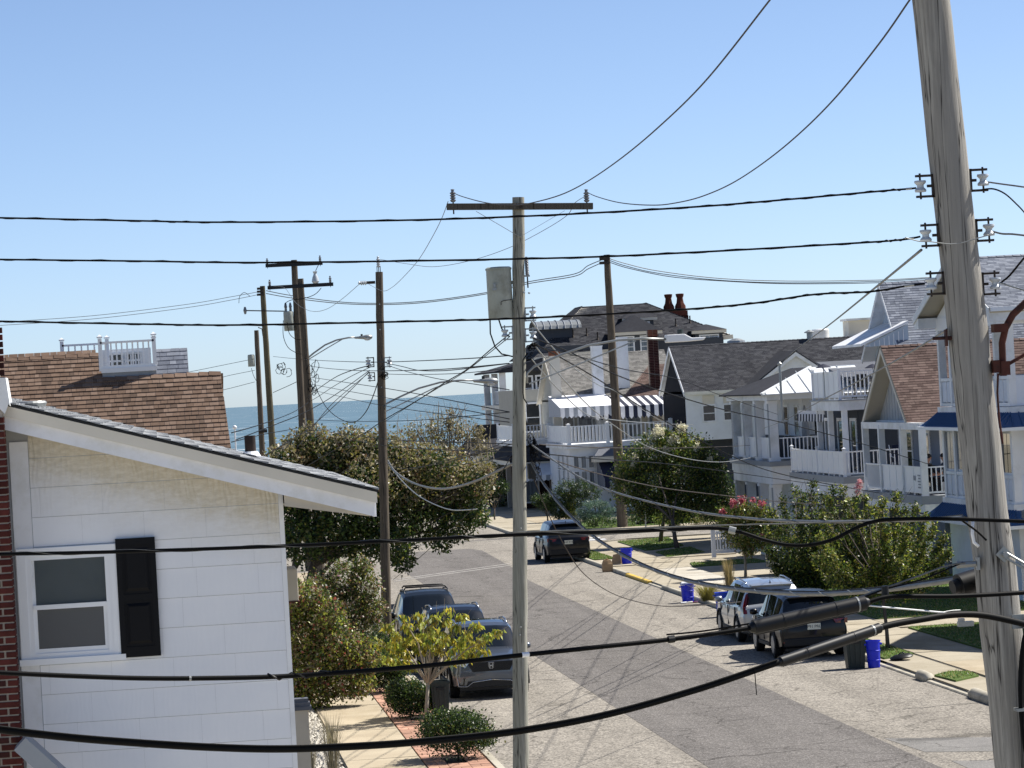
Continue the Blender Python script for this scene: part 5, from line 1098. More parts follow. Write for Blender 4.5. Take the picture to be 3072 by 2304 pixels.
k = MB(); q = [at8(*u) for u in ((2905, 1560), (2903, 1600), (2908, 1625), (2922, 1637))]; k.tube([Vector((v.x, v.y-.14, v.z)) for v in q], .012, 8); k.build('loop_conduit', M['vinyl'], p8, True)
# coil of spare cable hung on the right side
co_ = thing('cable_coil', 'coil of thick black spare cable hanging at the lower right of the near pole', 'cable', at8(3075, 2100)+Vector((0, -.22, 0)))
cc = at8(3100, 2110)
for i in range(6):
    k = MB(); P = [(cc.x+(.125+.008*i)*math.cos(a*math.pi/16)*1.0, cc.y-.22-.012*i, cc.z+(.58+.018*i)*math.sin(a*math.pi/16)) for a in range(33)]; k.tube(P, .016, 8, False); k.build('cable_loop', M['cable'], co_, True)
k = MB(); k.box((cc.x-.2, cc.y-.32, cc.z-.02), (cc.x-.08, cc.y-.2, cc.z)); k.build('tie', M['galv'], co_)
# -- middle pole with crossarm and transformer
Y1 = 56.5
p1, P1, R1, H1 = pole('utility_pole', 'pale pole with crossarm and transformer in the middle of the view', (1555, 592), (1562, 2300), Y1, .098, .137, 'pole_pale')
def at1(px, py): return on(px, py, y=Y1)
a = at1(1338, 622); b = at1(1775, 620); za = (a.z+b.z)/2
k = MB(); k.bar((a.x, Y1-.15, a.z), (b.x, Y1-.15, b.z), .09, .108); ca = k.build('crossarm', M['crossarm'], p1, bevel=.006)
for s in ((1425, 636), (1690, 634)): q = at1(*s); c = at1(1557, 712); k = MB(); k.bar((q.x, Y1-.2, q.z), (c.x, Y1-.13, c.z), .006, .035, up=(0, 1, 0)); k.build('brace', M['galv'], ca)
I1L = pin_insulator(ca, (at1(1357, 608).x, Y1-.15, at1(1357, 608).z), .215, .048, 4); I1R = pin_insulator(ca, (at1(1757, 608).x, Y1-.15, at1(1757, 608).z), .215, .048, 4)
c = at1(1557, 622); k = MB(); k.lathe([(.03, -.02), (.03, .02), (0, .025)], 8, (c.x, Y1-.2, c.z), 'y'); k.build('arm_bolt', M['iron'], ca)
tl, tr_ = at1(1466, 806), at1(1536, 955); tc = Vector(((at1(1466, 880).x+at1(1534, 880).x)/2, Y1+.05, 0)); rad = (at1(1534, 880).x-at1(1466, 880).x)/2+.02
k = MB(); k.lathe([(rad*.97, tr_.z), (rad, tr_.z+.02), (rad, tl.z-.03), (rad*1.05, tl.z-.03), (rad*1.05, tl.z), (rad*.9, tl.z+.02), (0, tl.z+.03)], 26, (tc.x, tc.y, 0)); tf = k.build('transformer', M['tank'], p1, 35)
for z in (tl.z-.25, tr_.z+.2): k = MB(); k.box((tc.x+rad*.7, tc.y-.05, z-.03), (P1(z).x, tc.y+.05, z+.03)); k.build('hanger', M['tank'], tf)
q = at1(1481, 868); k = MB(); k.cbox((q.x, tc.y-rad*.95, q.z), (.07, .02, .05)); k.cbox((q.x, tc.y-rad*.95-.01, q.z+.06), (.035, .05, .06)); k.build('name_plate', M['galv'], tf)
q = at1(1500, 910); k = MB(); k.tube([(q.x, tc.y-rad-.005, q.z-.03), (q.x+.0, tc.y-rad-.03, q.z+.02), (q.x+.06, tc.y-rad-.01, q.z+.04), (q.x+.2, tc.y-rad*.6, q.z+.05)], .006, 6); k.build('ground_lead', M['iron'], tf)
k = MB(); k.tube([at1(1470, 955)+Vector((0, .0, 0)), at1(1471, 1000), at1(1485, 1040), at1(1505, 1062), at1(1540, 1070)], .012, 6); k.build('secondary_lead', M['cable'], tf, True)
k = MB(); k.tube([at1(1495, 955), at1(1505, 985), at1(1518, 1005), at1(1530, 1010)], .012, 6); k.build('secondary_lead', M['cable'], tf, True)
for px in (1578,):
    q = at1(1578, 828); pin_insulator(p1, (q.x+.02, Y1-.02, q.z), .32, .032, 9, 'porcelain_dark'); k = MB(); k.bar((P1(q.z).x, Y1-.02, q.z), (q.x+.06, Y1-.02, q.z), .03, .03); k.build('arrester_bracket', M['galv'], p1)
for (px, py) in ((1600, 942), (1600, 1005), (1510, 1000)):
    q = at1(px, py); clevis(p1, Vector((P1(q.z).x+(1 if px > 1555 else -1)*R1(q.z), Y1-.02, q.z)), 1 if px > 1555 else -1, 1.35, 'galv')
for (px, py) in ((1568, 878), (1583, 880), (1558, 1585), (1558, 1880), (1556, 1904)): q = at1(px, py); k = MB(); k.tube([(q.x, Y1-.16, q.z), (q.x+.02, Y1-.1, q.z)], .016, 6); k.build('bolt', M['galv'], p1)
k = MB(); k.tube([at1(1580, 1060)+Vector((0, -.16, 0)), at1(1566, 1080)+Vector((0, -.16, 0)), at1(1566, 1180)+Vector((0, -.16, 0)), at1(1568, 1195)+Vector((0, -.16, 0)), at1(1580, 1212)+Vector((0, -.1, 0))], .01, 6); k.build('riser', M['cable'], p1)
arm_pts = [at1(*q)+Vector((0, -.12, 0)) for q in ((1579, 1150), (1579, 1120), (1600, 1100), (1680, 1065), (1760, 1037), (1850, 1021), (1920, 1016), (1994, 1018))]
lamp_arm(p1, arm_pts, .02, style='box', strut=[at1(1585, 1152)+Vector((0, -.12, 0)), at1(1740, 1090)+Vector((0, -.12, 0)), at1(1905, 1022)+Vector((0, -.12, 0))])
def squiggle(name, parent, c, ex, ez, n, seed, r=.006, mat='cable'):
    rs = random.Random(seed)
    for i in range(n):
        k = MB(); P = []; cx0, cz0 = c.x+rs.uniform(-ex, ex)*.5, c.z+rs.uniform(-ez, ez)*.8; a0 = rs.uniform(0, 6.28); rr = rs.uniform(.35, 1)
        for j in range(13): a_ = a0+j*rs.uniform(.35, .65); P.append((cx0+ex*.6*rr*math.cos(a_), c.y-.02+rs.uniform(-.05, .05), cz0+ez*.35*rr*math.sin(a_)))
        k.tube(P, r, 5); k.build(name, M[mat], parent, True)
squiggle('wire_tangle', p1, at1(1600, 1375)+Vector((0, -.14, 0)), .11, .4, 22, 4); squiggle('wire_tangle', p1, at1(1590, 1055)+Vector((0, -.14, 0)), .1, .14, 9, 5)
q = at1(1592, 1412); k = MB(); k.box((q.x-.07, Y1-.28, q.z-.13), (q.x+.05, Y1-.1, q.z+.13)); k.build('terminal_box', M['black'], p1, bevel=.01)
# -- dark pole between the parked cars and the tree
Y2 = 94.5
p2, P2, R2, H2 = pole('utility_pole', 'dark pole with street lamp standing beside the parked cars on the left', (1137, 816), (1160, 1870), Y2, .102, .142, 'pole_dark')
def at2(px, py): return on(px, py, y=Y2)
q = at2(1136, 815); k = MB(); k.bar((q.x-.045, Y2-.05, q.z-.1), (q.x-.045, Y2-.05, q.z+.16), .02); k.bar((q.x+.045, Y2-.05, q.z-.1), (q.x+.045, Y2-.05, q.z+.16), .02); k.build('top_bracket', M['iron'], p2); I2T = pin_insulator(p2, (q.x, Y2-.05, q.z+.12), .3, .055, 5, 'porcelain')
q = at2(1125, 847); k = MB(); k.tube([(q.x, Y2-.05, q.z), (q.x-.25, Y2-.05, q.z)], .04, 8); k.build('side_bracket', M['iron'], p2); k = MB(); k.lathe([(.03, 0)]+[(rr, -.03-.028*i) for i, rr in enumerate((.07, .035, .07, .035, .07, .035, .05))]+[(0, -.24)], 12, (q.x-.24, Y2-.05, q.z), 'x'); k.build('side_insulator', M['porcelain'], p2, 30); I2S = Vector((q.x-.48, Y2-.05, q.z))
clevis(p2, at2(1110, 1087)+Vector((.1, -.05, 0)), -1, 1.6, 'iron'); clevis(p2, at2(1152, 1087)+Vector((0, -.05, 0)), 1, 1.6, 'galv'); clevis(p2, at2(1118, 1130)+Vector((.05, -.05, 0)), -1, 1.4, 'iron')
lamp_arm(p2, [at2(*q)+Vector((0, -.1, 0)) for q in ((1155, 1225), (1157, 1212), (1200, 1190), (1255, 1165), (1320, 1147), (1380, 1141), (1420, 1141))], .026, hs=1.05, strut=[at2(1155, 1235)+Vector((0, -.1, 0)), at2(1300, 1165)+Vector((0, -.1, 0)), at2(1355, 1145)+Vector((0, -.1, 0))])
squiggle('wire_tangle', p2, at2(1152, 1120)+Vector((0, -.15, 0)), .16, .2, 7, 9, .008)
k = MB(); 
for z in (H2-.9, H2-1.6, H2-3.2): c = P2(z); k.tube([(c.x-.02, c.y-R2(z)-.02, z), (c.x+.0, c.y-R2(z)+.02, z)], .02, 6)
k.build('bolt', M['galv'], p2)
# -- pair of poles with dark crossarms at the corner, two farther poles
Y3 = 146.0
p3, P3, R3, H3 = pole('utility_pole', 'tall pole with upper dark crossarm, left of the close pair', (882, 780), (908, 1290), Y3, .13, .19, 'pole_dark')
def at3(px, py): return on(px, py, y=Y3)
def xarm(parent, l, r, y, h=.15):
    a, b = on(*l, y=y), on(*r, y=y); k = MB(); k.bar((a.x, y-.2, a.z), (b.x, y-.2, b.z), .11, h); return k.build('crossarm', M['black'], parent), Vector((a.x, y-.2, a.z+h/2)), Vector((b.x, y-.2, b.z+h/2))
x1, xl, xr = xarm(p3, (796, 798), (967, 790), Y3); I3a = pin_insulator(x1, xl+Vector((.08, 0, 0)), .24, .06, 3); I3b = pin_insulator(x1, xr+Vector((-.1, 0, 0)), .26, .06, 3)
p4, P4, R4, H4 = pole('utility_pole', 'dark pole with lower crossarm, right of the close pair', (901, 836), (932, 1290), Y3-2.5, .13, .2, 'pole_dark')
x2, xl, xr = xarm(p4, (802, 864), (999, 853), Y3-2.5); I4a = pin_insulator(x2, xl+Vector((.1, 0, 0)), .26, .06, 3); I4b = pin_insulator(x2, xr+Vector((-.12, 0, 0)), .28, .06, 3)
q = at3(938, 857); k = MB(); k.lathe([(.1, 0), (.16, .08), (.12, .25), (.06, .4), (.1, .5), (0, .52)], 10, (q.x, Y3-2.7, q.z)); k.build('cutout', M['porcelain'], x2, 40)
q = at3(864, 965); tz0, tz1 = on(864, 993, y=Y3).z, on(864, 938, y=Y3).z; k = MB(); k.lathe([(.2, tz0), (.215, tz0+.02), (.215, tz1), (.2, tz1+.04), (0, tz1+.07)], 18, (q.x+.03, Y3-.1, 0)); t3 = k.build('transformer', M['tank'], p3, 40)
for dx in (-.1, .1): k = MB(); k.lathe([(.06, tz1+.02), (.05, tz1+.2), (.07, tz1+.24), (.04, tz1+.4), (0, tz1+.44)], 10, (q.x+.03+dx, Y3-.1, 0)); k.build('bushing', M['porcelain_dark'], t3, 40)
lamp_arm(p4, [on(*u, y=Y3-2.7) for u in ((925, 1073), (940, 1060), (975, 1035), (1010, 1020), (1045, 1013), (1064, 1012))], .035, hs=1.15, strut=[on(928, 1077, y=Y3-2.7), on(980, 1045, y=Y3-2.7), on(1030, 1016, y=Y3-2.7)])
squiggle('wire_tangle', p4, on(940, 1140, y=Y3-2.8), .3, .9, 9, 12, .014); squiggle('wire_tangle', p3, on(850, 1110, y=Y3-.4), .35, .6, 5, 13, .012)
Y5 = 186.0
p5, P5, R5, H5 = pole('utility_pole', 'olive brown pole topped with a cluster of dead-end wires', (787, 858), (815, 1300), Y5, .14, .21, 'pole_olive')
for i in range(3): q = on(783, 866+i*9, y=Y5); k = MB(); k.cbox((q.x-.05, Y5-.2, q.z), (.35, .2, .12)); k.build('deadend_plate', M['iron'], p5)
q, r_ = on(735, 932, y=Y5), on(860, 934, y=Y5); k = MB(); k.bar((q.x, Y5-.2, q.z), (r_.x, Y5-.2, r_.z), .06, .06); so = k.build('standoff_arm', M['iron'], p5); k = MB(); k.lathe([(.05, -.2), (.1, 0), (.05, .2)], 8, (q.x, Y5-.2, q.z)); k.build('cutout', M['porcelain_dark'], so)
q, r_ = on(725, 975, y=Y5), on(790, 977, y=Y5); k = MB(); k.bar((q.x, Y5-.2, q.z), (r_.x, Y5-.2, r_.z), .06, .08); k.build('standoff_arm', M['iron'], p5)
Y6 = 196.0
p6, P6, R6, H6 = pole('utility_pole', 'short dark pole with a small grey transformer, leftmost of the far poles', (769, 991), (785, 1320), Y6, .13, .19, 'pole_dark')
z0, z1 = on(752, 1100, y=Y6).z, on(752, 1067, y=Y6).z; q = on(754, 1085, y=Y6); k = MB(); k.lathe([(.19, z0), (.2, z0+.02), (.2, z1), (.17, z1+.05), (0, z1+.07)], 16, (q.x, Y6-.1, 0)); k.build('transformer', M['tank'], p6, 40)
q = on(780, 995, y=Y6); k = MB(); k.tube([(q.x-.1, Y6-.1, q.z+.25), (q.x+.12, Y6-.1, q.z+.15), (q.x+.15, Y6-.1, q.z-.25)], .03, 6); k.build('riser_head', M['iron'], p6)
q = on(788, 1293, y=Y6); k = MB(); k.tube([(q.x-.25, Y6-.3, q.z), (q.x+.25, Y6-.3, q.z)], .1, 10); k.build('splice_case', M['black'], p6)
# -- slim dark pole at the far right corner of the cross street
Y7 = 168.4
p7, P7, R7, H7 = pole('utility_pole', 'slim dark pole standing in front of the awning house', (1820, 764), (1868, 1586), Y7, .16, .27, 'pole_dark')
for i in range(2): q = on(1812, 777+i*12, y=Y7); k = MB(); k.cbox((q.x, Y7-.2, q.z), (.5, .2, .14)); k.build('deadend_plate', M['iron'], p7)
# slim white lamp post far left
lp = thing('white_lamp_post', 'slim white lamp post far off by the brown roof', 'lamp post', on(706, 1350, y=210)); q0, q1 = on(706, 1350, y=210), on(704, 1283, y=210); k = MB(); k.tube([(q0.x, 210, 0), q1], .05, 8); k.build('shaft', M['vinyl'], lp); k = MB(); k.lathe([(0, -.12), (.12, -.05), (.14, .05), (.06, .14), (0, .15)], 12, q1); k.build('globe', M['vinyl'], lp, True)
# ------------------------------------------------------------------ wires and cables
K = 3072/2212.0          # the sightings below were read off a 2212 px wide copy
def catmull(P, n=8):
    out = []
    for i in range(len(P)-1):
        p0, p1, p2, p3 = P[max(i-1, 0)], P[i], P[i+1], P[min(i+2, len(P)-1)]
        for j in range(n):
            t = j/n; out.append(tuple(.5*((2*p1[c])+(-p0[c]+p2[c])*t+(2*p0[c]-5*p1[c]+4*p2[c]-p3[c])*t*t+(-p0[c]+3*p1[c]-3*p2[c]+p3[c])*t*t*t) for c in (0, 1)))
    out.append(tuple(P[-1])); return out
def span(pts, ya, yb, dense=8, disp=True):
    """a hanging line sighted at pts that runs in the vertical plane from depth-plane ya at its first to yb at its last point"""
    pts = [(a*K, b*K) if disp else (a, b) for a, b in pts]
    A = on(*pts[0], y=ya); B = on(*pts[-1], y=yb); h = Vector((B.x-A.x, B.y-A.y, 0)); n = Vector((h.y, -h.x, 0)).normalized()
    return [onplane(px, py, A, n) for px, py in catmull(pts, dense)]
def wire(label, pts, ya, yb, r, mat='cable', group=None, name='overhead_wire', cat='wire', disp=True, sides=6):
    Q = span(pts, ya, yb, 8, disp); k = MB(); k.tube(Q, r, sides)
    o = k.build(name, M[mat], None, True); tag(o, label, cat, group); return o, Q
def wrap(parent, Q, i0, i1, r, rw, mat, turns=1.2, name='lashing_wire'):
    """thin lashing wound round a cable"""
    k = MB(); P = []; seg = Q[i0:i1+1]
    for i in range(len(seg)-1):
        a, b = seg[i], seg[i+1]; t = (b-a).normalized(); u = Vector((0, 0, 1)); u = (u-t*u.dot(t)).normalized(); v = t.cross(u); n = max(2, int((b-a).length/.12))
        for j in range(n):
            p = a+(b-a)*j/n; an = (i*n+j)*turns; P.append(p+(u*math.cos(an)+v*math.sin(an))*(r+rw))
    k.tube(P, rw, 4); return k.build(name, M[mat], parent, True)
def clampseg(parent, Q, i, r, ln, mat, name):
    a = Q[i]; t = (Q[i+1]-Q[i]).normalized(); k = MB(); k.tube([a-t*ln/2, a+t*ln/2], r, 10); return k.build(name, M[mat], parent)
SG = 'insulated service wires crossing to the near pole'
for lab, pts in (('uppermost black wire crossing the sky to the near pole', [(-30, 470), (0, 470.5), (300, 477), (480, 480), (860, 476), (1180, 465), (1500, 447), (1700, 431), (1900, 413), (1962, 408), (1979, 406)]),
                 ('second black wire down crossing the sky to the near pole', [(-30, 560), (0, 560.5), (300, 564), (600, 567), (1180, 558), (1500, 545), (1850, 525), (1935, 519), (1968, 515), (1988, 511)]),
                 ('third black wire down, crossing just under the transformer', [(-30, 693), (0, 694), (300, 700), (520, 702), (900, 694), (1140, 687), (1440, 671), (1620, 656), (1760, 636), (1880, 630), (1962, 617), (1998, 613)])):
    o, Q = wire(lab, pts, 27.0, 24.0, .0072, 'cable', SG); wrap(o, Q, 0, len(Q)-12, .006, .003, 'black', .9, 'insulation_ridge')
    k = MB(); k.tube(Q[-10:-6], .0085, 8); k.build('grip', M['galv'], o)
RG = 'wires leaving the near pole to the right'
wire('twisted wire leaving the top right insulator of the near pole', [(2133, 393), (2160, 397), (2190, 401), (2240, 408)], 24, 23, .006, 'wire_grey', RG)
wire('black jumper arching down from the top right insulator', [(2120, 410), (2145, 408), (2170, 418), (2195, 440), (2215, 462), (2240, 500)], 23.9, 23.5, .006, 'cable', RG)
wire('twisted wire leaving the middle right insulator of the near pole', [(2145, 500), (2165, 505), (2190, 506), (2240, 512)], 24, 23, .007, 'wire_grey', RG)
wire('pale wire leaving the lower right insulator of the near pole', [(2160, 611), (2190, 620), (2240, 636)], 24, 23, .007, 'galv', RG)
wire('black wire rising right from the lower right insulator', [(2160, 612), (2180, 596), (2205, 566), (2240, 525)], 24, 23.4, .008, 'cable', RG)
wire('bare jumper passing in front of the near pole between the middle insulators', [(1955, 513), (1985, 521), (2010, 522), (2050, 527), (2080, 524), (2110, 515), (2135, 508)], 23.7, 23.7, .004, 'galv', RG)
# heavy cables low across the picture
CG = 'thick communication cables to the near pole'
o, Q = wire('upper thick black cable with S-bend over the crape myrtle', [(-30, 1197), (0, 1197), (250, 1192), (600, 1180), (900, 1166), (1100, 1156), (1400, 1146), (1540, 1141), (1600, 1150), (1650, 1166), (1700, 1177), (1750, 1177), (1800, 1165), (1850, 1140), (1890, 1126), (1950, 1121), (2050, 1121), (2120, 1123), (2230, 1127)], 25.5, 23.6, .0135, 'cable', CG, 'communication_cable', 'cable', sides=10)
wrap(o, Q, 4, 54, .0135, .0022, 'wire_grey', .5); clampseg(o, Q, 61, .026, .05, 'galv', 'strap')
o2, Q2 = wire('thin strand running straight above the S-bend cable', [(1100, 1150), (1400, 1140), (1545, 1135), (1700, 1131), (1850, 1126), (2000, 1119), (2080, 1112)], 24.2, 23.8, .005, 'wire_grey', CG, 'messenger_strand', 'cable')
o, Q = wire('middle thick black cable ending in a long splice case', [(-30, 1451), (0, 1453), (150, 1460), (300, 1465), (450, 1465), (630, 1460), (900, 1440), (1110, 1417), (1300, 1397), (1450, 1381), (1600, 1360), (1750, 1332), (1850, 1308), (1912, 1290), (1960, 1288), (2050, 1288), (2130, 1285), (2230, 1279)], 22.0, 23.5, .016, 'cable', CG, 'communication_cable', 'cable', sides=10)
L = len(Q)
def at_px(Q, px):
    best = min(range(len(Q)), key=lambda i: abs((1536+FPX*((Q[i]-CAM).dot(VR))/((Q[i]-CAM).dot(VF)))-px*K)); return best
def case(parent, Q, pa, pb, r, mat='black', name='splice_case'):
    i, j = at_px(Q, pa), at_px(Q, pb); seg = Q[i:j+1]; a, b = seg[0], seg[-1]; t = (b-a).normalized()
    k = MB(); k.tube([a, a+t*.03, a+t*.031]+[b-t*.031, b-t*.03, b], [r*.55, r*.8, r, r, r*.8, r*.5], 18); o = k.build(name, M[mat], parent, 35)
    for s in (.28, .72, .9): p = a+(b-a)*s; k = MB(); k.tube([p-t*.006, p+t*.006], r*1.05, 18); k.build('band', M['galv' if s > .8 else 'black'], o)
    k = MB(); k.tube([a-Vector((0, 0, r))+t*.05, b-Vector((0, 0, r))-t*.05], r*.16, 6); k.build('seam_bar', M['black'], o); return o
case(o, Q, 1618, 1875, .052); clampseg(o, Q, at_px(Q, 412), .018, .014, 'galv', 'tape'); clampseg(o, Q, at_px(Q, 1124), .0175, .05, 'vinyl', 'tag_sleeve'); clampseg(o, Q, at_px(Q, 1455), .025, .045, 'black', 'spacer'); wrap(o, Q, at_px(Q, 580), at_px(Q, 740), .016, .006, 'black', 1.5, 'taped_wrap')
o2, Q2 = wire('thin strand carrying the long splice case', [(1440, 1371), (1520, 1363), (1620, 1347), (1750, 1322), (1840, 1299), (1912, 1273), (1990, 1252), (2080, 1215)], 23.0, 23.8, .006, 'cable', CG, 'messenger_strand', 'cable')
q = on(1912*K, 1278*K, y=23.35); k = MB(); k.tube([q+Vector((0, 0, .04)), q-Vector((0, 0, .045))], .026, 10); k.build('spacer', M['black'], o2)
o, Q = wire('lowest and thickest black cable sagging across the street', [(-30, 1570), (0, 1576), (150, 1593), (300, 1605), (450, 1614), (600, 1618), (750, 1613), (900, 1603), (1100, 1582), (1300, 1546), (1500, 1491), (1700, 1424), (1850, 1374), (1915, 1352), (1990, 1338), (2060, 1328), (2130, 1330), (2230, 1352)], 20.0, 23.4, .023, 'cable', CG, 'communication_cable', 'cable', sides=12)
case(o, Q, 1688, 1910, .036); k = MB(); k.tube(Q[2:at_px(Q, 1690)], .007, 6); k.v = [(x, y-.02, z+.019) for x, y, z in k.v]; k.build('messenger', M['cable'], o)
k = MB(); i = at_px(Q, 1621); p = Q[i]; k.tube([p+Vector((0, -.025, .01)), p+Vector((.004, -.025, -.16))], .0035, 5); k.build('loose_end', M['cable'], o)
o, Q = wire('short cut black cable end drooping against the near pole', [(2075, 1122), (2092, 1134), (2112, 1149), (2131, 1167)], 23.75, 23.75, .008, 'cable', CG, 'cable_end', 'cable')
o, Q = wire('white insulated wire from the splice cases to the near pole', [(1872, 1308), (1960, 1316), (2060, 1325), (2110, 1329)], 23.3, 23.7, .0055, 'vinyl', CG, 'communication_wire', 'wire')
o, Q = wire('grey guy strand rising to the pale bolt on the near pole', [(1745, 1330), (1850, 1292), (1912, 1270), (1990, 1242), (2045, 1222), (2085, 1216)], 23.4, 23.8, .0065, 'wire_grey', CG, 'guy_strand', 'wire')
for lab, pts in (('pale strand fanning to the clamp on the near pole, upper one', [(1880, 1352), (1960, 1345), (2040, 1322), (2075, 1318)]), ('pale strand fanning to the clamp on the near pole, lower one', [(1930, 1354), (1990, 1342), (2050, 1328), (2100, 1325)])): wire(lab, pts, 23.4, 23.7, .005, 'galv', CG, 'guy_strand', 'wire')
# grey cables from the middle pole to the near pole
GG = 'grey cables from the middle pole to the near pole'
o, Q = wire('grey bundled cable sagging from the middle pole over the parked cars', [(1148, 1000), (1175, 1045), (1230, 1112), (1300, 1172), (1400, 1226), (1500, 1258), (1620, 1276), (1760, 1283), (1900, 1275), (2000, 1262), (2075, 1250)], 56.3, 24.3, .021, 'wire_grey', GG, 'communication_cable', 'cable', sides=8)
wrap(o, Q, 4, len(Q)-14, .021, .003, 'galv', .6); k = MB(); k.tube([(p.x, p.y-.01, p.z+.022) for p in Q], .009, 6); k.build('messenger', M['cable'], o)
a, b = on(2875, 1757, y=24.2), on(2945, 1735, y=24.25); k = MB(); t = (b-a).normalized(); k.tube([a-t*.05, a, a+t*.002, b], [.05, .055, .085, .085], 18); k.build('closure', M['black'], o, 35)
o, Q = wire('upper grey cable with slack sagging from the middle pole to the near pole', [(1150, 962), (1190, 990), (1260, 1035), (1350, 1070), (1500, 1105), (1620, 1120), (1700, 1125), (1800, 1127), (1950, 1124), (2085, 1118)], 56.3, 24.0, .0135, 'wire_grey', GG, 'communication_cable', 'cable', sides=8)
wrap(o, Q, 4, len(Q)-8, .0135, .0025, 'cable', .5)
wire('thin dark cable drooping from the middle pole toward the road', [(1148, 1020), (1180, 1100), (1220, 1180), (1262, 1240), (1330, 1285), (1420, 1308), (1500, 1308), (1600, 1300)], 56.2, 70, .008, 'iron', GG, 'communication_wire', 'wire')
# primaries to and from the crossarm
PG = 'high bare conductors on the crossarms'
wire('bare conductor rising from the right crossarm insulator out of the top', [(1264, 413), (1290, 425), (1340, 438), (1400, 443), (1450, 440), (1520, 423), (1600, 385), (1700, 312), (1800, 216), (1900, 93), (1965, 0), (2010, -64), (2063, -140)], 56.35, 24.0, .0075, 'iron', PG, 'bare_conductor')
wire('bare conductor rising from the left crossarm insulator out of the top', [(976, 415), (1000, 425), (1050, 438), (1100, 443), (1150, 438), (1230, 413), (1320, 358), (1420, 277), (1530, 168), (1663, 0), (1712, -62), (1774, -140)], 56.35, 24.0, .0075, 'iron', PG, 'bare_conductor')
e1 = on(2063*K, -140*K, y=24.0); e2 = on(1774*K, -140*K, y=24.0); za_ = (e1.z+e2.z)/2; pc_ = P8(za_-.3)
k = MB(); k.bar((e2.x-.15, 23.8, e2.z-.26), (2*pc_.x-e2.x+.15, 23.8, e2.z-.26), .1, .12); top8 = k.build('crossarm', M['crossarm'], p8)
for e in (e1, e2): pin_insulator(top8, (e.x, 23.85, e2.z-.2), e.z-e2.z+.2, .05, 4)
wire('thin conductor dropping from the left crossarm end to the dark pole', [(968, 435), (955, 470), (935, 510), (905, 560), (870, 600), (845, 622), (825, 628), (790, 610)], 56.4, 94.4, .006, 'wire_grey', PG, 'bare_conductor')
wire('thin conductor from the right crossarm end to the top of the dark pole', [(1262, 425), (1240, 440), (1225, 465), (1170, 500), (1100, 535), (1020, 562), (940, 576), (880, 570), (820, 560)], 56.4, 94.4, .006, 'wire_grey', PG, 'bare_conductor')
wire('thin conductor from the dark pole side insulator to the lower black crossarm', [(778, 612), (740, 645), (705, 668), (672, 672), (640, 655), (615, 622), (590, 618)], 94.4, 143.3, .008, 'wire_grey', PG, 'bare_conductor')
# far bundle: slim right pole across to the olive pole
FG = 'far spacer cable along the cross street'
for i, (lab, pts) in enumerate((('upper cable of the far bundle crossing behind the transformer', [(1303, 560), (1270, 574), (1240, 592), (1140, 609), (1050, 632), (900, 652), (760, 654), (640, 640), (575, 628)]), ('lower cable of the far bundle crossing behind the transformer', [(1303, 566), (1270, 581), (1240, 597), (1140, 613), (1050, 635), (900, 655), (760, 657), (640, 645), (575, 634)]))):
    wire(lab, pts, 168.2, 185.8, .022, 'wire_grey', FG)
for lab, pts in (('upper wire running right from the slim dark pole to the far roofs', [(1318, 559), (1350, 569), (1420, 585), (1550, 601), (1700, 607), (1890, 605), (2010, 599)]), ('middle wire running right from the slim dark pole to the far roofs', [(1318, 563), (1350, 574), (1420, 590), (1550, 605), (1700, 611), (1890, 608), (2010, 601)]), ('lower wire running right from the slim dark pole to the far roofs', [(1318, 567), (1360, 580), (1450, 598), (1560, 607), (1700, 613), (1890, 611), (2010, 604)])):
    wire(lab, pts, 168.2, 172, .02, 'wire_grey', FG)
for lab, pts in (('upper far wire running left out of the picture from the olive pole', [(560, 630), (500, 641), (400, 658), (200, 682), (0, 696), (-30, 698)]), ('lower far wire running left out of the picture from the olive pole', [(560, 636), (500, 648), (400, 665), (200, 689), (0, 703), (-30, 705)])): wire(lab, pts, 185.8, 190, .014, 'wire_grey', FG)
# service drops from the middle pole to the houses
DG = 'service drops from the middle pole to the houses on the right'
dr = [([(1147, 693), (1180, 735), (1230, 787), (1290, 830), (1331, 846), (1420, 905), (1500, 940)], 190, 'galv', .011), ([(1150, 740), (1200, 800), (1270, 875), (1335, 925), (1400, 965), (1480, 990), (1560, 998), (1640, 985)], 148, 'galv', .011), ([(1148, 775), (1200, 835), (1260, 890), (1310, 905), (1420, 915), (1500, 917)], 186, 'galv', .010),
      ([(1152, 730), (1230, 760), (1320, 805), (1420, 842), (1560, 884), (1700, 915), (1850, 955), (2030, 1010)], 113, 'cable', .012), ([(1155, 742), (1260, 800), (1340, 850), (1420, 900), (1530, 960), (1640, 1010), (1760, 1040), (1900, 1065)], 118, 'cable', .012), ([(1150, 745), (1250, 770), (1350, 798), (1460, 818), (1560, 855), (1680, 895)], 138, 'cable', .010),
      ([(1170, 980), (1300, 992), (1420, 1000), (1520, 1012), (1650, 1030), (1800, 1052)], 120, 'cable', .010), ([(1170, 985), (1280, 1020), (1420, 1052), (1560, 1070), (1700, 1085), (1860, 1095)], 116, 'iron', .010), ([(1165, 960), (1250, 965), (1350, 968), (1450, 968), (1560, 965), (1620, 962)], 145, 'iron', .009)]
DL = ['pale drop wire from the top of the middle pole bracket to the awning house', 'pale drop wire from the middle pole bracket to the corner porch house', 'pale drop wire from the middle pole to the long dark roof house', 'black drop wire from the middle pole to the grey gable house porch', 'black drop wire from the middle pole passing the columned porch', 'black drop wire from the middle pole to the pale metal porch roof', 'low black wire from the wire tangle to the feathery crape myrtle', 'lowest dark wire from the wire tangle to the houses', 'level dark wire from the middle pole to the white balcony']
for (pts, yb, mt_, r), lab in zip(dr, DL): wire(lab, pts, 56.3, yb, r, mt_, DG, 'service_drop')
NG = 'service wires from the near pole to the white mast'
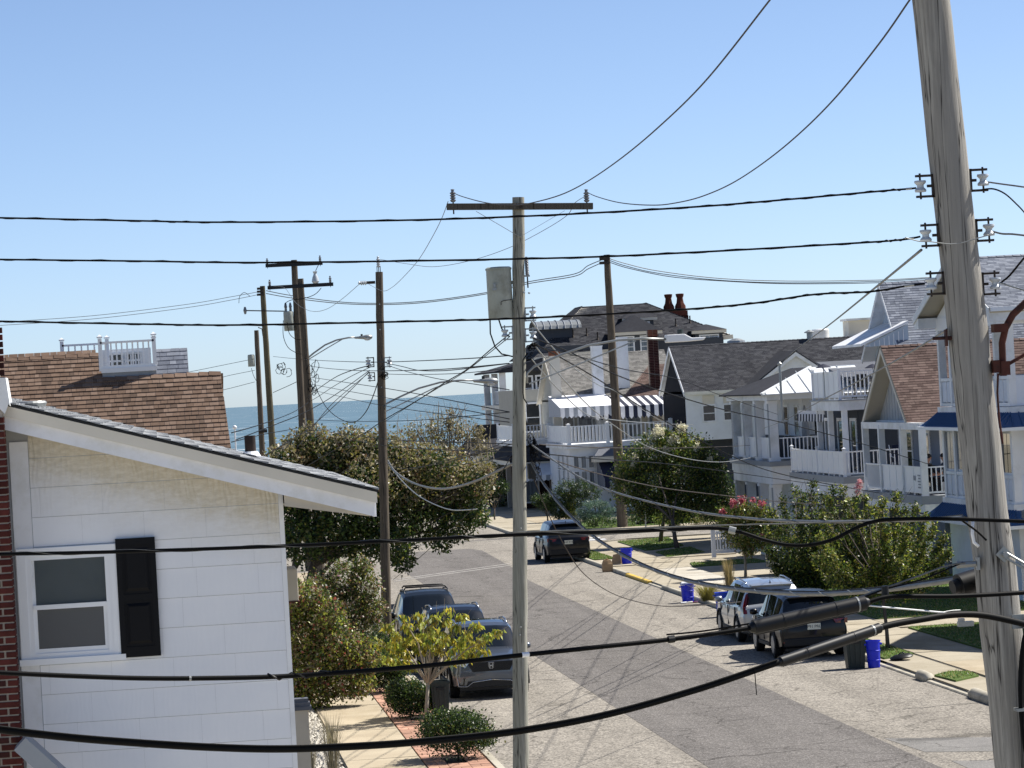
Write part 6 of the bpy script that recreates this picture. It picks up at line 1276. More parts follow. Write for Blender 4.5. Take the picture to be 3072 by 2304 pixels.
wire('grey wire slanting from the near pole down to the top of the white mast', [(1990, 540), (1890, 622), (1800, 695), (1720, 755), (1684, 790)], 24, 139.3, .011, 'wire_grey', NG, 'service_drop'); wire('grey wire slanting from the near pole down past the white deck to the mast foot', [(2045, 712), (1960, 765), (1870, 815), (1780, 862), (1700, 905), (1650, 925)], 24, 138, .009, 'wire_grey', NG, 'service_drop')
TG = 'leads of the far transformers'
for lab, pts, yy in (('black lead looping under the transformer of the corner pair', [(612, 692), (612, 725), (622, 750), (640, 762), (652, 765)], 145.6), ('second black lead beside the transformer of the corner pair', [(620, 695), (625, 720), (638, 732), (650, 733)], 145.6), ('lead arching from the lower black crossarm to the transformer', [(694, 622), (680, 636), (655, 645), (630, 648), (617, 655), (616, 665)], 143.4), ('lead hanging from the upper black crossarm end to the cutout', [(688, 572), (682, 585), (678, 600), (676, 608)], 144.5), ('thin lead below the small grey transformer of the short pole', [(543, 795), (548, 812), (556, 826)], 195.5), ('jumper loop beside the top of the olive pole', [(540, 640), (528, 632), (518, 640), (516, 655)], 185.6)): wire(lab, pts, yy, yy-.05, .014, 'cable', TG, 'transformer_lead')
# lines between the dark pole, the corner pair and the middle pole
LG = 'low voltage lines along the left side of the street'
lo = [([(834, 784), (870, 792), (905, 800), (950, 801), (1000, 797), (1100, 785)], 94.4, 56.5, .012), ([(834, 788), (880, 803), (950, 819), (1020, 829), (1100, 842)], 94.4, 56.5, .010), ([(834, 808), (900, 809), (1000, 806), (1100, 795)], 94.4, 56.5, .009), ([(1100, 722), (1060, 755), (1010, 797), (960, 827), (900, 866), (833, 905), (780, 940), (700, 985), (600, 1045)], 56.3, 84, .013), ([(1100, 728), (1050, 768), (1000, 806), (930, 848), (860, 892), (833, 910)], 56.3, 94.4, .010),
      ([(805, 788), (770, 797), (730, 812), (690, 838), (664, 860)], 94.4, 143.5, .018), ([(800, 793), (760, 812), (720, 835), (690, 855), (668, 868)], 94.4, 143.5, .014), ([(798, 800), (750, 835), (700, 868), (650, 895), (600, 915), (510, 950)], 94.4, 76, .014), ([(797, 803), (740, 860), (680, 915), (640, 945), (560, 990)], 94.4, 80, .013), ([(796, 806), (720, 870), (670, 930), (640, 970)], 94.4, 88, .012), ([(820, 812), (808, 850), (790, 890), (765, 912), (735, 905), (705, 880), (683, 840)], 94.3, 143.6, .018),
      ([(664, 790), (720, 797), (800, 801), (950, 798), (1100, 785)], 143.5, 56.5, .012), ([(672, 815), (760, 828), (870, 845), (1000, 870), (1100, 890)], 143.5, 56.5, .012), ([(672, 830), (780, 850), (900, 870), (1000, 885), (1100, 905)], 143.5, 56.5, .011), ([(672, 842), (760, 862), (850, 880), (1000, 900), (1100, 912)], 143.5, 56.5, .010),
      ([(672, 928), (760, 940), (850, 950), (960, 955), (1070, 958), (1110, 960)], 143.5, 56.5, .011), ([(672, 932), (760, 950), (850, 965), (960, 972), (1070, 975), (1110, 975)], 143.5, 56.5, .011), ([(640, 905), (760, 910), (900, 908), (1000, 900), (1100, 890)], 146, 56.5, .010), ([(590, 770), (640, 775), (720, 780), (830, 782), (1000, 775), (1100, 768)], 186, 56.5, .012),
      ([(500, 935), (560, 918), (630, 892), (668, 868)], 76, 143.5, .016), ([(500, 955), (570, 938), (640, 925), (672, 910)], 76, 143.5, .014), ([(590, 848), (630, 830), (660, 815)], 186, 146, .02), ([(550, 775), (500, 785), (400, 805), (300, 822)], 195.6, 200, .016), ([(550, 800), (500, 810), (480, 815)], 195.6, 198, .016), ([(550, 825), (500, 838), (470, 845)], 195.6, 198, .016),
      ([(1100, 950), (1040, 975), (980, 990), (900, 1012), (840, 1030)], 56.4, 94.4, .009), ([(1100, 985), (1020, 1000), (950, 1010)], 56.4, 90, .008), ([(850, 1252), (900, 1210), (945, 1170), (1000, 1120), (1060, 1055), (1105, 985)], 94.4, 56.5, .009), ([(835, 1000), (870, 1012), (960, 1000), (1050, 975), (1110, 958)], 94.4, 56.5, .009)]
LL = ['twisted line from the dark pole lamp to the middle pole, uppermost', 'twisted line dipping from the dark pole to the middle pole below the lamp arm', 'level line from the dark pole bracket to the middle pole', 'long black line slanting from the middle pole past the dark pole to the autumn tree', 'short line slanting from the middle pole to the dark pole', 'upper slack line from the dark pole to the corner pair', 'second slack line from the dark pole to the corner pair', 'line fanning from the dark pole down to the brown roof, upper', 'line fanning from the dark pole down to the brown roof, lower', 'steep line fanning from the dark pole into the autumn tree', 'twisted loop hanging between the dark pole and the corner pair', 'high level line from the corner pair to the middle pole', 'line crossing the sea horizon just above the lamp of the dark pole', 'line crossing the sea just under the lamp of the dark pole', 'line crossing the sea, third under the dark pole lamp', 'low line grazing the wispy tree, upper of two', 'low line grazing the wispy tree, lower of two', 'slack line crossing the sea above the wispy tree', 'very long level line from the olive pole to the middle pole', 'line rising from the brown roof to the corner pair, upper', 'line rising from the brown roof to the corner pair, lower', 'short line between the olive pole and the corner pair', 'far line left of the short pole, topmost', 'far line left of the short pole, middle', 'far line left of the short pole, lowest', 'line from the middle pole sinking into the autumn tree', 'short line from the middle pole to the tree edge', 'thin line slanting from the dark pole foot up to the middle pole', 'thin slack line hanging under the grey bundle by the dark pole']
for (pts, ya, yb, r), lab in zip(lo, LL): wire(lab, pts, ya, yb, r*.8, 'cable', LG, 'line_wire')
o, Q = wire('grey bundled cable sagging from the dark pole to the middle pole', [(838, 995), (855, 1020), (890, 1042), (930, 1054), (970, 1055), (1020, 1042), (1070, 1020), (1110, 1000)], 94.3, 56.5, .024, 'wire_grey', GG, 'communication_cable', 'cable', sides=8)
wire('pale twisted wire drooping from the dark pole in front of the tree', [(837, 1000), (865, 1035), (900, 1068), (940, 1090), (980, 1102), (1030, 1100)], 94.3, 75, .013, 'galv', GG, 'communication_wire', 'wire')
# ------------------------------------------------------------------ cars
def paint(name, col, metal=.35):
    m, t, b = nodes(name); co = wpos(t); c = srgb(col)
    t.links.new(ramp(t, noise(t, co, 3, 4, .6), [(.3, tuple(x*.92 for x in c)), (.7, tuple(min(1, x*1.06) for x in c))]), b.inputs['Base Color'])
    b.inputs['Metallic'].default_value = metal; b.inputs['Roughness'].default_value = .32; dk = max(c) < .03; b.inputs['Coat Weight'].default_value = .35 if dk else 1; b.inputs['Specular IOR Level'].default_value = .25 if dk else .5; b.inputs['Coat Roughness'].default_value = .03; return m
m, t, b = nodes('car_glass'); b.inputs['Base Color'].default_value = (.006, .009, .012, 1); b.inputs['Roughness'].default_value = .03; b.inputs['Specular IOR Level'].default_value = .75; M['carglass'] = m
M['chrome'] = pm('bright_trim', '#b9bcc0', .2, .04, 3, metal=.9)
M['rim'] = pm('alloy_rim', '#8d9197', .35, .06, 5, metal=.7)
M['lampclear'] = pm('headlamp_lens', '#c9d0d8', .1, .08, 9, spec=.7)
M['lampred'] = pm('tail_lamp_red', '#6e0f13', .15, .15, 9, spec=.7)
M['plate'] = pm('plate_white', '#d8d8c8', .4, .04, 9)
M['platedark'] = pm('plate_ink', '#2b2f3a', .5, .04, 9)
M['trim'] = pm('dark_car_trim', '#141517', .6, .1, 6)
def text_part(name, body, parent, size, loc, rot, mat, ext=.002):
    cu = bpy.data.curves.new(name, 'FONT'); cu.body = body; cu.size = size; cu.extrude = ext; cu.align_x = 'CENTER'; cu.align_y = 'CENTER'
    tmp = bpy.data.objects.new(name, cu); COL.objects.link(tmp); bpy.context.view_layer.update()
    me = bpy.data.meshes.new_from_object(tmp.evaluated_get(bpy.context.evaluated_depsgraph_get())); bpy.data.objects.remove(tmp)
    me.materials.clear(); me.materials.append(mat); o = bpy.data.objects.new(name, me); o.location = loc; o.rotation_euler = rot; return link(o, parent)
def car(label, loc, rz, L=4.6, W=1.86, H=1.68, col='#333', metal=.35, rails='chrome', crossbars=False, wag=0., front='plain', rear='plain', plate='', roofglass=False, trimcol='trim', name='parked_suv'):
    root = local_thing(name, label, 'car', loc, rz, 'parked cars'); PT = paint('paint_'+label[:12].replace(' ', '_'), col, metal)
    hl = L/2; s = H/1.69; hw = W/2
    ky = [-hl, -hl+.04, -hl+.10, -hl+.50-.1*wag, -hl+.75, -hl+1.5, -.1, .35, .62, 1.18, 1.5, hl-.32, hl-.1, hl-.03, hl]
    kz = [.98, 1.05, 1.08, 1.58, 1.64, 1.69, 1.70, 1.67, 1.60, 1.13, 1.10, 1.02, .95, .90, .80]
    kw = [.88, .93, .95, .985, 1.0, 1.0, 1.0, 1.0, 1.0, 1.0, .99, .96, .90, .86, .80]
    kb = [.95, 1.02, 1.05, 1.06, 1.05, 1.03, 1.01, 1.0, 1.0, 1.04, 1.03, .96, .88, .84, .76]
    kr = [.80, .82, .80, .66, .66, .67, .68, .68, .68, .76, .80, .80, .76, .72, .66]
    kl = [.40, .34, .30, .24, .22, .22, .22, .22, .22, .22, .24, .26, .28, .30, .34]
    ysn = sorted(set([round(v, 3) for v in list(np.linspace(-hl, hl, 44))+ky])); f = lambda k, y: float(np.interp(y, ky, k))
    secs = []
    for y in ysn:
        zt, zb, zl = f(kz, y)*s, f(kb, y)*s, f(kl, y)*s; w_ = f(kw, y)*hw; wr = f(kr, y)*hw*1.02
        pr = [(0, zl), (w_-.14, zl), (w_-.03, zl+.06)]
        for i in range(1, 6): t_ = i/6; z = zl+.06+(zb-.07-zl-.06)*t_; pr.append((w_-.012-.035*(2*t_-.9)**2+(.012 if .45 < t_ < .75 else 0), z))
        pr += [(w_-.035, zb-.05), (w_-.06, zb)]
        top = max(zt-.10, zb+.004); pr += [(wr+.05, top), (wr-.02, max(zt-.02, zb+.008)), (wr*.5, max(zt+.008, zb+.012)), (0, max(zt+.016, zb+.014))]
        secs.append((y, pr))
    n = len(secs[0][1]); NB = 9   # index of the belt point
    wy = (-hl+.92, hl-.93); wr_ = .345
    groups = {'body': [], 'windshield': [], 'rear_window': [], 'side': []}
    sp = [(-hl+.55, -hl+1.18), (-hl+1.27, -.06), (.02, 1.02)]
    V = []
    for y, pr in secs:
        for x, z in pr: V.append((x, y, z))
        for x, z in pr: V.append((-x, y, z))
    sidew = {}
    for i in range(len(secs)-1):
        yc = (secs[i][0]+secs[i+1][0])/2
        for j in range(n-1):
            for sd in (0, 1):
                a = i*2*n+sd*n+j; b_ = a+1; c = a+2*n+1; d = a+2*n; q = (a, d, c, b_) if sd == 0 else (a, b_, c, d)
                zc = (V[a][2]+V[b_][2]+V[c][2]+V[d][2])/4
                if j < NB-1 and any(abs(yc-w0) < .39 and (yc-w0)**2+(zc-wr_)**2 < .41**2 for w0 in wy): continue
                g = 'body'
                if j == NB:
                    for si, (y0, y1) in enumerate(sp):
                        if y0 < yc < y1 and (V[b_][2]-V[a][2]) > .12: g = ('side', sd, si)
                elif j > NB+1 or j == NB+1:
                    if .55 < yc < 1.17 and j > NB: g = 'windshield' if j > NB+1 or True else g
                    if -hl+.12 < yc < -hl+.46-.1*wag: g = 'rear_window'
                    if roofglass and -1.1 < yc < .25 and j > NB+1: g = 'sunroof'
                groups.setdefault(g, []).append(q)
    e0 = list(range(0, n))+list(range(2*n-1, n, -1)); m_ = (len(secs)-1)*2*n; e1 = [m_+i for i in e0][::-1]
    groups['body'] += [tuple(e0), tuple(e1)]
    def sub(name_, faces, mat, par, ang=40):
        used = sorted({i for q in faces for i in q}); mp = {v: i for i, v in enumerate(used)}; k = MB(); k.v = [V[i] for i in used]; k.f = [tuple(mp[i] for i in q) for q in faces]; k.m = [0]*len(faces); return k.build(name_, mat, par, ang)
    body = sub('body', groups['body'], PT, root)
    for g, fs in groups.items():
        if g == 'body' or not fs: continue
        sub('side_window' if isinstance(g, tuple) else g, fs, M['carglass'], root, 60)
    k = MB(); k.box((-hw+.2, -hl+.25, .2), (hw-.2, hl-.25, .8)); k.build('chassis', M['black'], root)
    for y0 in wy:
        for sx in (-1, 1):
            x = sx*(hw-.11); k = MB(); k.lathe([(.20, -.11), (.32, -.11), (.345, -.08), (.345, .08), (.32, .11), (.20, .11)], 28, (x, y0, wr_), 'x'); ty = k.build('wheel', M['rubber'], root, 40)
            k = MB(); k.lathe([(.03, .085*sx), (.21, .075*sx), (.225, .112*sx)], 28, (x, y0, wr_), 'x'); k.build('rim_dish', M['trim'], ty, 40)
            k = MB()
            for a in range(5):
                an = a*2*math.pi/5; k.bar((x+sx*.1, y0+.03*math.cos(an), wr_+.03*math.sin(an)), (x+sx*.112, y0+.215*math.cos(an), wr_+.215*math.sin(an)), .06, .02, up=(1, 0, 0))
            k.lathe([(.21, .105), (.228, .116), (.21, .118)] if sx > 0 else [(.21, -.105), (.228, -.116), (.21, -.118)], 28, (x, y0, wr_), 'x'); k.build('rim', M['rim'], ty)
            k = MB(); ring = []
            for a in range(15):
                an = math.pi*(-.08+1.16*a/14); ring.append((y0+math.cos(an), math.sin(an)))
            P = [(sx*(hw-.005), y0+.40*math.cos(math.pi*(-.06+1.12*a/14)), wr_+.40*math.sin(math.pi*(-.06+1.12*a/14))) for a in range(15)]; k.tube(P, .028, 6); k.build('wheel_arch', M[trimcol], body, True)
    for sx in (-1, 1):
        k = MB(); k.box((sx*(hw-.03), -hl+1.45, .27), (sx*(hw+.004), hl-1.45, .36)); k.build('sill_trim', M[trimcol], body)
        k = MB(); k.lathe([(0, -.1), (.07, -.09), (.095, -.02), (.095, .05), (.05, .09), (0, .095)], 12, (0, 0, 0), 'x'); k.v = [(sx*(hw+.08)+x*1.05, .86+y*.75, 1.10*s+z*.85) for x, y, z in k.v]; mi = k.build('mirror', PT, root, True); k = MB(); k.bar((sx*(hw-.06), .86, 1.05*s), (sx*(hw+.04), .86, 1.07*s), .05, .03); k.build('mirror_stalk', M['trim'], mi)
        for y0 in (-.35, .75):
            k = MB(); k.box((sx*(hw-.02), y0-.09, .93*s), (sx*(hw+.015), y0+.09, .955*s)); k.build('door_handle', PT, root)
        for y0 in (-.02, -hl+1.22, 1.12): k = MB(); k.box((sx*(hw-.03), y0-.004, .4), (sx*(hw+.001), y0+.004, .98*s)); k.build('door_gap', M['trim'], body)
        if rails:
            xr = .66*hw; k = MB(); k.tube([(sx*xr, -hl+.85, 1.60*s), (sx*xr, -hl+.95, 1.67*s), (sx*xr, -.4, 1.735*s), (sx*xr, .1, 1.725*s), (sx*xr, .38, 1.62*s)], .018, 8); k.build('roof_rail', M[rails], root, True)
    if crossbars:
        for y0 in (-.9, -.05):
            k = MB(); k.tube([(-.64*hw, y0, 1.74*s), (-.6*hw, y0, 1.80*s), (.6*hw, y0, 1.80*s), (.64*hw, y0, 1.74*s)], .022, 8); k.build('crossbar', M['black'], root, True)
    k = MB(); k.add([(0, -hl+.75, 1.66*s), (.02, -hl+.62, 1.64*s), (-.02, -hl+.62, 1.64*s), (0, -hl+.66, 1.74*s)], [(0, 1, 3), (1, 2, 3), (2, 0, 3)]); k.build('antenna_fin', M['black'], root)
    # front
    y1 = hl+.004
    gr_ = MB(); gr_.slab([(-.56, y1, .88*s), (.56, y1, .88*s), (.44, y1, .66*s), (-.44, y1, .66*s)] if front != 'plain' else [(-.55, y1, .78*s), (.55, y1, .78*s), (.5, y1, .58*s), (-.5, y1, .58*s)], (0, .012, 0)); grl = gr_.build('grille', M['black'], root)
    for i in range(4): k = MB(); z = (.69+i*.045)*s; k.box((-.42-.03*i, y1+.012, z), (.42+.03*i, y1+.02, z+.012)); k.build('grille_bar', M['trim'], grl)
    for sx in (-1, 1):
        k = MB(); k.slab([(sx*.56, y1-.005, .885*s), (sx*.80, y1-.07, .90*s), (sx*.83, y1-.10, .84*s), (sx*.60, y1-.005, .78*s)], (0, .03, 0)); h_ = k.build('headlight', M['lampclear'], root)
        k = MB(); k.slab([(sx*.52, y1+.014, .87*s), (sx*.62, y1+.02, .76*s), (sx*.64, y1+.018, .775*s), (sx*.55, y1+.012, .885*s)], (0, .008, 0)); k.build('lamp_strip', M['chrome'], h_)
        k = MB(); k.slab([(sx*.62, y1-.01, .52*s), (sx*.78, y1-.06, .54*s), (sx*.77, y1-.06, .34*s), (sx*.66, y1-.01, .34*s)], (0, .02, 0)); fg = k.build('fog_recess', M['black'], root)
        if front == 'badge': k = MB(); k.tube([(sx*.80, y1-.06, .56*s), (sx*.78, y1-.02, .33*s), (sx*.58, y1+.02, .32*s), (sx*.45, y1+.03, .42*s), (sx*.0, y1+.035, .46*s)], .012, 6); k.build('bumper_strip', M['chrome'], root, True)
    k = MB(); k.slab([(-.56, y1, .44*s), (.56, y1, .44*s), (.62, y1, .31*s), (-.62, y1, .31*s)], (0, .015, 0)); k.build('lower_intake', M['black'], root)
    if front == 'badge':      # the H in its frame
        k = MB(); z0 = .79*s; yy = y1+.03
        for sx in (-1, 1): k.slab([(sx*.040, yy, z0+.055), (sx*.026, yy, z0+.055), (sx*.020, yy, z0-.05), (sx*.034, yy, z0-.05)], (0, .008, 0))
        k.slab([(-.024, yy, z0+.012), (.024, yy, z0+.012), (.024, yy, z0-.008), (-.024, yy, z0-.008)], (0, .008, 0))
        k.tube([(-.062, yy, z0+.07), (.062, yy, z0+.07), (.066, yy, z0+.05), (.046, yy, z0-.055), (.036, yy, z0-.066), (-.036, yy, z0-.066), (-.046, yy, z0-.055), (-.066, yy, z0+.05), (-.062, yy, z0+.07)], .006, 6); k.build('emblem', M['chrome'], grl)
    # rear
    y0 = -hl-.004
    for sx in (-1, 1):
        if rear == 'tall':
            k = MB(); k.slab([(sx*.70, -hl+.24, 1.40*s), (sx*.76, -hl+.26, 1.38*s), (sx*.89, -hl+.09, 1.05*s), (sx*.89, -hl+.03, .84*s), (sx*.79, y0+.01, .84*s), (sx*.80, y0+.07, 1.05*s)], (0, -.03, 0))
        else: k = MB(); k.slab([(sx*.50, y0, 1.0*s), (sx*.88, y0+.08, 1.02*s), (sx*.88, y0+.08, .88*s), (sx*.56, y0, .90*s)], (0, -.03, 0))
        k.build('tail_light', M['lampred'], root)
        k = MB(); k.box((sx*.52, y0-.012, .44*s), (sx*.8, y0+.05, .48*s)); k.build('reflector', M['lampred'], root)
    k = MB(); k.box((-hw*.86, y0-.03, .34*s), (hw*.86, y0+.1, .56*s)); k.build('rear_bumper', M[trimcol], root, bevel=.03)
    k = MB(); k.box((-.17, y0-.014, .76*s), (.17, y0-.002, .92*s)); pl = k.build('license_plate', M['plate'], root)
    if plate: text_part('plate_number', plate, pl, .105, (0, y0-.0165, .838*s), (math.pi/2, 0, 0), M['platedark'])
    k = MB(); k.slab([(-.6, y0+.55, 1.60*s), (.6, y0+.55, 1.60*s), (.56, y0+.36, 1.57*s), (-.56, y0+.36, 1.57*s)], (0, 0, .035)); k.build('spoiler', PT, root, bevel=.01)
    k = MB(); k.tube([(-.05, -hl+.12, 1.12*s), (.28, -hl+.19, 1.2*s)], .01, 5); k.build('rear_wiper', M['black'], root)
    return root
car('gunmetal grey SUV with H badge parked beside the middle pole', (1.32, 82.1, .004), math.pi, 4.6, 1.86, 1.68, '#565d67', .6, 'chrome', front='badge', roofglass=True)
car('black SUV with silver roof rails parked behind the gunmetal one', (1.28, 88.9, .004), math.pi, 4.65, 1.87, 1.66, '#0a0c12', 0, 'chrome')
car('black SUV with roof crossbars, last in the left row', (1.12, 96.1, .004), math.pi, 4.6, 1.86, 1.70, '#0c100f', 0, 'black', crossbars=True)
car('black SUV with white plate parked by the bins on the right', (10.08, 87.4, .004), 0, 4.45, 1.82, 1.64, '#0b090b', 0, None, plate='P91 PRL')
car('silver wagon with tall red tail lights parked ahead of the black SUV', (10.22, 93.6, .004), 0, 4.7, 1.88, 1.62, '#a9adb0', .55, 'chrome', wag=1, rear='tall')
car('black SUV parked near the street corner on the right', (10.42, 142.0, .004), math.radians(1), 4.6, 1.88, 1.68, '#0f1014', 0, None, plate='X47 RVB')
car('silver car standing in the driveway behind the crape myrtles', (17.6, 120.2, .125), math.radians(92), 4.6, 1.82, 1.5, '#b9bdc0', .5, None)
# ------------------------------------------------------------------ plants
def leaves(name, mats, weights, clumps, n, size, parent=None, aspect=.55, droop=0., shell=.55, seed=1, gap=.0, up=.3, yflat=1.0, spread=None):
    """a crown of single leaves; clumps: (centre, rx, ry, rz, weight)"""
    g = np.random.default_rng(seed); W = np.array([c[4]*(c[1]*c[2]*c[3])**(2/3) for c in clumps]); W /= W.sum(); ci = g.choice(len(clumps), n, p=W)
    C = np.array([list(c[0]) for c in clumps])[ci]; R = np.array([[c[1], c[2], c[3]] for c in clumps])[ci]
    d = g.normal(size=(n, 3)); d /= np.linalg.norm(d, axis=1)[:, None]; rad = (shell+(1-shell)*g.random(n))*(1+.18*g.normal(size=n)*.6)
    # lumpy outline: twigs pull leaves together
    nt_ = max(30, n//38); tw = g.normal(size=(nt_, 3)); idx = g.integers(0, nt_, n); tr_ = .72+.42*g.random(nt_); tw /= np.linalg.norm(tw, axis=1)[:, None]
    d2 = tw[idx]+.2*g.normal(size=(n, 3)); d2 /= np.linalg.norm(d2, axis=1)[:, None]; pk_ = g.random(n) < .8; d = np.where(pk_[:, None], d2, d); rad = np.where(pk_, rad*tr_[idx], rad)
    P = C+d*R*rad[:, None]
    P[:, 2] = np.maximum(P[:, 2], .08)
    a = g.normal(size=(n, 3)); a[:, 2] = a[:, 2]*(1-droop)-droop*2.2; a /= np.linalg.norm(a, axis=1)[:, None]
    nn = g.normal(size=(n, 3))+d*.6; nn[:, 2] += up; b = np.cross(a, nn); b /= (np.linalg.norm(b, axis=1)[:, None]+1e-9); nn = np.cross(b, a)
    s = size*(.6+.8*g.random(n)); A = a*s[:, None]; B = b*(s*aspect*.5)[:, None]; Nn = nn*(s*.12)[:, None]
    v = np.stack([P, P+A*.45+B+Nn, P+A, P+A*.45-B+Nn], 1).reshape(-1, 3); fi = np.arange(n*4).reshape(n, 4)
    me = bpy.data.meshes.new(name); me.vertices.add(n*4); me.vertices.foreach_set('co', v.ravel()); me.loops.add(n*4); me.loops.foreach_set('vertex_index', fi.ravel()); me.polygons.add(n); me.polygons.foreach_set('loop_start', np.arange(0, n*4, 4)); me.polygons.foreach_set('loop_total', np.full(n, 4))
    cw = np.cumsum(np.array(weights)/sum(weights))
    # colour goes by twig, with some strays, so light and dark clumps show
    tv = g.random(len(tw)+1)[idx]; tv = np.where(g.random(n) < .35, g.random(n), tv); me.polygons.foreach_set('material_index', np.searchsorted(cw, tv).clip(0, len(mats)-1).astype(np.int32))
    for m_ in mats: me.materials.append(LF[m_] if isinstance(m_, str) else m_)
    me.update(); me.validate(); o = bpy.data.objects.new(name, me); return link(o, parent)
def cl(px, py, rpx, y, w=1., sy=None, sz=None):
    c = on(px, py, y=y); r = rpx*(y/FPX)*1.0; return (c, r, (sy or r), (sz or r), w)
def sprays(fork, tips, r0=.2, r1=.11, n=6, w=1., bow=.25):
    """feathery branches: rows of small leaf clumps from the fork to each tip"""
    out = []; fork = Vector(fork)
    for t in tips:
        t = Vector(t); 
        for i in range(n):
            s = .3+.72*i/(n-1); p = fork+(t-fork)*s; p = Vector((fork.x+(t.x-fork.x)*s**(1-bow), fork.y+(t.y-fork.y)*s, fork.z+(t.z-fork.z)*s**(1+bow))); r = r0+(r1-r0)*i/(n-1); out.append((p, r, r, r*1.35, w*(.2/r)**1.6))
    return out
def trunk(parent, base, tips, r, mat='bark', name='trunk', seed=1):
    rs = random.Random(seed); k = MB(); base = Vector(base); fork = base+Vector((0, 0, 0))
    top = sum((Vector(t) for t in tips), Vector())/len(tips); f = base+(top-base)*.42; f = Vector((base.x*.65+f.x*.35, base.y*.65+f.y*.35, f.z))
    k.tube([base-Vector((0, 0, .05)), base+(f-base)*.3+Vector((rs.uniform(-.03, .03), 0, 0)), f], [r*1.15, r*.95, r*.75], 9)
    o = k.build(name, M[mat], parent, True)
    for t in tips:
        t = Vector(t); m_ = f+(t-f)*.5+Vector((rs.uniform(-.12, .12), rs.uniform(-.12, .12), rs.uniform(0, .15))); k = MB(); k.tube([f-Vector((0, 0, r)), f+(m_-f)*.4, m_, t], [r*.55, r*.45, r*.32, r*.1], 6); k.build('limb', M[mat], o, True)
        for j in range(3):
            e = t+Vector((rs.uniform(-.5, .5), rs.uniform(-.5, .5), rs.uniform(-.1, .5)))*((t-f).length*.35); k = MB(); k.tube([m_+(t-m_)*(.3*j), e], [r*.16, r*.04], 4); k.build('twig', M[mat], o)
    return o
def tree(name, label, cat, base, clumps, n, size, mats, wts, r=.08, bark='bark', tips=None, seed=1, group=None, **kw):
    o = thing(name, label, cat, base, group)
    leaves('crown', mats, wts, clumps, n, size, o, seed=seed, **kw)
    if r: trunk(o, base, tips or [c[0] for c in clumps], r, bark, seed=seed)
    return o
# big autumn tree at the corner on the left
yT = 118.
A_px = ((840, 1400, 60), (890, 1370, 60), (940, 1350, 65), (1000, 1370, 60), (1040, 1345, 55), (1095, 1360, 60), (1150, 1375, 70), (1200, 1400, 60), (1260, 1400, 65), (1310, 1405, 60), (1365, 1425, 60), (1425, 1455, 55), (1455, 1430, 25), (1400, 1500, 70), (1330, 1490, 75), (1250, 1480, 80), (1170, 1470, 80), (1090, 1450, 75), (1000, 1450, 80), (920, 1450, 75), (850, 1470, 65), (1430, 1545, 45), (1370, 1570, 65), (1290, 1570, 80), (1200, 1560, 85), (1110, 1550, 85), (1020, 1540, 85), (930, 1540, 80), (860, 1550, 70), (1170, 1630, 70), (1210, 1680, 45), (1080, 1630, 70), (990, 1620, 80), (900, 1620, 75), (1330, 1630, 30), (845, 1620, 40))
A_cl = [cl(*q, yT) for q in A_px]; A_cl = [(c+Vector((0, random.uniform(-1.2, 1.2), 0)), a, a*1.2, d, w) for c, a, b, d, w in A_cl]
at_ = tree('autumn_tree', 'broad tree with green and tan leaves overhanging the street behind the dark pole', 'tree', (-1.4, 118.5, .1), A_cl, 42000, .135, ['green', 'dark', 'deep', 'olive'], [3, 4, 3, 1.6], .17, tips=[A_cl[i][0] for i in (1, 4, 8, 11, 15, 18, 22, 25, 31)], seed=3)
leaves('sunlit_tan_leaves', ['tan', 'olive', 'russet', 'grey'], [4, 3, 1.2, 2], [(c+Vector((.1, -.2, .18)), a, b, d, w) for c, a, b, d, w in A_cl[:20]], 15000, .13, at_, seed=6, shell=.85)  # tan upper leaves: bronzing, plus sunlight on the crown put into the colour
for i, (x, yy) in enumerate(((-1.9, 118.2), (-1.0, 119.0))): trunk(at_, (x, yy, .1), [A_cl[q][0] for q in ((27, 19, 32), (31, 25, 16))[i]], .13, 'bark', seed=60+i)
# wispy shrub tree behind it
y = 196.
W_cl = [cl(*q, y) for q in ((1240, 1310, 55), (1300, 1285, 55), (1350, 1265, 40), (1380, 1300, 60), (1430, 1300, 45), (1330, 1330, 60), (1440, 1340, 40), (1355, 1235, 18))]
tree('wispy_tree', 'wispy grey-green tree against the sea, left of the middle pole', 'tree', (on(1340, 1400, y=y).x, y, 0), W_cl, 3000, .15, ['grey', 'tan', 'olive'], [4, 2, 2], .1, tips=[c[0]+Vector((0, 0, c[1]*.8)) for c in W_cl], seed=4, shell=.15)
wt_ = bpy.data.objects['wispy_tree']
for i in range(36):
    g_ = random.Random(i); c = W_cl[i % 8]; a = c[0]+Vector((g_.uniform(-1, 1)*c[1], g_.uniform(-1, 1), -c[1])); k = MB(); k.tube([a, a+Vector((g_.uniform(-.2, .3), 0, c[1]*g_.uniform(.9, 1.7))), a+Vector((g_.uniform(-.4, .6), 0, c[1]*g_.uniform(1.6, 2.6)))], [.03, .02, .008], 4); k.build('twig', M['bark_pale'], wt_)
for i, (px, py, yy) in enumerate(((1480, 1400, 222), (1430, 1420, 230), (1500, 1440, 210))): tree('shore_shrub', ('tan shrub at the far street end left of the small porch', 'dull green shrub farthest down the street', 'low green shrub below the small dark-roofed porch')[i], 'shrub', (on(px, 1500, y=yy).x, yy, 0), [cl(px, py, 55, yy), cl(px-40, py+25, 45, yy), cl(px, py+50, 60, yy)], 2600, .16, ['tan', 'olive', 'green', 'dark'], [3-i, 2, 1+i, 1+i], 0.05, seed=5+i, group='shrubs near the sea')
